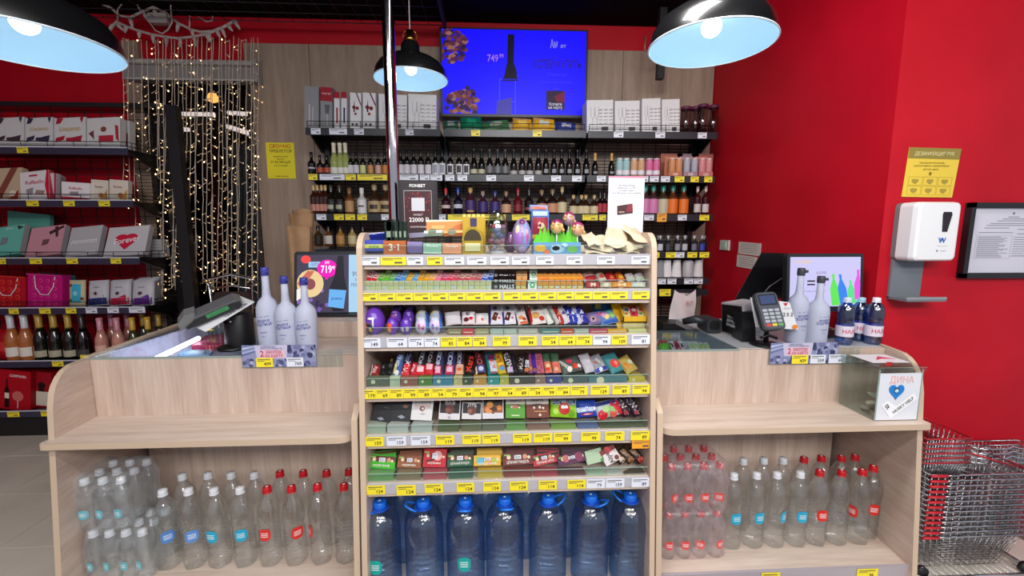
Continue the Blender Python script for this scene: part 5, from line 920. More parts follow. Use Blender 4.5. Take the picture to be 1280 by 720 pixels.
# ---- chocolate bar shelf
z = GZ[3]; Yf = YF(z)
bars = [(462, 472, 455, '#8c1c24', [('t', 'KitKat', .5, .5, .5, '#e8d0d0', 80, .9), ('r', 0, 0, .15, 1, '#e8e0e0')], 'short red bar with white rim', 3), (474, 481, 452, '#101210', [('q', [(.3, .5), (.7, .5), (.5, .75)], '#6a6a68')], 'black narrow bar', 3), (481, 490, 446, '#141414', [('d', .5, .5, .3, '#3c3c3c'), ('d', .5, .8, .2, '#7c5c2c')], 'black bar with grey mark', 5),
        (490, 500, 441, '#3c5c94', [('r', 0, .05, .4, .5, '#c8b870'), ('t', 'OREO', .5, .68, .55, '#d0d4dc', 80, 3), ('d', .5, .1, .3, '#d8d8d0')], 'blue and cream cookie bar', 6), (501, 511, 439, '#1c1c3c', [('r', .0, .0, 1, .45, '#c82c34'), ('t', 'TWIX', .5, .25, .6, '#f0d8d8', 80, 3), ('t', 'BIG', .5, .72, .6, '#7c8498', 80, 3)], 'navy bar with red lower half, first', 6),
        (512, 519, 452, '#b82838', [('t', 'MILK', .5, .5, .5, '#e8c8cc', 80, 3)], 'short crimson bar', 3), (519, 530, 438, '#201c24', [('r', 0, 0, 1, .38, '#c81c2c'), ('r', .12, .1, .88, .32, '#e8c0c4'), ('t', 'SNICKERS', .5, .68, .45, '#b8b8c4', 82, 4)], 'dark bar with red window, left one', 4), (530, 541, 437, '#281c1c', [('r', 0, 0, 1, .42, '#c0202c'), ('r', .15, .18, .85, .4, '#e8b0b8'), ('t', 'SNICKERS', .5, .72, .45, '#a8a8b0', 82, 4)], 'dark bar with red window, right one', 4),
        (542, 553, 438, '#2c3058', [('r', 0, 0, .8, .34, '#b82850'), ('r', .15, .05, .7, .3, '#e0a0b4'), ('t', 'SNICKERS', .45, .68, .5, '#d0d4e0', 84, 4)], 'navy bar with crimson window, left one', 3), (556, 568, 438, '#2c2c54', [('r', 0, 0, .9, .36, '#b02c54'), ('r', .15, .08, .75, .3, '#e0a0b4'), ('t', 'SNICKERS', .5, .68, .5, '#c8ccdc', 86, 4)], 'navy bar with crimson window, right one', 2),
        (569, 579, 438, '#2c2434', [('r', 0, 0, 1, .40, '#d8a080'), ('d', .5, .2, .3, '#c85c24'), ('t', 'SNICKERS', .5, .68, .5, '#b8b4c0', 88, 4)], 'dark bar with orange nut picture', 1), (582, 593, 438, '#1c0c0c', [('t', 'Mars', .5, .4, .75, '#d83424', 78, 4)], 'black bar with red lettering', -1),
        (595, 608, 438, '#301418', [('t', 'PICNIC', .5, .6, .5, '#b84c54', 98, 4), ('r', .2, .05, .9, .35, '#3c3c78'), ('d', .55, .2, .25, '#b8bcd8'), ('r', .0, 0, .15, .3, '#d8c8b0')], 'maroon bar with blue and white end', -4), (610, 623, 439, '#1c6c70', [('r', .3, .02, 1, .55, '#b8c0c8'), ('t', 'Twix', .62, .28, .6, '#c82440', 100, 3), ('r', .2, .62, .9, .85, '#5c2048')], 'teal bar with red lettering', -5),
        (623, 633, 439, '#b89c18', [('t', "M&M's", .5, .62, .6, '#a83c2c', 100, 4), ('d', .6, .2, .3, '#4c90d0'), ('r', .1, .35, .9, .45, '#d8b838')], 'yellow bar with blue dot', -6), (634, 643, 438, '#443c3c', [('t', 'NUTS', .5, .55, .7, '#d8d4dc', 98, 4), ('r', .1, .03, .9, .25, '#b8a8c0')], 'grey bar with white lettering', -6),
        (643, 648, 441, '#1c1c28', [], 'thin black bar', -6), (648, 655, 441, '#241c1c', [('t', 'MAX', .5, .45, .8, '#b8b4b0', 85, 4)], 'dark bar with pale mark, left one', 0), (654, 662, 440, '#2c1c18', [('r', .2, .25, .9, .6, '#b8bcc4'), ('t', 'BN', .55, .42, .6, '#3c4048', 70, 3), ('d', .5, .12, .35, '#b86c44')], 'dark bar with white plate', 2),
        (661, 667, 440, '#8c4464', [('d', .5, .2, .4, '#b87c3c')], 'mauve bar', -3), (666, 672, 440, '#3c2488', [('d', .5, .12, .4, '#8c5c3c')], 'purple bar', -3), (671, 681, 440, '#b05c70', [('t', 'ALPEN', .5, .4, .55, '#7c2c44', 88, 4)], 'pink bar', -4), (682, 691, 439, '#c87058', [('r', 0, .5, 1, 1, '#3c5c44'), ('d', .5, .3, .3, '#d8c08c'), ('d', .4, .15, .25, '#c82c24')], 'green and peach fruit bar, left one', -5), (692, 702, 439, '#c87860', [('r', 0, .5, 1, 1, '#3c5c44'), ('d', .5, .3, .3, '#d85c54'), ('d', .4, .15, .25, '#d8a880')], 'green and peach fruit bar, right one', -5)]
for k, (x0, x1, yt, c, dec, lb, xs) in enumerate(bars): pk('chocolate_bar', 'chocolate', x0, x1, 469, yt, Yf + .04, 46, .015, 'bar', c, dec, z=z + .036, xs=xs, key='bars', desc=lb)
for x0, x1, yt, c, dec, lb, xs in ((703, 730, 446, '#4c5450', [('t', 'Skittles', .25, .5, .18, '#d8dcd4', 120), ('d', .5, .7, .13, '#c8304c'), ('d', .7, .3, .14, '#c83c24'), ('d', .4, .2, .12, '#e0d8d0'), ('d', .9, .25, .1, '#d8d4dc')], 'grey sweets bag with red fruit discs', -8), (732, 746, 441, '#b8b4bc', [('q', [(.2, .1), (.9, .3), (.6, .6)], '#d8d8dc')], 'crumpled silver bag', -10),
        (744, 762, 443, '#8c8c94', [('r', .05, .03, .95, .22, '#2c3c9c'), ('q', [(.3, .5), (.5, .45), (.3, .95), (.1, .9)], '#b84c3c'), ('t', 'TUTTI', .7, .5, .2, '#d0d8d0', 110), ('d', .5, .12, .14, '#d8dcec')], 'silver and blue fruit sweets bag', -12), (764, 783, 441, '#3c8084', [('d', .55, .4, .32, '#d0342c', .22), ('d', .6, .4, .16, '#e08070', .1)], 'teal bag with red oval picture', -14), (783, 800, 445, '#a8944c', [('d', .3, .4, .25, '#c87c1c'), ('d', .7, .5, .2, '#b8b898')], 'ochre sweets bag', -14)):
    pk('sweets_bag', 'sweets', x0, x1, 468, yt, Yf + .045, 46, .02, 'bag', c, dec, z=z + .036, xs=xs, key='bars', desc=lb)
endrow('bars', 'on the bar shelf', 'chocolate bars and bags on the fourth shelf')
low = [(458, 486, '#5c6450'), (487, 500, '#a8b89c'), (501, 522, '#8c5848'), (523, 540, '#4c7c30'), (541, 566, '#3c7c94'), (567, 578, '#b8ac70'), (579, 590, '#3c4c34'), (592, 608, '#b8883c'), (610, 624, '#2c8c88'), (625, 636, '#a8a83c'), (637, 668, '#4c443c'), (669, 682, '#8c6c60'), (683, 702, '#3c4480'), (704, 735, '#4c5c58'), (736, 784, '#4c7478'), (786, 806, '#b8a82c')]
for x0, x1, c in low: pk('display_carton', 'sweets', x0, x1, 481.5, 471.5, Yf + .02, 88, .06, 'box', c, [('d', .3, .5, .1, '#c8c8a8'), ('r', .5, .3, .9, .6, c)], z=z, key='low4', desc='low printed carton behind the lip')
endrow('low4', 'on the bar shelf')
# ---- chocolate tablet shelf
z = GZ[4]; Yf = YF(z); mer = '#b8b0a8'
tb = [(463, 488, 531, 498, '#15171a', [('q', [(.3, .1), (.5, .02), (.7, .1), (.5, .18)], '#7c8088'), ('r', .5, .6, .8, .62, '#5c5c60')], 'black chocolate box at the left end of the tablet shelf', 8, 'box'), (487, 513, 531, 498, '#1c1e21', [('q', [(.35, .18), (.55, .08), (.75, .16), (.55, .26)], '#8c9098'), ('q', [(.55, .6), (.75, .56), (.85, .68), (.6, .72)], '#7c5448')], 'black chocolate box beside the white box', 4, 'box'),
      (513, 540, 531, 499, '#d4d2d2', [('r', .1, .84, .9, .89, '#8c8c90'), ('r', .1, .62, .9, .78, '#c4b0ac'), ('d', .5, .55, .12, '#7c3c2c'), ('d', .52, .55, .06, '#e8e0d8'), ('q', [(.4, .3), (.55, .24), (.7, .3), (.55, .36)], '#b0b0b4')], 'white chocolate box with a small brown emblem', 3, 'box'),
      (548, 575, 530, 498, '#d0ccce', [('r', .04, .30, .96, .98, '#151214'), ('q', [(.42, .3), (.58, .3), (.5, .25)], '#151214'), ('t', '85%', .5, .85, .22, '#d8d4d0', 0, .5), ('t', 'COCOA', .5, .72, .10, '#b8b4b0', 0, .45), ('d', .5, .48, .22, '#5c2c24'), ('d', .42, .45, .12, '#7c4434'), ('d', .5, .1, .07, '#a8a0a4')], 'white-edged dark tablet marked 85%, left of the two cocoa ones', 2, 'box'),
      (577, 602, 530, 503, '#d0ccce', [('r', .04, .34, .96, .95, '#151214'), ('q', [(.42, .34), (.58, .34), (.5, .28)], '#151214'), ('t', '70%', .5, .82, .22, '#d8d4d0', 0, .5), ('t', 'COCOA', .5, .68, .10, '#b8b4b0', 0, .45), ('d', .5, .5, .22, '#5c3024'), ('d', .4, .46, .12, '#8c5440')], 'slightly shorter white-edged dark tablet marked 70%, beside the orange one', 1, 'box'),
      (603, 630, 529, 499, '#d0ccd0', [('r', .04, .30, .96, .97, '#1c1210'), ('r', .04, .30, .96, .66, '#8c4c20'), ('q', [(.42, .3), (.58, .3), (.5, .24)], '#1c1210'), ('d', .35, .7, .16, '#c88c2c'), ('d', .3, .48, .18, '#d8843c'), ('q', [(.3, .5), (.55, .36), (.8, .5), (.55, .62)], '#3c1c14'), ('d', .8, .55, .12, '#d87c2c')], 'white and black tablet with orange pictures', 0, 'box'),
      (632, 657, 528, 497, '#4c9428', [('r', 0, .68, 1, 1, mer), ('t', 'merci', .5, .85, .17, '#5c4c44', 0, .75), ('d', .5, .60, .30, '#5c3424', .07), ('d', .45, .55, .22, '#b87c5c', .09), ('d', .3, .55, .05, '#e0d8c8'), ('d', .7, .52, .05, '#e0d8c8'), ('r', .3, .1, .7, .16, '#c8d8a8')], 'green tablet with a grey top, tablet shelf', 0, 'box'),
      (658, 687, 528, 496, '#6c2c18', [('r', 0, .64, 1, 1, mer), ('t', 'merci', .5, .85, .17, '#5c4c44', 0, .75), ('d', .5, .60, .30, '#4c2418', .07), ('d', .35, .48, .05, '#e0d8c8'), ('d', .6, .5, .06, '#e0d0b8'), ('d', .75, .46, .05, '#e0d8c8'), ('r', .35, .28, .9, .32, '#c8945c'), ('d', .6, .13, .06, '#e0c8b0')], 'brown tablet with a grey top, tablet shelf', -1, 'box'),
      (688, 722, 531, 496, '#8cc028', [('r', .04, .6, .96, .97, '#8c9c98'), ('t', 'БонПари', .5, .78, .2, '#1c2460', 6, .85), ('r', .05, .9, .3, .98, '#c82c50'), ('d', .52, .42, .22, '#b82c2c'), ('d', .46, .5, .07, '#e8e0e0'), ('d', .58, .5, .07, '#e8e0e0'), ('d', .2, .25, .1, '#a8d84c'), ('d', .8, .2, .12, '#6ca020')], 'lime green fruit sweets bag, tablet shelf', 0, 'bag'),
      (722, 748, 528, 499, '#24409c', [('r', .0, .3, .95, .55, '#8ca0d0'), ('t', 'БонПари', .5, .42, .2, '#f0f0f4', 6, .9), ('d', .5, .15, .3, '#c8303c', .06), ('d', .5, .15, .18, '#e0d0d0', .03)], 'blue sweets bag with white lettering', -3, 'bag'),
      (748, 782, 528, 500, '#b8c0c8', [('r', .0, .75, .8, .98, '#2c3c78'), ('d', .2, .2, .18, '#c8202c'), ('d', .55, .3, .2, '#8cb86c'), ('d', .75, .6, .2, '#c8283c'), ('d', .6, .15, .14, '#d85c4c'), ('d', .35, .5, .12, '#a8c888'), ('d', .88, .2, .12, '#c82434')], 'pale bag full of red and green jelly pictures', -6, 'bag'),
      (780, 792, 527, 497, '#2c1c28', [('t', 'TWIX', .5, .6, .6, '#c8b8bc', 110, 4), ('d', .4, .2, .25, '#8c2c34')], 'dark bar with white letters, left of two', -12, 'bar'), (793, 805, 527, 496, '#241c2c', [('t', 'TWIX', .5, .6, .6, '#c8b8bc', 110, 4), ('d', .4, .2, .25, '#8c2c34')], 'dark bar with white letters, right of two', -12, 'bar')]
for x0, x1, yb, yt, c, dec, lb, xs, st in tb: pk('chocolate_tablet' if st == 'box' else 'sweets_bag' if st == 'bag' else 'chocolate_bar', 'sweets', x0, x1 - .5, yb, yt, Yf + .05, 62, .012 if st == 'box' else .02, st, c, dec, z=z + .032, xs=xs, label=lb)
for x0, x1, c in [(459, 482, '#a8b4a4'), (484, 510, '#b8bcb8'), (514, 540, '#b0b8b4'), (547, 574, '#5c6848'), (577, 602, '#6c7058'), (603, 630, '#6c7060'), (633, 657, '#6c9c58'), (659, 687, '#8c6c60'), (689, 720, '#7c9c4c'), (722, 748, '#5c6c98'), (750, 808, '#58604c')]:
    pk('display_carton', 'sweets', x0, x1, 541, 532, Yf + .02, 88, .05, 'box', c, [], z=z, key='low5', desc='low plain carton behind the lip')
endrow('low5', 'on the tablet shelf')
# ---- square chocolate shelf
z = GZ[5]; Yf = YF(z)
def sq(c, top, ln, extra=()): return [('r', 0, .52, 1, .88, top), ('d', .2, .62, .07, '#e0c8a8'), ('d', .35, .58, .06, '#5c2c1c'), ('d', .75, .62, .08, '#c8906c'), ('d', .88, .56, .05, '#e0d0b0')] + list(extra) + [('r', .39, .46, .62, .76, '#e4e4ec'), ('t', 'Ritter', .505, .66, .06, '#4c4c60', 0, .18), ('t', 'Sport', .505, .55, .06, '#4c4c60', 0, .18), ('t', ln, .5, .22, .09, '#e8e4d8', 0, .75), ('r', .05, .74, .25, .84, '#8cb85c')]
st6 = [(459, 493, 568, '#3cac20', '#5c3420', 'молочный', 'bright green square chocolate, leftmost of the bottom sweet shelf', 3, ()), (496, 526, 569, '#8c5430', '#7c4428', 'карамель', 'light brown square chocolate, second from left', 2, ()), (528, 557, 561, '#b8182c', '#b8182c', 'клубника', 'bright red square chocolate on the bottom sweet shelf', 2, (('d', .62, .62, .2, '#d8a8a0'), ('q', [(.1, .35), (.5, .48), (.5, .40), (.2, .28)], '#3c1c14'))), (559, 591, 566, '#145438', '#4c2418', 'ЦЕЛЬНЫЙ ФУНДУК', 'dark green square chocolate on the bottom sweet shelf', 0, ()),
       (592, 626, 569, '#d8a818', '#d8b030', 'кукурузные', 'yellow square chocolate on the bottom sweet shelf', 0, (('d', .25, .45, .14, '#5cacc0'), ('d', .75, .4, .12, '#a8b83c'), ('d', .62, .3, .08, '#d8843c'))), (629, 666, 565, '#6c1c18', '#4c1c14', 'ЦЕЛЬНЫЙ МИНДАЛЬ', 'brown-red square chocolate on the bottom sweet shelf', -1, ()), (667, 697, 567, '#b0142c', '#2c1814', 'ТЁМНЫЙ ОРЕХ', 'crimson and black square chocolate', -3, ()), (698, 734, 567, '#4c1440', '#2c1028', '', 'dark purple square chocolate on the bottom sweet shelf', -3, (('d', .3, .62, .12, '#b85c5c'), ('d', .75, .55, .15, '#7c2c50')))]
for x0, x1, yt, c, top, ln, lb, xs, ex in st6:
    d = [q for q in sq(c, top, ln, ex) if not (q[0] == 't' and not q[1])]
    pk('square_chocolate', 'chocolate', x0, x1, 591, yt, Yf + .05, 58, .012, 'box', c, d, z=z + .03, xs=xs, label=lb, rough=.25)
    for k in range(2): pk('square_chocolate', 'chocolate', x0 + 4, x1 + 2 - k, 578 - 5 * k, 563 - 3 * k, Yf + .10 + .03 * k, 60, .012, 'box', c, [('r', 0, .7, 1, .9, top)], z=None, label=lb.split(' square')[0] + ' square chocolate, %s behind the front one' % ['first', 'second'][k], group='square chocolates behind the front row')
pk('wafer_pack', 'sweets', 734, 756, 590, 562, Yf + .05, 56, .015, 'box', '#a8c0a0', [('r', 0, .62, 1, .64, '#7c9c7c'), ('d', .9, .1, .1, '#4c8c4c')], z=z + .03, xs=-5, label='pale green wafer pack beside the white pack')
pk('wafer_pack', 'sweets', 757, 778, 590, 560, Yf + .05, 56, .015, 'box', '#d8d0d0', [('r', 0, .7, 1, 1, '#7c2428'), ('d', .5, .85, .2, '#c83c44'), ('t', 'Alpen', .4, .45, .3, '#2c1c1c', 100, .8), ('d', .8, .2, .14, '#6c2c1c')], z=z + .03, xs=-10, label='white wafer pack with dark red top')
for k, (x0, x1) in enumerate(((774, 785), (785, 796), (797, 809))): pk('chocolate_bar', 'chocolate', x0, x1, 590, 559, Yf + .05, 52, .015, 'bar', ['#241814', '#3c2818', '#2c1814'][k], [('d', .5, .7, .25, '#7c5c34'), ('t', 'Bounty', .5, .4, .5, '#b89c84', 110, 4), ('d', .5, .15, .3, ['#c8b8a8', '#8c5c3c', '#b83c34'][k])], z=z + .03, xs=-14, label='brown bar, %s of three at the right end' % ['left', 'middle', 'right'][k])
for x0, x1, c in [(458, 492, '#6c9c64'), (496, 526, '#8c7c64'), (529, 558, '#b05c64'), (561, 591, '#4c6c5c'), (597, 628, '#c8ac50'), (630, 665, '#8c4c48'), (667, 697, '#a84c58'), (698, 732, '#6c4c50'), (734, 757, '#a0b8a0'), (759, 778, '#b8bcb8'), (780, 807, '#5c5448')]:
    pk('display_carton', 'sweets', x0, x1, 600.5, 592, Yf + .02, 88, .05, 'box', c, [], z=z, key='low6', desc='low plain carton behind the lip')
endrow('low6', 'on the bottom sweet shelf')

# ================================================================== WATER BOTTLES
def big_profile(h, r, hc):                             # ribbed body, domed shoulder, short neck
    o = [(.001, .004), (r * .55, .0), (r * .9, .004), (r * .98, .016), (r, .03), (r * .93, .05)]
    for k in range(6): zz = .055 + k * .016; o += [(r * .98, zz), (r * .98, zz + .006), (r * .90, zz + .009), (r * .90, zz + .012)]
    o += [(r * .90, .155), (r * .95, .17), (r, .20), (r * .985, .22), (r * .9, .245), (r * .7, .266), (r * .45, .282), (.016, .292), (.0135, .297), (.0135, h - hc + .002), (.001, h - hc + .002)]
    return o
def capm(h, hc, rc, c, mbx=None):
    m = mbx or MB(); m.lathe([(rc * .99, h - hc), (rc, h - hc + .003), (rc, h - .003), (rc * .9, h), (.001, h)], M(c, .35), 20); m.lathe([(rc * 1.08, h - hc - .005), (rc * 1.08, h - hc - .001), (rc * .9, h - hc - .001)], M(c, .35), 20)
    m.box((-.004, -.004, h), (.004, .004, h + .0006), M('#f0f0f0', .4)); return m
def label_patch(r, z0, z1, az, wd, c, mbx=None, txt=None):
    m = mbx or MB(); n = 8; vs = []
    prof = [(0, .45), (.12, .85), (.3, 1), (.7, 1), (.88, .85), (1, .45)]
    for t, f in prof:
        for i in range(n + 1):
            a = R(az + wd * f * (i / n - .5)); vs.append(((r) * math.cos(a), (r) * math.sin(a), z0 + (z1 - z0) * t))
    m.add(vs, [(j * (n + 1) + i, j * (n + 1) + i + 1, (j + 1) * (n + 1) + i + 1, (j + 1) * (n + 1) + i) for j in range(5) for i in range(n)], M(c, .35), True)
    for t in (.35, .5, .65):
        vs = [((r + .0006) * math.cos(R(az + wd * .3 * s)), (r + .0006) * math.sin(R(az + wd * .3 * s)), z0 + (z1 - z0) * (t + dz)) for dz in (-.03, .03) for s in (-1, -.5, 0, .5, 1)]
        m.add(vs, [(i, i + 1, i + 6, i + 5) for i in range(4)], M('#e8f0f0', .4))
    return m
_pt = {}
def part(root, name, key, fn):
    if key not in _pt: _pt[key] = fn().build(name, root, local=True); return _pt[key]
    o = bpy.data.objects.new(name, _pt[key].data); COL.objects.link(o); o.parent = root; WM[o.name] = WM[root.name]; return o
def water15(px, Y, cap, lab, az, key, desc, lean=0):
    px = 640 + (px - 640) * .984 if px < 700 else 912 + (px - 916) * (.935 if Y < 1.68 else .92); p = onz(px, Y, ZD); p.x = min(p.x, rb_ - .045) if px > 700 else min(p.x, lb_ - .044); r = empty('water_bottle', p, '', 'water bottle', None, Matrix.Rotation(R(random.uniform(0, 360)), 4, 'Z') @ Matrix.Rotation(R(random.uniform(-1, 1)), 4, 'X')); rz = r.rotation_euler.z
    h = .318
    body = part(r, 'bottle_body', 'w15', lambda: MB().lathe(big_profile(h, .0405, .018), WATER, 28, mod=lambda a, z: 1 + (.05 * math.cos(5 * a) if z < .025 else .035 * math.cos(7 * a) if .21 < z < .275 else 0)))
    part(r, 'cap', 'c15' + cap, lambda: capm(h, .018, .0155, cap))
    if lab:
        az2 = az - math.degrees(rz); label_patch(.0412, .118, .166, az2, 62, lab).build('label', r, local=True)
    row(key, r, desc)
K = 'large bottles under the left counter'; T, RD = '#1ca4c8', '#d8281e'
for px, c, l, az in ((206, 'w', '#4c84c8', -50), (239, 'w', '#5c8cd0', -60), (271, 'w', T, -95), (303, 'w', T, -75), (335, 'r', RD, -90), (367, 'r', RD, -50), (399, 'r', RD, -140), (430, 'r', None, 0)):
    water15(px, 1.60, '#dcdfe4' if c == 'w' else '#c0101e', l, az, K + 'f', 'clear water bottle, %s cap' % ('white' if c == 'w' else 'red'))
for px, c in ((231, 'w'), (261, 'w'), (291, 'w'), (321, 'w'), (351, 'r'), (381, 'r'), (411, 'r'), (438, 'r')):
    water15(px, 1.705, '#dcdfe4' if c == 'w' else '#c0101e', None, 0, K + 'b', 'clear water bottle, %s cap' % ('white' if c == 'w' else 'red'))
endrow(K + 'f', 'in front row, left counter', 'front large bottles under the left counter'); endrow(K + 'b', 'in rear row, left counter', 'rear large bottles under the left counter')
K = 'large bottles under the right counter'
for px, c, l, az in ((916, 'w', T, -90), (945, 'w', T, -85), (973, 'w', T, -60), (1002, 'w', T, -95), (1029, 'r', RD, -95), (1056, 'r', None, 0), (1084, 'r', RD, -165), (1110, 'r', RD, -105)):
    water15(px, 1.60 if px < 1100 else 1.63, '#dcdfe4' if c == 'w' else '#c0101e', l, az, K + 'f', 'clear water bottle, %s cap' % ('white' if c == 'w' else 'red'))
for px, c in ((929, 'w'), (955, 'w'), (981, 'w'), (1007, 'r'), (1033, 'r'), (1059, 'r'), (1084, 'r')):
    water15(px, 1.71, '#dcdfe4' if c == 'w' else '#c0101e', None, 0, K + 'b', 'clear water bottle, %s cap' % ('white' if c == 'w' else 'red'))
endrow(K + 'f', 'in front row, right counter', 'front large bottles under the right counter'); endrow(K + 'b', 'in rear row, right counter', 'rear large bottles under the right counter')
# ---- shrink-wrapped packs
def shrink(p0, nx, ny, sp, z, cap, lab, film, lb, rz=0, vis=None):
    r = empty('water_bottle_pack', (p0[0], p0[1], z), lb, 'bottle pack', 'shrink wrapped water packs', Matrix.Rotation(R(rz), 4, 'Z')); h = .19; rb = sp * .47
    prof = [(.001, .002), (rb * .85, 0), (rb, .012), (rb * .93, .04), (rb, .06), (rb * .9, .085), (rb, .105), (rb * .96, .125), (rb * .6, .155), (.0125, .165), (.0125, h - .012), (.001, h - .012)]
    for j in range(ny):
        for i in range(nx):
            key = ('wp', round(sp, 3)); x, y = i * sp, j * sp
            b = part(r, 'bottle', key, lambda: MB().lathe(prof, WATER, 18)); b.location = (x, y, 0)
            c = part(b, 'cap', ('wc', cap), lambda: capm(h, .016, .0142, cap)); 
            if lab and j == 0: label_patch(rb + .001, .045, .08, -90 + random.uniform(-25, 25), 70, lab).build('label', b, local=True)
            bpy.context.view_layer.update if False else None
    x0, x1, y0, y1 = -sp / 2, (nx - .5) * sp, -sp / 2, (ny - .5) * sp; cx, cy, hx, hy = (x0 + x1) / 2, (y0 + y1) / 2, (x1 - x0) / 2 + .003, (y1 - y0) / 2 + .003
    m = MB(); vs = []; n = 96; lv = [(.0, .96), (.01, 1.0), (.05, .995), (.09, .99), (.13, 1.0), (.16, .95), (.18, .90), (.197, .86), (.2, .5)]
    base = rr(2 * hx, 2 * hy, rb, 6); per = len(base)
    for k, (zz, s) in enumerate(lv):
        for i in range(per):
            a = base[i]; b = base[(i + 1) % per]
            for q in range(6):
                t = q / 6; X, Y_ = a[0] + (b[0] - a[0]) * t, a[1] + (b[1] - a[1]) * t
                sc = 1 - .045 * abs(math.sin(math.pi * (X + hx) / sp)) * (1 if abs(Y_) > hy * .9 else 0) - .0 + .006 * math.sin(9 * X / sp + k * 2.1)
                vs.append((cx + X * (s + (1 - s) * .2) , cy + Y_ * s * sc, zz + (.004 * math.sin(X / sp * 6.28 + k) if zz > .15 else 0)))
    N = per * 6; m.add(vs, [(k * N + i, k * N + (i + 1) % N, (k + 1) * N + (i + 1) % N, (k + 1) * N + i) for k in range(len(lv) - 1) for i in range(N)] + [tuple(range((len(lv) - 1) * N, len(lv) * N))], film, True)
    m.build('shrink_film', r, local=True)
    return r
pL = onz(91, 1.56, ZD + .2); pR = onz(157, 1.56, ZD + .2); spL = (pR.x - pL.x) / 3
shrink((onz(124, 1.55, ZD).x, 1.55), 4, 3, .0585, ZD, '#dcdfe4', '#5cb8c0', FILM, 'lower wrapped pack of small white-capped water bottles, left counter')
shrink((pL.x, 1.56), 4, 3, spL, ZD + .202, '#dcdfe4', '#5cb8c8', FILM, 'upper wrapped pack of small white-capped water bottles, left counter', rz=1.5)
pL = onz(837, 1.55, ZD + .2); pR = onz(897, 1.55, ZD + .2); spR = (pR.x - pL.x) / 3
shrink((pL.x, 1.555), 4, 3, spR, ZD, '#c0101e', '#e03c34', FILMR, 'lower wrapped pack of small red-capped water bottles, right counter')
shrink((pL.x, 1.555), 4, 3, spR, ZD + .202, '#c0101e', '#e03c34', FILMR, 'upper wrapped pack of small red-capped water bottles, right counter')
# ---- five litre bottles under the sweets
def five(px, Y, key, desc, hand, lab):
    p = onz(px, Y, ZBASE); h = .345; R5 = .071; r = empty('large_water_bottle', p, '', 'water bottle')
    def prof():
        o = [(.001, .006), (R5 * .6, 0), (R5 * .93, .004), (R5, .02), (R5 * .97, .03)]
        for k in range(8): zz = .035 + k * .021; o += [(R5, zz), (R5 * .925, zz + .006), (R5 * .925, zz + .010), (R5, zz + .017)]
        return MB().lathe(o + [(R5, .208), (R5 * 1.0, .235), (R5 * .97, .262), (R5 * .86, .29), (R5 * .62, .312), (.03, .322), (.021, .326), (.021, h - .021), (.001, h - .021)], WATERB, 48, mod=lambda a, z: 1 + (.03 * math.cos(8 * a) if .22 < z < .30 else 0))
    part(r, 'bottle_body', 'w5', prof); part(r, 'cap', 'c5', lambda: capm(h, .022, .024, '#1468d8'))
    def hm(a0):
        m = MB(); m.tube([(.029 * math.cos(t * .3), .029 * math.sin(t * .3), h - .028) for t in range(21)], .0035, M('#1c78e4', .35), 6, True)
        ca, sa = math.cos(R(a0)), math.sin(R(a0)); pts = [(.026, -.026, -.028), (.045, -.022, -.02), (.062, -.012, -.010), (.064, .012, -.010), (.045, .022, -.02), (.026, .026, -.028)]
        m.tube([(x * ca - y * sa, x * sa + y * ca, h + z) for x, y, z in pts], .0038, M('#1c78e4', .35), 6); return m
    hm(hand).build('handle', r, local=True)
    if lab: label_patch(R5 + .001, .105, .16, lab, 38, '#1ca49c').build('label', r, local=True)
    row(key, r, desc)
for px, hd, lb in ((479, 205, -95), (532, 190, None), (583, -90, -92), (631, -80, None), (684, 10, None), (736, -35, None), (784, 150, None)): five(px, 1.495, 'fv', 'five litre blue water bottle', hd, lb)
for px in (506, 556, 607, 657, 708, 758): five(px, 1.66, 'fb', 'five litre blue water bottle', 80, None)
endrow('fv', 'in front row under sweets', 'front five litre bottles'); endrow('fb', 'in rear row under sweets', 'rear five litre bottles')

# ================================================================== ON THE COUNTERS
def frosted(px, yt, Y, cap, lb, grp):
    p = onz(px, Y, ZT); h = hz(p, yt); r = empty('frosted_bottle', p, lb, 'bottle', grp); rb = .041; k = h / .33
    m = MB(); m.lathe([(.001, .0), (rb * .93, 0), (rb * .95, .006), (rb * 1.0, .10 * k), (rb * 1.02, .155 * k), (rb * .96, .18 * k), (rb * .75, .20 * k), (rb * .42, .215 * k), (.0155, .225 * k), (.0135, .25 * k), (.0125, .305 * k), (.001, .305 * k)], FROST, 28)
    m.build('bottle_body', r, local=True)
    m = MB(); m.lathe([(.0145, .298 * k), (.0155, .302 * k), (.0155, .322 * k), (.014, .33 * k), (.001, .33 * k)], M(cap, .35), 16); m.box((.008, -.016, .31 * k), (.02, -.010, .322 * k), M(cap, .35)); m.build('cap', r, local=True)
    m = MB(); I = M('#4c5498', .5)
    def cyl(x, y, kk=.0008): a = x / rb; return ((rb * 1.015 + kk) * math.sin(a), -(rb * 1.015 + kk) * math.cos(a), y)
    for t, zz, hh in (('~ ~ ~~', .142, .012), ('водка', .126, .012), ('Хортица', .112, .013), ('серебро', .08, .005), ('0,5 л', .064, .005)):
        m.text(t, I, hh * k, lambda X, Y_: cyl(X, zz * k + Y_ + X * (.12 if hh > .01 else 0)), .06)
    m.build('lettering', r, local=True)
frosted(338, 334, 1.76, '#3c3c90', 'tallest-looking frosted bottle, left of the three with blue caps', 'frosted bottles on the left counter')
frosted(361, 345, 1.745, '#34388c', 'frosted bottle in the middle of the three with blue caps', 'frosted bottles on the left counter')
frosted(385, 347, 1.745, '#34388c', 'frosted bottle, right of the three with blue caps', 'frosted bottles on the left counter')
frosted(994, 335, 1.78, '#3c3c44', 'frosted bottle with grey cap, left of two before the bright monitor', 'frosted bottles on the right counter')
frosted(1019, 345, 1.74, '#3c3c44', 'frosted bottle with grey cap, right of two before the bright monitor', 'frosted bottles on the right counter')
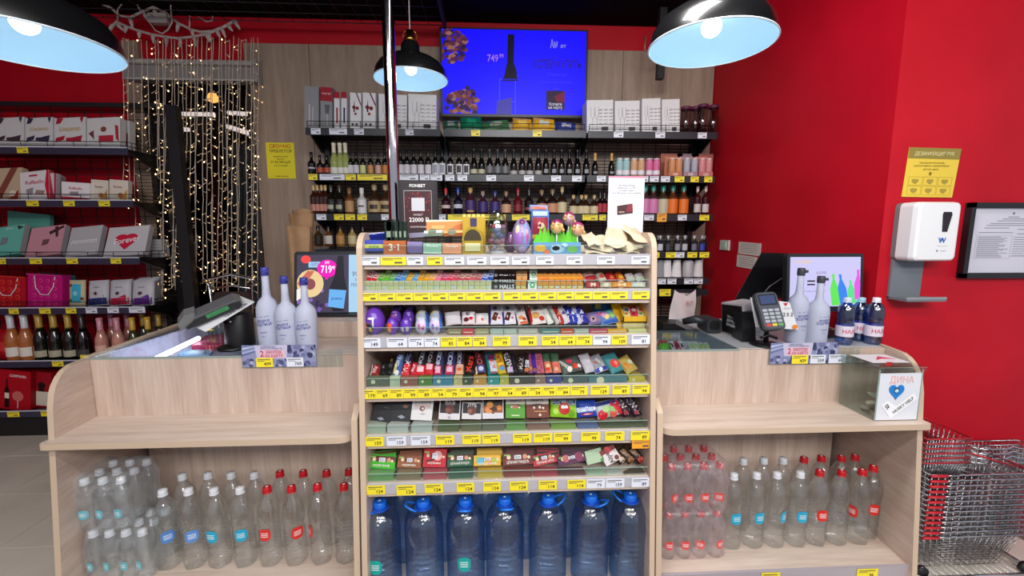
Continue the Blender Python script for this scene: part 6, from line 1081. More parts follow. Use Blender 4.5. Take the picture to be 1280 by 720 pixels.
def bluew(px, Y, cap, lb):
    p = onz(px, Y, ZT); h = hz(p, 372); r = empty('blue_water_bottle', p, lb, 'water bottle', 'small blue water bottles'); rb = .032; k = h / .2
    MB().lathe([(.001, 0), (rb * .8, 0), (rb, .012), (rb * .95, .03), (rb, .034), (rb, .085), (rb * .88, .095), (rb * .9, .1), (rb * 1.0, .115), (rb * 1.02, .135), (rb * .9, .16 * k), (rb * .55, .176 * k), (.013, .182 * k), (.013, h - .012), (.001, h - .012)], WATERD, 22).build('bottle_body', r, local=True)
    capm(h, .014, .0145, cap).build('cap', r, local=True)
    m = MB(); m.lathe([(rb + .001, .036), (rb + .001, .082)], M('#d4ccd8', .4), 22)
    m.text('REDA' if False else 'НАЛЕ', M('#c83c54', .4), .016, lambda X, Z: ((rb + .002) * math.sin(X / rb), -(rb + .002) * math.cos(X / rb), .058 + Z)); m.build('paper_label', r, local=True)
bluew(1054, 1.74, '#c8d8e4', 'blue water bottle, left of three beside the bright monitor'); bluew(1072, 1.80, '#9cc8d8', 'blue water bottle, middle one slightly behind its neighbours'); bluew(1090, 1.74, '#e4e4ea', 'blue water bottle with white cap, right of three')
# riser + left monitor
a, b = onz(304, 1.96, ZT), onz(452, 1.96, ZT); zr = ZT + hz(onz(420, 1.96, ZT), 402)
m = MB(); m.box((a.x, 1.96, ZT), (b.x, 2.38, zr), WZ); m.box((b.x - .0, 1.98, ZT), (b.x + .002, 2.3, zr), WZ); thing('counter_riser', m, (a.x, 1.96, ZT), 'pale ash riser box on the left counter carrying the monitor', 'riser')
def monitor(x0, x1, y0, y1, Y, zb, lb, name, draw, tilt=8, bez=.014):
    A, B_ = at(x0, y1, Y), at(x1, y1, Y); H = hz(A, y0); W_ = B_.x - A.x; c = ((A.x + B_.x) / 2, Y, A.z)
    r = empty(name, (c[0], Y + .04, zb), lb, 'monitor'); Mt = Matrix.Translation(Vector((c[0], Y, A.z))) @ Matrix.Rotation(R(-tilt), 4, 'X')
    m = MB(); m.X = Mt; m.rbox((0, .018, H / 2), (W_, .03, H), .014, M('#1c1e22', .35), 'y'); m.rbox((0, .045, H / 2), (W_ * .6, .03, H * .6), .02, BLKM, 'y'); m.build('housing', r)
    m = MB(); m.X = Mt; iw, ih = W_ - 2 * bez, H - 2 * bez - .012
    S = lambda u, v, k=0: ((u - .5) * iw, .0022 - .0004 * k, bez + .01 + v * ih)
    def rect(u0, v0, u1, v1, c, k=1, e=1.0): e *= .8; m.add([S(u0, v0, k), S(u1, v0, k), S(u1, v1, k), S(u0, v1, k)], [(0, 1, 2, 3)], M(c, .4, em=e))
    def poly(ps, c, k=2, e=1.0): e *= .8; m.add([S(u, v, k) for u, v in ps], [tuple(range(len(ps)))], M(c, .4, em=e))
    def txt(t, u, v, h, c, k=6, wm=None, e=1.0): m.text(t, M(c, .4, em=e), h * ih, lambda X, Z: (S(u, v, k)[0] + X, S(u, v, k)[1], S(u, v, k)[2] + Z), wm * iw if wm else None)
    draw(rect, poly, txt); m.build('picture', r)
    m = MB(); m.box((c[0] - .03, Y + .05, zb), (c[0] + .03, Y + .08, A.z + H * .4), BLKM); m.rbox((c[0], Y + .06, zb + .006), (W_ * .5, .2, .012), .03, BLKM, 'z'); m.build('stand', r)
    return r
def circ(u, v, ru, rv, n=16): return [(u + ru * math.cos(i * math.tau / n), v + rv * math.sin(i * math.tau / n)) for i in range(n)]
def dl(rect, poly, txt):
    rect(0, 0, .58, 1, '#4c4458', 1, .9); rect(.58, 0, 1, 1, '#a8d0ec', 1, 1); rnd = random.Random(4)
    for k in range(26): u, v = rnd.random() * .5, rnd.random() * .55; poly(circ(u + .02, v + .02, .025, .04, 5), rnd.choice(['#7a58b0', '#5c3c90', '#8c6cc0', '#3c2c54']), 2 + .1 * k, .9)
    poly(circ(.10, .92, .055, .07), '#f04c4c', 6); rect(.13, .78, .26, .88, '#9cc8ec', 6); txt('-50%', .195, .83, .06, '#6c7ca0', 7, .10); poly(circ(.34, .76, .115, .155), '#f01cb8', 7); txt('719', .33, .74, .13, '#ffffff', 9, .12); txt('99', .41, .77, .06, '#ffffff', 9, .03); txt('899', .34, .86, .05, '#ffd8f0', 9, .05); poly([(.30, .64), (.38, .64), (.33, .56)], '#f01cb8', 7)
    poly(circ(.15, .50, .15, .24, 20), '#e8cc94', 6); poly(circ(.15, .49, .06, .10, 12), '#8c4c54', 7); poly([(.0, .5), (.12, .72), (.2, .72), (.06, .4)], '#c86c60', 7); poly([(.0, .2), (.1, .3), (.05, .42), (.0, .4)], '#f0ece0', 7)
    poly([(.40, .02), (.36, .40), (.42, .62), (.46, .98), (.52, .98), (.53, .62), (.56, .40), (.52, .02)], '#2c2c34', 8, .8); poly([(.35, .10), (.365, .40), (.555, .38), (.525, .06)], '#6cb0ec', 9); txt('prosecco', .45, .24, .05, '#2c4c8c', 11, .12)
    txt('УСПЕЙ', .72, .66, .08, '#3c4468', 4, .2); txt('КУПИТЬ', .90, .66, .08, '#3c4468', 4, .16); txt('3 по цене 2', .76, .56, .045, '#4c5478', 4); txt('ПО ВЫГОДНОЙ', .78, .47, .05, '#4c5478', 4, .36); txt('ЦЕНЕ', .76, .40, .05, '#4c5478', 4); rect(.68, .17, .86, .35, '#28181c', 4, .6); poly([(.77, .2), (.86, .2), (.86, .34), (.75, .3)], '#e0405c', 5)
monitor(367, 486, 314, 397, 2.10, zr, 'black monitor with price advert behind the three frosted bottles', 'monitor', dl, 9)
def dr(rect, poly, txt):
    rect(0, 0, 1, 1, '#c8c4f0', 1, 1); txt('А ты ВЗЯЛ', .17, .90, .06, '#e0b458', 4, .24); txt('0,5', .18, .68, .05, '#4c4858', 4); txt('LLOYD', .44, .68, .05, '#6c6878', 4, .14); rect(.245, .50, .355, .53, '#28242c', 3); rect(.245, .43, .355, .46, '#28242c', 3); txt('6', .47, .46, .14, '#4c4858', 4); txt('3', .16, .46, .14, '#4c4858', 4); txt('выгодно для друзей', .34, .31, .035, '#8c88a0', 4, .34)
    bt = [(-.055, 0), (-.055, .40), (-.015, .62), (-.018, .75), (.018, .75), (.015, .62), (.055, .40), (.055, 0)]
    for u, v, s, c, sl in ((.66, .02, .85, '#64e05c', -.07), (.78, .05, .80, '#3c84e8', -.10), (.90, .06, .62, '#64dc8c', -.06), (.985, .14, .8, '#e05ce0', -.03)): poly([(min(1, max(0, u + x * 1.1 + sl * y)), v + y * s) for x, y in bt], c, 4 + u, 1)
monitor(983, 1078, 317, 390, 1.88, ZT, 'bright lavender customer monitor behind two frosted bottles, right counter', 'monitor', dr, 5)
# rear of the cashier's monitor
r = empty('till_monitor', onz(960, 2.1, ZT), 'black cashier monitor seen from behind beside the bright monitor', 'monitor')
ps = [at(952, 316, 2.12), at(988, 317, 2.12), at(984, 373, 2.12), at(919, 374, 2.12)]
m = MB(); f = [p + Vector((0, 0, 0)) for p in ps]; g = [p + Vector((.03, .05, 0)) for p in ps]; m.add(f + g, [(3, 2, 1, 0), (4, 5, 6, 7), (0, 1, 5, 4), (1, 2, 6, 5), (2, 3, 7, 6), (3, 0, 4, 7)], M('#0c0c0f', .3)); m.build('housing', r)
m = MB(); a = at(957, 330, 2.11); b = at(928, 368, 2.11); m.tube([at(982, 345, 2.1), at(962, 358, 2.09), at(950, 372, 2.1)], .003, M('#5c5c64', .4), 6); m.build('cable', r)
m = MB(); m.box((ps[0].x - .03, 2.14, ZT), (ps[0].x + .05, 2.18, ps[3].z + .02), BLKM); m.build('stand', r)
# receipt printer
r = empty('receipt_printer', onz(915, 1.95, ZT), 'white-framed black receipt printer with a printed note, right counter', 'printer')
fp = [at(901, 433, 1.98), at(929, 436, 1.80), at(929, 381, 1.80), at(902, 378, 1.98)]
for q in fp[:2]: q.z = ZT
def slabq(m, f, dv, mat): m.add(list(f) + [p + dv for p in f], [(0, 1, 2, 3), (7, 6, 5, 4), (1, 0, 4, 5), (2, 1, 5, 6), (3, 2, 6, 7), (0, 3, 7, 4)], mat)
m = MB(); slabq(m, fp, Vector((.16, .10, 0)), M('#c9c9cc', .4)); m.build('housing', r)
c = sum(fp, Vector()) / 4; nrm = (fp[1] - fp[0]).cross(fp[3] - fp[0]).normalized()
m = MB(); slabq(m, [c + (p - c) * .90 + nrm * .004 for p in fp], -nrm * .003, BLK); ux = (fp[1] - fp[0]).normalized(); uz = Vector((0, 0, 1))
for i, t in enumerate(('ПОКУПАЙТЕ', 'ОВОЩИ', 'ДОМА В', 'ОНЛАЙН')): m.text(t, M('#e4e4e4', .4), .012, lambda X, Z: c + nrm * .0056 + ux * X + uz * (.035 - .02 * i + Z), .07)
m.build('black_front', r)
fb = [at(927, 437, 1.79), at(944, 437, 1.79), at(944, 390, 1.79), at(927, 390, 1.79)]
for q in fb[:2]: q.z = ZT
m = MB(); slabq(m, fb, Vector((.01, .1, 0)), BLK); m.build('side_box', r)
# barcode scanner
r = empty('barcode_scanner', onz(885, 2.0, ZT), 'dark grey barcode scanner lying beside the receipt printer', 'scanner'); c = onz(886, 2.0, ZT)
m = MB(); m.rbox((c.x, 2.0, ZT + .035), (.07, .10, .07), .02, M('#2c2e34', .35), 'y'); m.rbox((c.x, 1.948, ZT + .04), (.045, .006, .04), .01, BLK, 'y'); m.build('scan_head', r)
m = MB(); m.tube([(c.x - .02, 2.0, ZT + .045), (c.x - .06, 2.02, ZT + .055), (c.x - .10, 2.06, ZT + .035)], [.022, .02, .016], M('#26282d', .45), 10); m.build('grip', r)
# card terminal on a stand (right)
r = empty('card_terminal', onz(955, 1.72, ZT), 'grey card terminal with colour keys on a black stand, right counter', 'payment terminal')
c0 = onz(957, 1.74, ZT); m = MB(); m.lathe([(.001, 0), (.062, 0), (.06, .006), (.012, .012)], BLK, 28, c0); m.tube([c0, c0 + Vector((0, 0, .07)), c0 + Vector((.0, -.01, .085))], .010, BLK, 10); m.tube([c0 + Vector((-.035, -.02, .035)), c0 + Vector((.0, -.01, .045)), c0 + Vector((.035, -.02, .032))], .006, BLK, 8); m.build('stand', r)
c = at(961, 389, 1.70); Mt = Matrix.Translation(c) @ Matrix.Rotation(R(-6), 4, 'Z') @ Matrix.Rotation(R(62), 4, 'X') @ Matrix.Rotation(R(5), 4, 'Z')
m = MB(); m.X = Mt
m.rbox((0, 0, -.004), (.092, .162, .024), .018, M('#33363d', .4), 'z'); m.rbox((0, 0, .010), (.084, .152, .006), .016, M('#4a4e58', .35), 'z'); m.build('housing', r)
m = MB(); m.X = Mt; m.box((-.03, .028, .0125), (.03, .064, .0142), M('#3a4870', .3)); m.box((-.036, .022, .0125), (.036, .07, .0134), BLK); m.build('display', r)
for j in range(5):
    for i in range(3):
        col = '#c83c34' if (j, i) == (0, 0) else '#d8b83c' if (j, i) == (0, 1) else '#5ca054' if (j, i) == (0, 2) else '#a4a8b0'
        m = MB(); m.X = Mt; m.rbox((-.024 + .024 * i, -.062 + .0155 * j, .0145), (.019, .011, .004), .002, M(col, .4), 'z'); m.build('key', r)
cq = [at(938, 372, 1.745), at(987, 378, 1.745), at(998, 412, 1.725), at(945, 409, 1.725)]; m = MB(); slabq(m, cq[::-1], Vector((0, .003, 0)), M('#dcdcdf', .45)); cc = sum(cq, Vector()) / 4
for i, (t, h_) in enumerate((('Оплата', .006), ('12 5 2', .016), ('на кассе', .006))): m.text(t, INK if i == 1 else M('#8c8890', .5), h_, lambda X, Z: cc + Vector((.055 + X, -.004, .026 - .028 * i + Z)), .05)
v = cq[2]; m.add([v + Vector((.012 * math.cos(t) - .018, -.003, .010 * math.sin(t) + .012)) for t in [k * .6 for k in range(10)]], [tuple(range(10))], M('#e8882c', .4)); v = cq[1]; m.add([v + Vector((-.03, -.003, -.002)), v + Vector((-.008, -.003, -.002)), v + Vector((-.018, -.003, -.018))], [(0, 1, 2)], M('#c82c34', .4))
thing('notice_card', m, cc, 'white notice card clipped behind the right card terminal', 'card')
# card terminal on a stand (left)
r = empty('terminal_stand', onz(300, 1.80, ZT), 'stout black cylindrical stand under the left card terminal', 'stand')
c0 = onz(301, 1.84, ZT); zc = hz(c0, 390); m = MB(); m.lathe([(.001, 0), (.055, 0), (.056, .01), (.054, zc - .01), (.05, zc), (.001, zc)], M('#101013', .4), 28, c0); m.build('cylinder', r)
m = MB(); q = onz(291, 1.79, ZT); m.lathe([(.001, 0), (.058, 0), (.058, .008), (.05, .012), (.001, .012)], BLK, 28, q); m.build('foot', r)
m = MB(); m.tube([q + Vector((-.02, -.0, .1)), q + Vector((-.03, -.0, .14)), q + Vector((-.0, .0, .165))], .008, BLK, 8); m.lathe([(.001, -.003), (.006, -.003), (.006, .003), (.001, .003)], CHR, 10, c0 + Vector((-.0, -.056, zc - .03))); m.build('arm', r)
O = at(266, 388, 1.74); xa = (at(300, 366, 1.80) - at(240, 392, 1.72)).normalized(); ya = Vector((-.25, .9, .3)); ya = (ya - xa * ya.dot(xa)).normalized(); za = xa.cross(ya)
Mt = Matrix((xa, ya, za)).transposed().to_4x4(); Mt.translation = O
r = empty('card_terminal', O, 'grey card terminal with green side display on the left counter', 'payment terminal')
m = MB(); m.X = Mt; m.prism([(-.10, -.016), (.10, -.016), (.105, .0), (.085, .018), (-.055, .018), (-.075, .0), (-.10, -.002)], -.04, .05, M('#5c5e62', .35), 'y'); m.prism([(-.098, -.016), (.098, -.016), (.10, .004), (.075, .010), (-.06, .010), (-.098, -.004)], -.0415, -.04, M('#26272a', .4), 'y'); m.build('housing', r)
m = MB(); m.X = Mt; m.box((-.025, -.043, -.008), (.055, -.041, .008), M('#5cb474', .3, em=.35)); m.text('Добро пожаловать', M('#1c4c2c', .5), .006, lambda X, Z: (.015 + X, -.0434, Z), .06); m.build('display', r)
m = MB(); m.X = Mt; m.prism([(-.12, -.01), (-.07, -.01), (-.05, .030), (-.085, .036), (-.118, .014)], -.03, .045, M('#7c7e80', .25, al=.75), 'y'); m.build('privacy_hood', r)
for k in range(4): m = MB(); m.X = Mt; m.box((-.10 + .010 * k, -.02, -.002), (-.093 + .010 * k, .02, .004), M(['#c84c34', '#d8b84c', '#5ca05c', '#a8a8ac'][k], .4)); m.build('key', r)
cq = [at(232, 403, 1.72), at(257, 414, 1.68), at(318, 377, 1.80), at(300, 370, 1.86)]; m = MB(); slabq(m, cq, Vector((0, 0, -.003)), M('#d4d4d8', .45))
e1 = (cq[2] - cq[1]).normalized(); e2 = (cq[0] - cq[1]).normalized(); c1 = cq[1] + e1 * .13 + e2 * .012
m.text('1ZX5  TT N', INK, .013, lambda X, Z: c1 + e1 * X + e2 * Z + Vector((0, -.001, .0012)), .12); m.box((cq[1].x + .0, cq[1].y + .006, cq[1].z + .001), (cq[1].x + .02, cq[1].y + .016, cq[1].z + .004), M('#e8c83c', .4))
thing('notice_card', m, cq[1], 'white notice card under the left card terminal', 'card')
# promotion strips standing on the counter edges
def promo(x0, x1, y0, y1, tg, lb):
    Y = 1.672; A, B_ = at(x0, y1, Y), at(x1, y1, Y); H = hz(A, y0); W_ = B_.x - A.x; r = empty('promotion_strip', (A.x, Y, A.z), lb, 'sign', 'promotion strips on the counters')
    m = MB(); m.box((A.x, Y, A.z), (B_.x, Y + .003, A.z + H), M('#8c90b4', .4)); S = lambda u, v, k: (A.x + u * W_, Y - .0004 * k, A.z + v * H); rnd = random.Random(8)
    def pl(ps, c, k): m.add([S(min(1, max(0, u)), min(1, max(0, v)), k) for u, v in ps], [tuple(range(len(ps)))], M(c, .45))
    for k in range(90):
        u = rnd.random(); v = rnd.random()
        if .22 < u < .58 and v > .3: continue
        if u > .58 or v < .45: s = rnd.uniform(.02, .05); pl(circ(u, v, s, s * W_ / H, 9), rnd.choice(['#4c5078', '#6c7098', '#34385c', '#a8acc8', '#7c80a8']), 1 + .02 * k)
    for k in range(5): pl([(0, .5 + .1 * k), (.24, .75 + .08 * k), (.24, .8 + .08 * k), (0, .58 + .1 * k)], ['#5c6890', '#a4acd0', '#7c88b0', '#c4c8e0', '#6c78a8'][k], 1.5)
    pl([(.2, .38), (.6, .38), (.62, 1), (.17, 1)], '#c0bcd4', 3); pl([(.23, .42), (.575, .42), (.575, .78), (.23, .78)], '#e0b8c8', 4)
    for t, u, v, h_, c, wm in (('2', .27, .60, .28, '#b01c38', .05), ('ЗАКУПОК', .43, .68, .14, '#b01c38', .22), ('НА КАРТУ', .43, .50, .14, '#b01c38', .24), ('УСПЕЙТЕ ВЫГОДНО', .36, .93, .06, '#5c5878', .2), ('ПОЛУЧИТЕ СКИДКУ ЗА', .40, .85, .06, '#5c5878', .3)): m.text(t, M(c, .5), h_ * H, lambda X, Z: (A.x + u * W_ + X, Y - .0024, A.z + v * H + Z), wm * W_)
    m.build('printed_card', r)
    m = MB(); m.box((A.x - .006, Y + .0035, A.z - .006), (B_.x + .1, Y + .006, A.z + H * .75), ACR); m.build('clear_holder', r)
    tags(r, tg, 0, Y - .003, A.z + .001, H * .42)
promo(304, 396, 432, 459, [(321, 342, 'y', '499'), (359, 380, 'w', '769')], 'blue-grey promotion strip with berries and two tags, left counter edge')
promo(962, 1046, 429, 455, [(989, 1009, 'y', '439'), (1012, 1031, 'w', '559'), (1035, 1056, 'w', '60')], 'blue-grey promotion strip with berries and three tags, right counter edge')
# donation box
Yd = 1.492; A, B_ = onz(1092, Yd, ZS), onz(1146, Yd, ZS); Hd = hz(A, 459); zd = ZS; dep = .17
r = empty('donation_box', ((A.x + B_.x) / 2, Yd + dep / 2, zd), 'clear acrylic donation box with banknotes and heart sticker, right counter shelf', 'donation box')
m = MB()
for a_, b_ in (((A.x, Yd, zd + .003), (A.x + .003, Yd + dep, zd + Hd - .008)), ((B_.x - .003, Yd, zd + .003), (B_.x, Yd + dep, zd + Hd - .008)), ((A.x, Yd + dep - .003, zd + .003), (B_.x, Yd + dep, zd + Hd - .008)), ((A.x, Yd, zd), (B_.x, Yd + dep, zd + .003))): m.box(a_, b_, ACR)
for x in (A.x, B_.x - .003): m.box((x - .0005, Yd - .002, zd), (x + .0035, Yd, zd + Hd - .01), ACRE); 
m.build('clear_walls', r)
m = MB(); m.box((A.x - .006, Yd - .008, zd + Hd - .016), (B_.x + .006, Yd + dep + .004, zd + Hd), ACR); m.box((A.x - .006, Yd - .0085, zd + Hd - .001), (B_.x + .006, Yd - .0075, zd + Hd), ACRE); m.build('lid', r)
m = MB(); m.box((A.x + .02, Yd + .05, zd + Hd + .0005), (B_.x - .004, Yd + dep - .01, zd + Hd + .0015), M('#e4dde0', .5)); m.prism([(A.x + .06, Yd + .08), (A.x + .10, Yd + .10), (B_.x - .02, Yd + .09), (A.x + .11, Yd + .13)], zd + Hd + .0016, zd + Hd + .0022, M('#d81c50', .4)); m.build('lid_sheet', r)
m = MB(); m.prism([(A.x + .035, Yd + .012), (A.x + .05, Yd + .008), (A.x + .10, Yd + .05), (A.x + .08, Yd + .055)], zd + Hd + .0005, zd + Hd + .0025, M('#b81c24', .4)); m.build('red_strap', r)
m = MB(); m.box((A.x + .004, Yd - .003, zd + .004), (B_.x - .006, Yd - .0012, zd + Hd - .024), M('#dcdee6', .5)); W_ = B_.x - A.x; SC_ = lambda u, v, k: (A.x + u * W_, Yd - .0034 - .0004 * k, zd + v * Hd)
m.text('ДИНА', M('#e8aca4', .5), .026, lambda X, Z: (A.x + .52 * W_ + X, Yd - .0036, zd + .76 * Hd + Z), .095); m.build('white_sheet', r)
ro = R(38); cx, cz = A.x + .46 * W_, zd + .36 * Hd
def rt(x, z, k): return (cx + x * math.cos(ro) - z * math.sin(ro), Yd - .0045 - .0004 * k, cz + x * math.sin(ro) + z * math.cos(ro))
m = MB(); q = [(-.028, .075), (-.05, .0), (-.05, -.03), (-.04, -.04), (.06, -.04), (.066, -.03), (.066, -.014), (.02, -.012), (.02, .0)]
m.add([rt(x, z, 0) for x, z in [(-.055, -.040), (.07, -.040), (.07, -.012), (-.012, -.012), (-.026, .028), (-.055, .028)]][::1], [(0, 1, 2, 3, 4, 5)], M('#f0f0f2', .4))
hx, hz_ = A.x + .42 * W_, zd + .56 * Hd; n = 24; hp = [(hx + .0021 * 16 * math.sin(t * math.tau / n) ** 3 * .9, Yd - .0052, hz_ + .0021 * (13 * math.cos(t * math.tau / n) - 5 * math.cos(2 * t * math.tau / n) - 2 * math.cos(3 * t * math.tau / n) - math.cos(4 * t * math.tau / n))) for t in range(n)]
m.add(hp, [tuple(range(n))], M('#1c7cc8', .4)); m.add([(hx + .011 * math.cos(t), Yd - .0056, hz_ + .003 + .011 * math.sin(t)) for t in [k * .52 for k in range(12)]], [tuple(range(12))], M('#20283c', .4)); m.add([(hx + .008 * math.cos(t), Yd - .006, hz_ + .002 + .007 * math.sin(t)) for t in [k * .52 for k in range(12)]], [tuple(range(12))], M('#b8d8ec', .4))
m.text('HUSKY HELP', INK, .012, lambda X, Z: rt(.012 + X, -.027 + Z, 2), .10); m.text('Я', INK, .018, lambda X, Z: rt(-.040 + X, .006 + Z, 2)); m.build('heart_sticker', r)
rnd = random.Random(6)
for k in range(9):
    x, y, zz, aa = A.x + .03 + rnd.random() * (W_ - .07), Yd + .03 + rnd.random() * (dep - .07), zd + .006 + .007 * k, rnd.uniform(-60, 60); m = MB(); m.X = Matrix.Translation((x, y, zz)) @ Matrix.Rotation(R(aa), 4, 'Z') @ Matrix.Rotation(R(rnd.uniform(-20, 20)), 4, 'X')
    vs = [(-.028 + .056 * i / 6, s * .014, .004 * math.sin(i * 1.3 + k)) for s in (-1, 1) for i in range(7)]; vs2 = [(a_, b_, c_ - .0008) for a_, b_, c_ in vs]; m.add(vs + vs2, [(i, i + 1, i + 8, i + 7) for i in range(6)] + [(14 + i, 21 + i, 22 + i, 15 + i) for i in range(6)], M(rnd.choice(['#8c9c88', '#c4b8a4', '#a89c8c', '#7c8c84', '#d4ccc0']), .6), True)
    m.X = Matrix.Identity(4); thing('banknote', m, (x, y, zz), 'folded banknote in the donation box, %s from the bottom of the heap' % nth(k), 'banknote', 'banknotes in the donation box')

# ================================================================== BEHIND THE COUNTERS
def sheet(name, x0, x1, y0, y1, Y, col, lb, cat, th=.003, fn=None):
    A, B_ = at(x0, y1, Y), at(x1, y1, Y); H = hz(A, y0); m = MB(); m.box((A.x, Y, A.z), (B_.x, Y + th, A.z + H), M(col, .5))
    if fn: fn(m, lambda u, v, k=1: (A.x + u * (B_.x - A.x), Y - .0005 * k, A.z + v * H), B_.x - A.x, H)
    return m, (A.x, Y, A.z)
def P4(m, S, u0, v0, u1, v1, c, k=1, me=None): m.add([S(u0, v0, k), S(u1, v0, k), S(u1, v1, k), S(u0, v1, k)], [(0, 1, 2, 3)], me or M(c, .5))
def TX(m, S, t, u, v, h, c, k, W_, wm=None): m.text(t, M(c, .5), h, lambda X, Z: (S(u, v, k)[0] + X, S(u, v, k)[1], S(u, v, k)[2] + Z), wm * W_ if wm else None)
def f(m, S, W_, H):
    for v, t, h_, c, wm in ((.89, 'СРОЧНО', .10, '#c02018', .76), (.76, 'ТРЕБУЕТСЯ', .08, '#4c4416', .84), (.61, 'продавец-кассир', .035, '#5c5420', .8), (.54, 'зарплата', .035, '#5c5420', .35), (.46, 'от 65 000 руб.', .065, '#4c4416', .8), (.36, 'и % от продаж', .04, '#5c5420', .6), (.06, '8 (800) 000-00-00', .035, '#4c4416', .7)): TX(m, S, t, .5, v, h_ * H, c, 2, W_, wm)
m, o = sheet('p', 335, 370, 178, 223, YW - .027, '#e8d81c', '', '', .003, f); thing('job_poster', m, o, 'yellow job poster with red heading on the pale laminate wall', 'poster')
def f(m, S, W_, H):
    P4(m, S, .08, .02, .92, .98, '#241820', 1); P4(m, S, .16, .14, .84, .80, '#3c1018', 2); rnd = random.Random(2)
    for k in range(40): u, v = rnd.uniform(.18, .82), rnd.uniform(.4, .78); m.add([S(u + .02 * math.cos(t), v + .015 * math.sin(t), 3) for t in (0, 1.3, 2.6, 3.9, 5.2)], [(0, 1, 2, 3, 4)], M(rnd.choice(['#8c1c28', '#5c1420', '#a83040']), .5))
    for a_ in ((.15, .13, .16, .82), (.84, .13, .85, .82), (.15, .81, .85, .82)): P4(m, S, *a_, '#b8b0b0', 4)
    P4(m, S, .34, .46, .67, .69, '#c8c8d0', 5); TX(m, S, 'FONBET', .5, .90, .055 * H, '#f0f0f0', 5, W_, .5); TX(m, S, 'ФРИБЕТ', .5, .39, .03 * H, '#d8c8cc', 5, W_, .3); TX(m, S, '22000 Р', .52, .30, .075 * H, '#f0f0f0', 5, W_, .6); TX(m, S, 'за регистрацию', .52, .18, .03 * H, '#d8d0d4', 5, W_, .5)
m, o = sheet('p', 499, 548, 225, 296, 1.86, '#0c0c10', '', '', .006, f); r = thing('notice_stand', m, o, 'black advert board with white heading beside the chrome pole', 'sign')
def f(m, S, W_, H):
    P4(m, S, 0, .97, 1, 1, '#c87890', 1); P4(m, S, .15, .90, .85, .905, '#8c8890', 1)
    for v, t in ((.85, 'При предъявлении'), (.81, 'Вашей карты до 20%'), (.77, 'получайте скидку'), (.73, 'и до 100 баллов в честь покупки')): TX(m, S, t, .5, v, .022 * H, '#4c4850', 2, W_, .8)
    m.add([S(u, v, 2) for u, v in ((.26, .37), (.70, .40), (.68, .56), (.25, .52))], [(0, 1, 2, 3)], M('#3c1418', .5)); m.add([S(u, v, 3) for u, v in ((.5, .42), (.70, .43), (.68, .56), (.55, .54))], [(0, 1, 2, 3)], M('#7c1c30', .5)); TX(m, S, 'карта', .38, .42, .025 * H, '#e0c0b0', 4, W_, .2)
    P4(m, S, .1, .0, .96, .06, '#a8b4d4', 1); TX(m, S, 'условия', .5, .2, .015 * H, '#b8a8a8', 2, W_, .2)
m, o = sheet('p', 759, 803, 220, 297, 1.845, '#dcdbe2', '', '', .006, f); thing('notice_stand', m, o, 'white card notice with a dark bank card print behind the kraft bags', 'sign')
KB = noisy('brown_kraft_paper', '#94704e', '#b08a64', 9, .7, .3)
# hanging kraft bags, chair, plastic bag
for k, (x0, x1, y0, y1, Y) in enumerate(((355, 392, 283, 318, 2.62), (358, 395, 268, 300, 2.70), (362, 393, 262, 290, 2.78))):
    A, B_ = at(x0 + 4, y1, Y), at(x1 - 2, y1, Y); H = hz(A, y0); W_ = B_.x - A.x; m = MB(); vs = []
    for s in (0, 1):
        for j in range(7):
            for i in range(9):
                u, v = i / 8, j / 6; vs.append((A.x + u * W_ * (.8 + .2 * v) + .1 * W_ * (1 - v) * 1 , Y + .006 * math.sin(7 * u + k) + .02 * s * (1 - v * .3) - .012 * math.sin(3.1 * u) * v, (A.z + v * H + .006 * math.sin(6 * u + 2 * k) * v) if v else .85))
    fs = [];
    for j in range(6):
        for i in range(8): q = j * 9 + i; fs += [(q, q + 1, q + 10, q + 9), (63 + q, 63 + q + 9, 63 + q + 10, 63 + q + 1)]
    for j in range(6):
        for i in (0, 8): q = j * 9 + i; fs.append((q, q + 9, 63 + q + 9, 63 + q))
    m.add(vs, fs, KB, True); thing('kraft_bag', m, (A.x, Y, .85), 'kraft paper bag standing left of the monitor, %s' % ['nearest of three', 'middle of three', 'rearmost of three'][k], 'paper bag', 'kraft bags behind the counter')
q = at(374, 310, 2.7); m = MB(); m.box((q.x - .16, 2.56, 0), (q.x + .16, 2.86, .849), M('#3a3634', .6)); thing('bag_cabinet', m, (q.x, 2.7, 0), 'low dark cabinet hidden behind the left counter under the kraft bags', 'cabinet')
Yc = 2.95; L0, R0 = at(262, 352, Yc), at(314, 352, Yc); r = empty('metal_chair', ((L0.x + R0.x) / 2, Yc - .2, 0), 'chair with chrome tube back behind the left counter', 'chair')
m = MB(); m.tube([(L0.x + .02, Yc, .45), (L0.x, Yc, L0.z - .02), (L0.x - .04, Yc, L0.z + .005), (L0.x, Yc, L0.z + .02), ((L0.x + R0.x) / 2, Yc + .02, L0.z + .045), (R0.x, Yc, L0.z + .02), (R0.x + .04, Yc, L0.z), (R0.x, Yc, L0.z - .02), (R0.x - .02, Yc, .45)], .010, CHR, 10)
m.tube([(L0.x, Yc, L0.z - .05), ((L0.x + R0.x) / 2, Yc + .02, L0.z - .03), (R0.x, Yc, L0.z - .05)], .007, CHR, 8); m.build('back_frame', r)
m = MB(); m.rbox(((L0.x + R0.x) / 2, Yc - .2, .46), (.42, .42, .05), .06, M('#2c1c18', .6), 'z'); m.build('seat', r)
m = MB(); m.rbox(((L0.x + R0.x) / 2, Yc + .012, L0.z - .16), (.24, .02, .18), .03, M('#2c1812', .6), 'y'); m.build('backrest', r)
for sx in (L0.x + .02, R0.x - .02):
    for sy in (Yc - .38, Yc): m = MB(); m.tube([(sx, sy, .45), (sx, sy, 0)], .010, CHR, 8); m.build('leg', r)
A, B_ = at(836, 399, 3.0), at(868, 399, 3.0); H = hz(A, 362); W_ = B_.x - A.x; m = MB(); vs = []
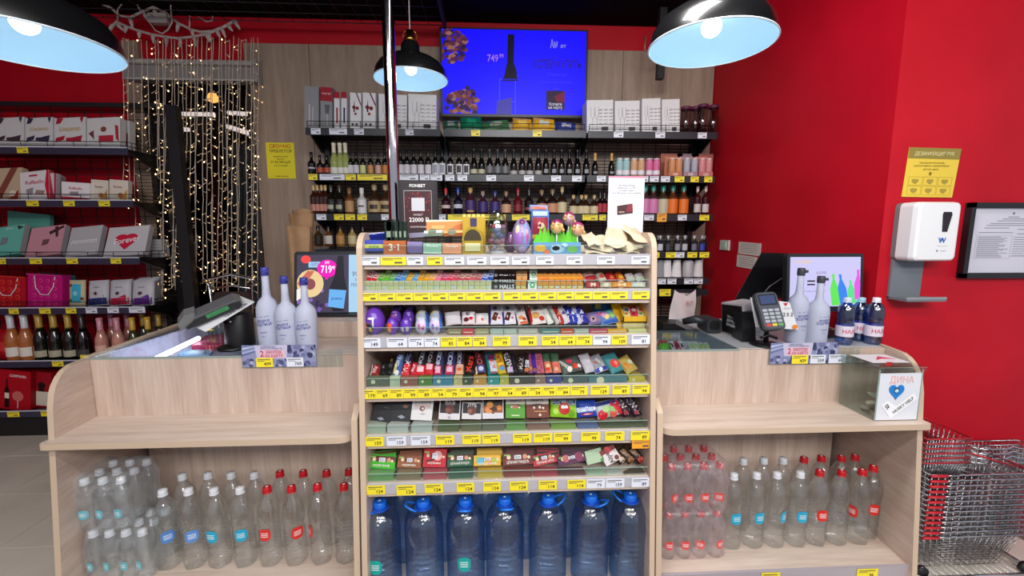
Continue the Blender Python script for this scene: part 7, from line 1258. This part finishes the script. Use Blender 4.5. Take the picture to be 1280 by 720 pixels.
for s in (0, 1):
    for j in range(9):
        for i in range(9):
            u, v = i / 8, j / 8; top = .85 + .15 * abs(2 * u - 1) ** 2 if v == 1 else v; vs.append((A.x + W_ * (u * (1 - .15 * v) + .15 * v), 3.0 + (.06 * s - .03) * (1 - v) * math.sin(math.pi * u) + .01 * math.sin(8 * u + 5 * v) + .0015 * s, A.z + H * top))
fs = []
for j in range(8):
    for i in range(8): q = j * 9 + i; fs += [(q, q + 1, q + 10, q + 9), (81 + q, 90 + q, 91 + q, 82 + q)]
m.add(vs, fs, M('#dcd0d2', .4), True); m.text('ВЛ', M('#c88c90', .5), .028, lambda X, Z: (A.x + W_ * .72 + X, 2.975, A.z + H * .55 + Z)); thing('plastic_bag', m, A, 'white plastic carrier bag standing below the cup shelf by the red wall', 'bag')
m = MB(); m.box((A.x - .1, 2.85, 0), (A.x + W_ + .15, 3.12, A.z - .001), M('#1a1a1e', .5)); thing('floor_cabinet', m, (A.x, 3.0, 0), 'low dark cabinet under the white carrier bag', 'cabinet')

# ================================================================== ON THE RED WALLS
def atx(px, py, X): d = ray(px, py); return CAMP + d * (X / d.x)
a, b = atx(902, 300, XS), atx(912, 313, XS); m = MB(); m.box((XS - .012, min(a.y, b.y), b.z), (XS, max(a.y, b.y), a.z + .0), M('#cfc8c0', .4)); m.box((XS - .016, min(a.y, b.y) + .03, b.z + .012), (XS - .012, max(a.y, b.y) - .03, a.z - .012), M('#b8d0c0', .4)); thing('light_switch', m, (XS, a.y, b.z), 'small white switch plate on the red side wall', 'switch')
for k, (x0, x1, y0, y1) in enumerate(((923, 951, 302, 317), (921, 946, 318, 333))):
    a, b = atx(x0, y1, XS), atx(x1, y1, XS); t = atx(x0, y0, XS).z; m = MB(); m.add([(XS - .003, a.y, a.z), (XS - .003, b.y, a.z - .004), (XS - .003, b.y, t - .006), (XS - .003, a.y, t), (XS - .001, a.y, a.z), (XS - .001, b.y, a.z - .004), (XS - .001, b.y, t - .006), (XS - .001, a.y, t)], [(0, 1, 2, 3), (4, 7, 6, 5), (0, 4, 5, 1), (1, 5, 6, 2), (2, 6, 7, 3), (3, 7, 4, 0)], M('#d0c4c0', .5))
    for q in range(5): zz = a.z + (t - a.z) * (.15 + .16 * q); m.box((XS - .0036, b.y + .03, zz), (XS - .0031, a.y - .03, zz + .003), M('#8c7c7c', .6))
    thing('wall_notice', m, (XS, a.y, a.z), ['upper', 'lower'][k] + ' small white notice taped to the red side wall', 'notice', 'small notices on the side wall')
Yw = YC - .001; q = [at(1127, 246, Yw - .003), at(1190, 247, Yw - .003), at(1202, 186, Yw - .003), at(1137, 184, Yw - .003)]
# straight paper sheet, slightly skewed as taped
m = MB(); m.add(q + [p + Vector((0, .002, 0)) for p in q], [(0, 1, 2, 3), (7, 6, 5, 4), (0, 4, 5, 1), (1, 5, 6, 2), (2, 6, 7, 3), (3, 7, 4, 0)], M('#e0c040', .5))
def S(u, v, k=1): p = (q[0] * (1 - u) + q[1] * u) * (1 - v) + (q[3] * (1 - u) + q[2] * u) * v; return p + Vector((0, -.0005 * k, 0))
P4(m, S, 0, .78, 1, 1, '#8c7c34', 1); Wp = (q[1] - q[0]).length; TX(m, S, 'ДЕЗИНФЕКЦИЯ РУК', .5, .88, .016, '#d8cc90', 2, Wp, .78)
for v, t, wm in ((.70, 'Уважаемые покупатели,', .5), (.64, 'воспользуйтесь антисептиком', .7), (.57, 'для рук здесь', .4)): TX(m, S, t, .48, v, .008, '#8c7c2c', 2, Wp, wm)
m.add([S(.48 + .03 * math.cos(t), .48 + .04 * math.sin(t), 2) for t in (0, 1, 2, 3, 4, 5)], [tuple(range(6))], M('#7c6c24', .5))
for i in range(3):
    for j in range(2):
        u0, v0 = .08 + .29 * i, .05 + .19 * j
        for a_ in ((u0, v0, u0 + .27, v0 + .006), (u0, v0 + .17, u0 + .27, v0 + .176), (u0, v0, u0 + .006, v0 + .176), (u0 + .265, v0, u0 + .271, v0 + .176)): P4(m, S, *a_, '#b09c34', 2)
        m.add([S(u0 + .13 + .07 * math.cos(t), v0 + .09 + .05 * math.sin(t) * (1 + .4 * math.sin(3 * t)), 2) for t in [k * .7 for k in range(9)]], [tuple(range(9))], M('#a08c34', .5))
thing('hygiene_poster', m, q[0], 'yellow hand hygiene poster with olive heading above the dispenser', 'poster')
# sanitizer dispenser
Yf_ = 1.79; a, b = at(1150, 327, Yf_), at(1195, 331, Yf_); t_ = at(1208, 252, Yf_); x0, x1, z0, z1 = at(1138, 320, Yf_).x + .012, at(1193, 320, Yf_).x + .012, a.z, t_.z
r = empty('sanitizer_dispenser', ((x0 + x1) / 2, YC, z0), 'white wall-mounted hand sanitizer dispenser with grey drip tray', 'dispenser')
m = MB(); pts = [((x0 + x1) / 2 + p[0], (z0 + z1) / 2 + p[1]) for p in rr(x1 - x0, z1 - z0, .022, 5)]; cx, cz = (x0 + x1) / 2, (z0 + z1) / 2
m.prism([(cx + (x - cx) * 1.0, z) for x, z in pts], Yf_ + .025, YC - .025, M('#dcdcde', .3), 'y')
n = len(pts); m.add([(x, Yf_ + .025, z) for x, z in pts] + [(cx + (x - cx) * .95 , Yf_ + .006, cz + (z - cz) * .97) for x, z in pts] + [(cx + (x - cx) * .86, Yf_, cz + (z - cz) * .93) for x, z in pts], [(i, (i + 1) % n, n + (i + 1) % n, n + i) for i in range(n)] + [(n + i, n + (i + 1) % n, 2 * n + (i + 1) % n, 2 * n + i) for i in range(n)] + [tuple(range(2 * n, 3 * n))], M('#e6e6e8', .3)); m.build('cover', r)
m = MB(); m.prism(pts, YC - .025, YC - .001, M('#6c7076', .4), 'y'); m.build('back_plate', r)
m = MB(); wx = cx + .033; wz = cz + .045; m.prism([(wx - .018, wz + .04), (wx + .016, wz + .04), (wx + .02, wz + .03), (wx + .006, wz - .045), (wx - .016, wz - .045), (wx - .022, wz + .03)], Yf_ - .002, Yf_ + .002, M('#241c20', .15), 'y'); m.build('level_window', r)
m = MB(); m.text('W', M('#1c5cb0', .4), .024, lambda X, Z: (cx + .022 + X, Yf_ - .001, cz - .038 + Z)); m.text('W', M('#1c5cb0', .4), .018, lambda X, Z: (cx + .024 + X, Yf_ - .0014, cz - .036 + Z)); m.box((cx + .002, Yf_ - .001, cz - .062), (cx + .05, Yf_ + .001, cz - .0605), M('#b0b0b4', .4)); m.box((cx + .002, Yf_ - .001, cz - .085), (cx + .008, Yf_ + .001, cz - .079), M('#3c3c44', .4)); m.box((cx + .02, Yf_ - .001, cz - .084), (cx + .044, Yf_ + .001, cz - .080), M('#b4b4b8', .4)); m.build('print', r)
GT = M('#6c7178', .4); tz = at(1160, 376, 1.80).z; m = MB(); m.box((x0 + .006, YC - .012, tz), (x1 - .045, YC - .001, z0 + .005), GT); m.box((x0 + .006, YC - .10, tz - .004), (x1 - .01, YC - .001, tz + .006), GT); m.box((x0 + .006, YC - .10, tz + .006), (x1 - .01, YC - .096, tz + .016), M('#8c9196', .4)); m.build('drip_tray', r)
# notice board
A = at(1203, 348, YC - .03); H = hz(A, 253); m = MB(); Wb = .62; r = empty('notice_board', (A.x, YC, A.z), 'black-framed notice board with a printed sheet at the right edge', 'notice board')
for a_, b_ in (((0, 0), (Wb, .022)), ((0, H - .022), (Wb, H)), ((0, 0), (.022, H)), ((Wb - .022, 0), (Wb, H))): m.box((A.x + a_[0], YC - .03, A.z + a_[1]), (A.x + b_[0], YC - .008, A.z + b_[1]), M('#16171a', .4))
m.box((A.x, YC - .008, A.z), (A.x + Wb, YC - .001, A.z + H), M('#16171a', .5)); m.build('frame', r)
m = MB(); m.box((A.x + .025, YC - .014, A.z + .024), (A.x + .44, YC - .010, A.z + H - .024), M('#cfccd8', .4)); S = lambda u, v, k=1: (A.x + .025 + u * .415, YC - .014 - .0005 * k, A.z + .024 + v * (H - .048)); LN = '#8c8c9a'
for v, u0, u1 in ((.86, .42, .55), (.83, .36, .62), (.80, .30, .68), (.76, .22, .95), (.73, .18, .95), (.69, .16, .45), (.67, .55, .95), (.62, .1, .5), (.60, .55, .95)): P4(m, S, u0, v, u1, v + .012, LN, 1)
m.add([S(.48 + .012 * math.cos(t), .92 + .02 * math.sin(t), 1) for t in (0, 1, 2, 3, 4, 5)], [tuple(range(6))], M('#4c4c5c', .5))
rnd = random.Random(9)
for j in range(16): v = .24 + .021 * j; P4(m, S, .1, v, .1 + rnd.uniform(.25, .38), v + .010, LN, 1)
for j in range(9): v = .26 + .036 * j; P4(m, S, .52, v, .52 + rnd.uniform(.1, .45), v + .010, LN, 1)
for a_ in ((.08, .22, .5, .225), (.08, .58, .5, .585), (.08, .22, .085, .58), (.495, .22, .5, .58), (.5, .25, .98, .255)): P4(m, S, *a_, '#a8a8b4', 1)
m.build('printed_sheet', r)

# ================================================================== SHOPPING BASKETS
def basket_meshes(W_, D, H, red):
    fr, wr = MB(), MB(); C_ = STEEL
    top = [(0, 0, 0), (W_, 0, 0), (W_, D, 0), (0, D, 0)]; k = .12
    bot = [(W_ * k, D * k, -H), (W_ * (1 - k), D * k, -H), (W_ * (1 - k), D * (1 - k), -H), (W_ * k, D * (1 - k), -H)]
    fr.tube([Vector(p) for p in top], .004, red, 6, True)
    for i in range(4):
        a, b, c, d = Vector(top[i]), Vector(top[(i + 1) % 4]), Vector(bot[i]), Vector(bot[(i + 1) % 4]); n = 15 if i % 2 == 0 else 9
        for j in range(n): t = j / n; wr.tube([a + (b - a) * t, c + (d - c) * t], .0014, C_, 3)
        for t in (.25, .5, .75, 1): wr.tube([a + (c - a) * t, b + (d - b) * t], .0014, C_, 3)
    for j in range(8): t = j / 8; wr.tube([Vector(bot[0]).lerp(Vector(bot[1]), t), Vector(bot[3]).lerp(Vector(bot[2]), t)], .0014, C_, 3)
    return fr, wr
RR_ = M('#b01824', .4); RG = M('#c81424', .35)
sb = onz(1153, 1.64, .3); bx = sb.x + .01; zs0 = at(1200, 668, 1.64).z; zs1 = at(1200, 592, 1.64).z; NBK = 13; step = (zs1 - zs0) / (NBK - 1)
def basket(zz, first=None):
    r = empty('shopping_basket', (bx, 1.63, zz), '', 'shopping basket', 'nested shopping baskets')
    if first is None:
        fr, wr = basket_meshes(.46, .25, .165, M('#b8b8bc', .25, 1)); fr.build('rim', r, local=True); wr.build('wire_body', r, local=True)
        m = MB(); m.tube([(-.004, -.006, .002), (.10, -.010, .004), (.125, -.014, .010), (.14, -.010, .004), (.24, -.010, .004), (.255, -.014, .010), (.27, -.010, .004), (.46, -.008, .002)], .0036, CHR, 6); m.build('handle', r, local=True)
        m = MB(); m.tube([(-.012, -.007, .002), (.058, -.012, .004)], .0062, RG, 8); m.build('red_grip', r, local=True)
    else:
        for ch in first.children: c = ch.copy(); COL.objects.link(c); c.parent = r
    return r
fb_ = basket(zs0)
for k in range(NBK):
    b = fb_ if k == 0 else basket(zs0 + step * k, fb_); b['label'] = 'chrome wire shopping basket with red grip, %s from the bottom of the stack' % nth(k)
zt_ = at(1175, 549, 1.66).z
r = empty('shopping_basket', (bx - .005, 1.66, zt_), 'wire basket with red rim, higher stack behind at left, top one', 'shopping basket', 'taller red-rimmed baskets'); fr, wr = basket_meshes(.2, .2, .12, RR_); fr.build('rim', r, local=True); wr.build('wire_body', r, local=True)
for k in range(5): c = copy_tree(r, mtx=Matrix.Translation((bx - .005, 1.66, zt_ - .022 * (k + 1)))); c['label'] = 'wire basket with red rim, higher stack behind at left, %s from top' % nth(k + 1)
r2 = empty('shopping_basket', at(1197, 562, 1.70), 'red-rimmed basket tilted down to the right over the stack', 'shopping basket', None, Matrix.Rotation(R(17), 4, 'Y')); fr, wr = basket_meshes(.40, .15, .09, RR_); fr.build('rim', r2, local=True); wr.build('wire_body', r2, local=True)
p = at(1222, 562, 1.80)
r3 = empty('shopping_basket', p, 'chrome wire basket at the back right of the stack, top one', 'shopping basket', 'baskets at the back right'); fr, wr = basket_meshes(.3, .08, .14, M('#b8b8bc', .25, 1)); fr.build('rim', r3, local=True); wr.build('wire_body', r3, local=True)
m = MB(); m.tube([(0, -.004, .002), (.03, -.004, .014), (.06, -.004, .002), (.14, -.004, .002), (.17, -.004, .014), (.2, -.004, .002), (.3, -.004, .002)], .004, CHR, 6); m.build('handle', r3, local=True)
for k in range(3): c = copy_tree(r3, mtx=Matrix.Translation(p - Vector((0, 0, .024 * (k + 1))))); c['label'] = 'chrome wire basket at the back right of the stack, %s from top' % nth(k + 1)
# wire cart under the stack
r = empty('basket_cart', (bx + .2, 1.72, 0), 'chrome wire cart standing under the basket stack', 'cart'); zc0 = zs0 - .17
m = MB()
for y in (1.60, 1.88): m.tube([(bx - .02, y, zc0), (bx + .52, y, zc0)], .007, CHR, 8)
for x in (bx - .02, bx + .52): m.tube([(x, 1.60, zc0), (x, 1.88, zc0)], .007, CHR, 8)
for j in range(16): m.tube([(bx + .033 * j, 1.60, zc0), (bx + .033 * j, 1.88, zc0)], .002, STEEL, 4)
m.build('tray_frame', r)
for x in (bx, bx + .48):
    for y in (1.62, 1.86): m = MB(); m.tube([(x, y, zc0), (x + .0, y, .05)], .008, CHR, 8); m.build('leg', r); m = MB(); m.X = Matrix.Translation((x, y, .026)) @ Matrix.Rotation(R(90), 4, 'X'); m.lathe([(.001, -.01), (.025, -.01), (.025, .01), (.001, .01)], BLKM, 16); m.build('castor', r)

# ================================================================== FAIRY LIGHT CURTAIN
CR = M('#b8a8a4', .5); WI = M('#c4b4a4', .5); Yg = 3.42
r = empty('light_curtain', at(240, 40, Yg), 'white cable garland with a curtain of warm fairy lights at the window', 'fairy lights')
def G(x, y, d=0): return at(x, y, Yg + d)
g1 = [(125, 4), (139, 10), (150, 20), (163, 22), (177, 15), (192, 9), (206, 15), (223, 29), (239, 37), (251, 40), (266, 39), (281, 33), (292, 26), (297, 27)]
g2 = [(134, 40), (141, 32), (146, 27), (158, 33), (172, 38), (189, 43), (206, 46), (223, 48), (240, 46), (257, 43), (268, 39), (284, 32), (294, 25)]
for g, rd in ((g1, .009), (g2, .009)): m = MB(); m.tube([G(*p) for p in g], rd, CR, 8); m.build('main_cable', r)
for g in ([(147, 27), (147, 12), (153, 4), (170, 3), (176, 14)], [(187, 28), (194, 38), (203, 42), (210, 37), (215, 28), (214, 14), (213, 7), (222, 3), (235, 6)], [(248, 21), (258, 27), (265, 26), (266, 20)], [(237, 38), (237, 20)]): m = MB(); m.tube([G(x, y, -.02) for x, y in g], .005, CR, 6); m.build('thin_cable', r)
a, b = G(188, 30), G(211, 18); m = MB(); m.rbox(((a.x + b.x) / 2, Yg, (a.z + b.z) / 2), (b.x - a.x, .05, b.z - a.z), .012, M('#a8a09c', .5), 'y'); m.build('power_box', r)
for x, y, dx, dy in ((134, 41, 6, 10), (146, 30, 8, 8), (158, 33, -2, 8), (163, 23, 3, 13), (174, 39, 0, 9), (180, 17, 6, 10), (191, 43, 1, 11), (193, 10, 1, 10), (208, 46, 0, 12), (223, 30, -2, 10), (225, 48, 1, 11), (240, 38, 2, 9), (243, 46, 2, 12), (258, 42, 4, 11), (261, 41, 2, 11), (271, 38, 4, 9), (277, 35, 5, 12), (285, 32, 6, 7), (293, 26, 7, 11), (141, 31, -6, 10)):
    m = MB(); m.tube([G(x, y), G(x + dx * .4, y + dy * .4), G(x + dx, y + dy)], [.013, .013, .006], CR, 8); m.build('connector', r)
LEDD = M('#e8b878', .3, em=1.6); LEDM = M('#ffd08a', .3, em=7); rnd = random.Random(12)
xs = [153, 160, 168, 176, 184] + [193 + 5.0 * k for k in range(27)]
for i, x in enumerate(xs):
    y = 48 + rnd.uniform(-4, 3); ye = (rnd.uniform(150, 330) if x < 196 else rnd.uniform(350, 388)); xx = x + rnd.uniform(-1.5, 1.5); pts = []; m = MB(); L_ = MB(); Ys = 3.40 + rnd.uniform(-.02, .015)
    if x < 200: Ys = 3.5 if False else Ys
    drift = rnd.uniform(-6, 4) if x > 196 else rnd.uniform(4, 10)
    while y < ye:
        pts.append(at(xx, y, Ys)); t = (y - 45) / 330; st_ = rnd.uniform(7, 12)
        if rnd.random() < (.30 if y < 100 else .72):
            s = rnd.choice((-1, 1)); q0 = at(xx, y, Ys); q1 = at(xx + s * rnd.uniform(3, 6), y + rnd.uniform(1, 4) , Ys - .006); m.tube([q0, q1], .0028, WI, 4)
            rr0 = rnd.choice((.0028, .0034, .004, .006)); L_.lathe([(.0005, -rr0), (rr0 * .8, 0), (.0005, rr0)], LEDM if rnd.random() < .42 else LEDD, 6, q1)
        y += st_; xx += drift * st_ / 330 + rnd.uniform(-.6, .6)
    if len(pts) > 2:
        m.tube(pts, .0030, WI, 4); s_ = m.build('light_strand', r); o = L_.build('led_bulbs', s_); o['kind'] = 'stuff'
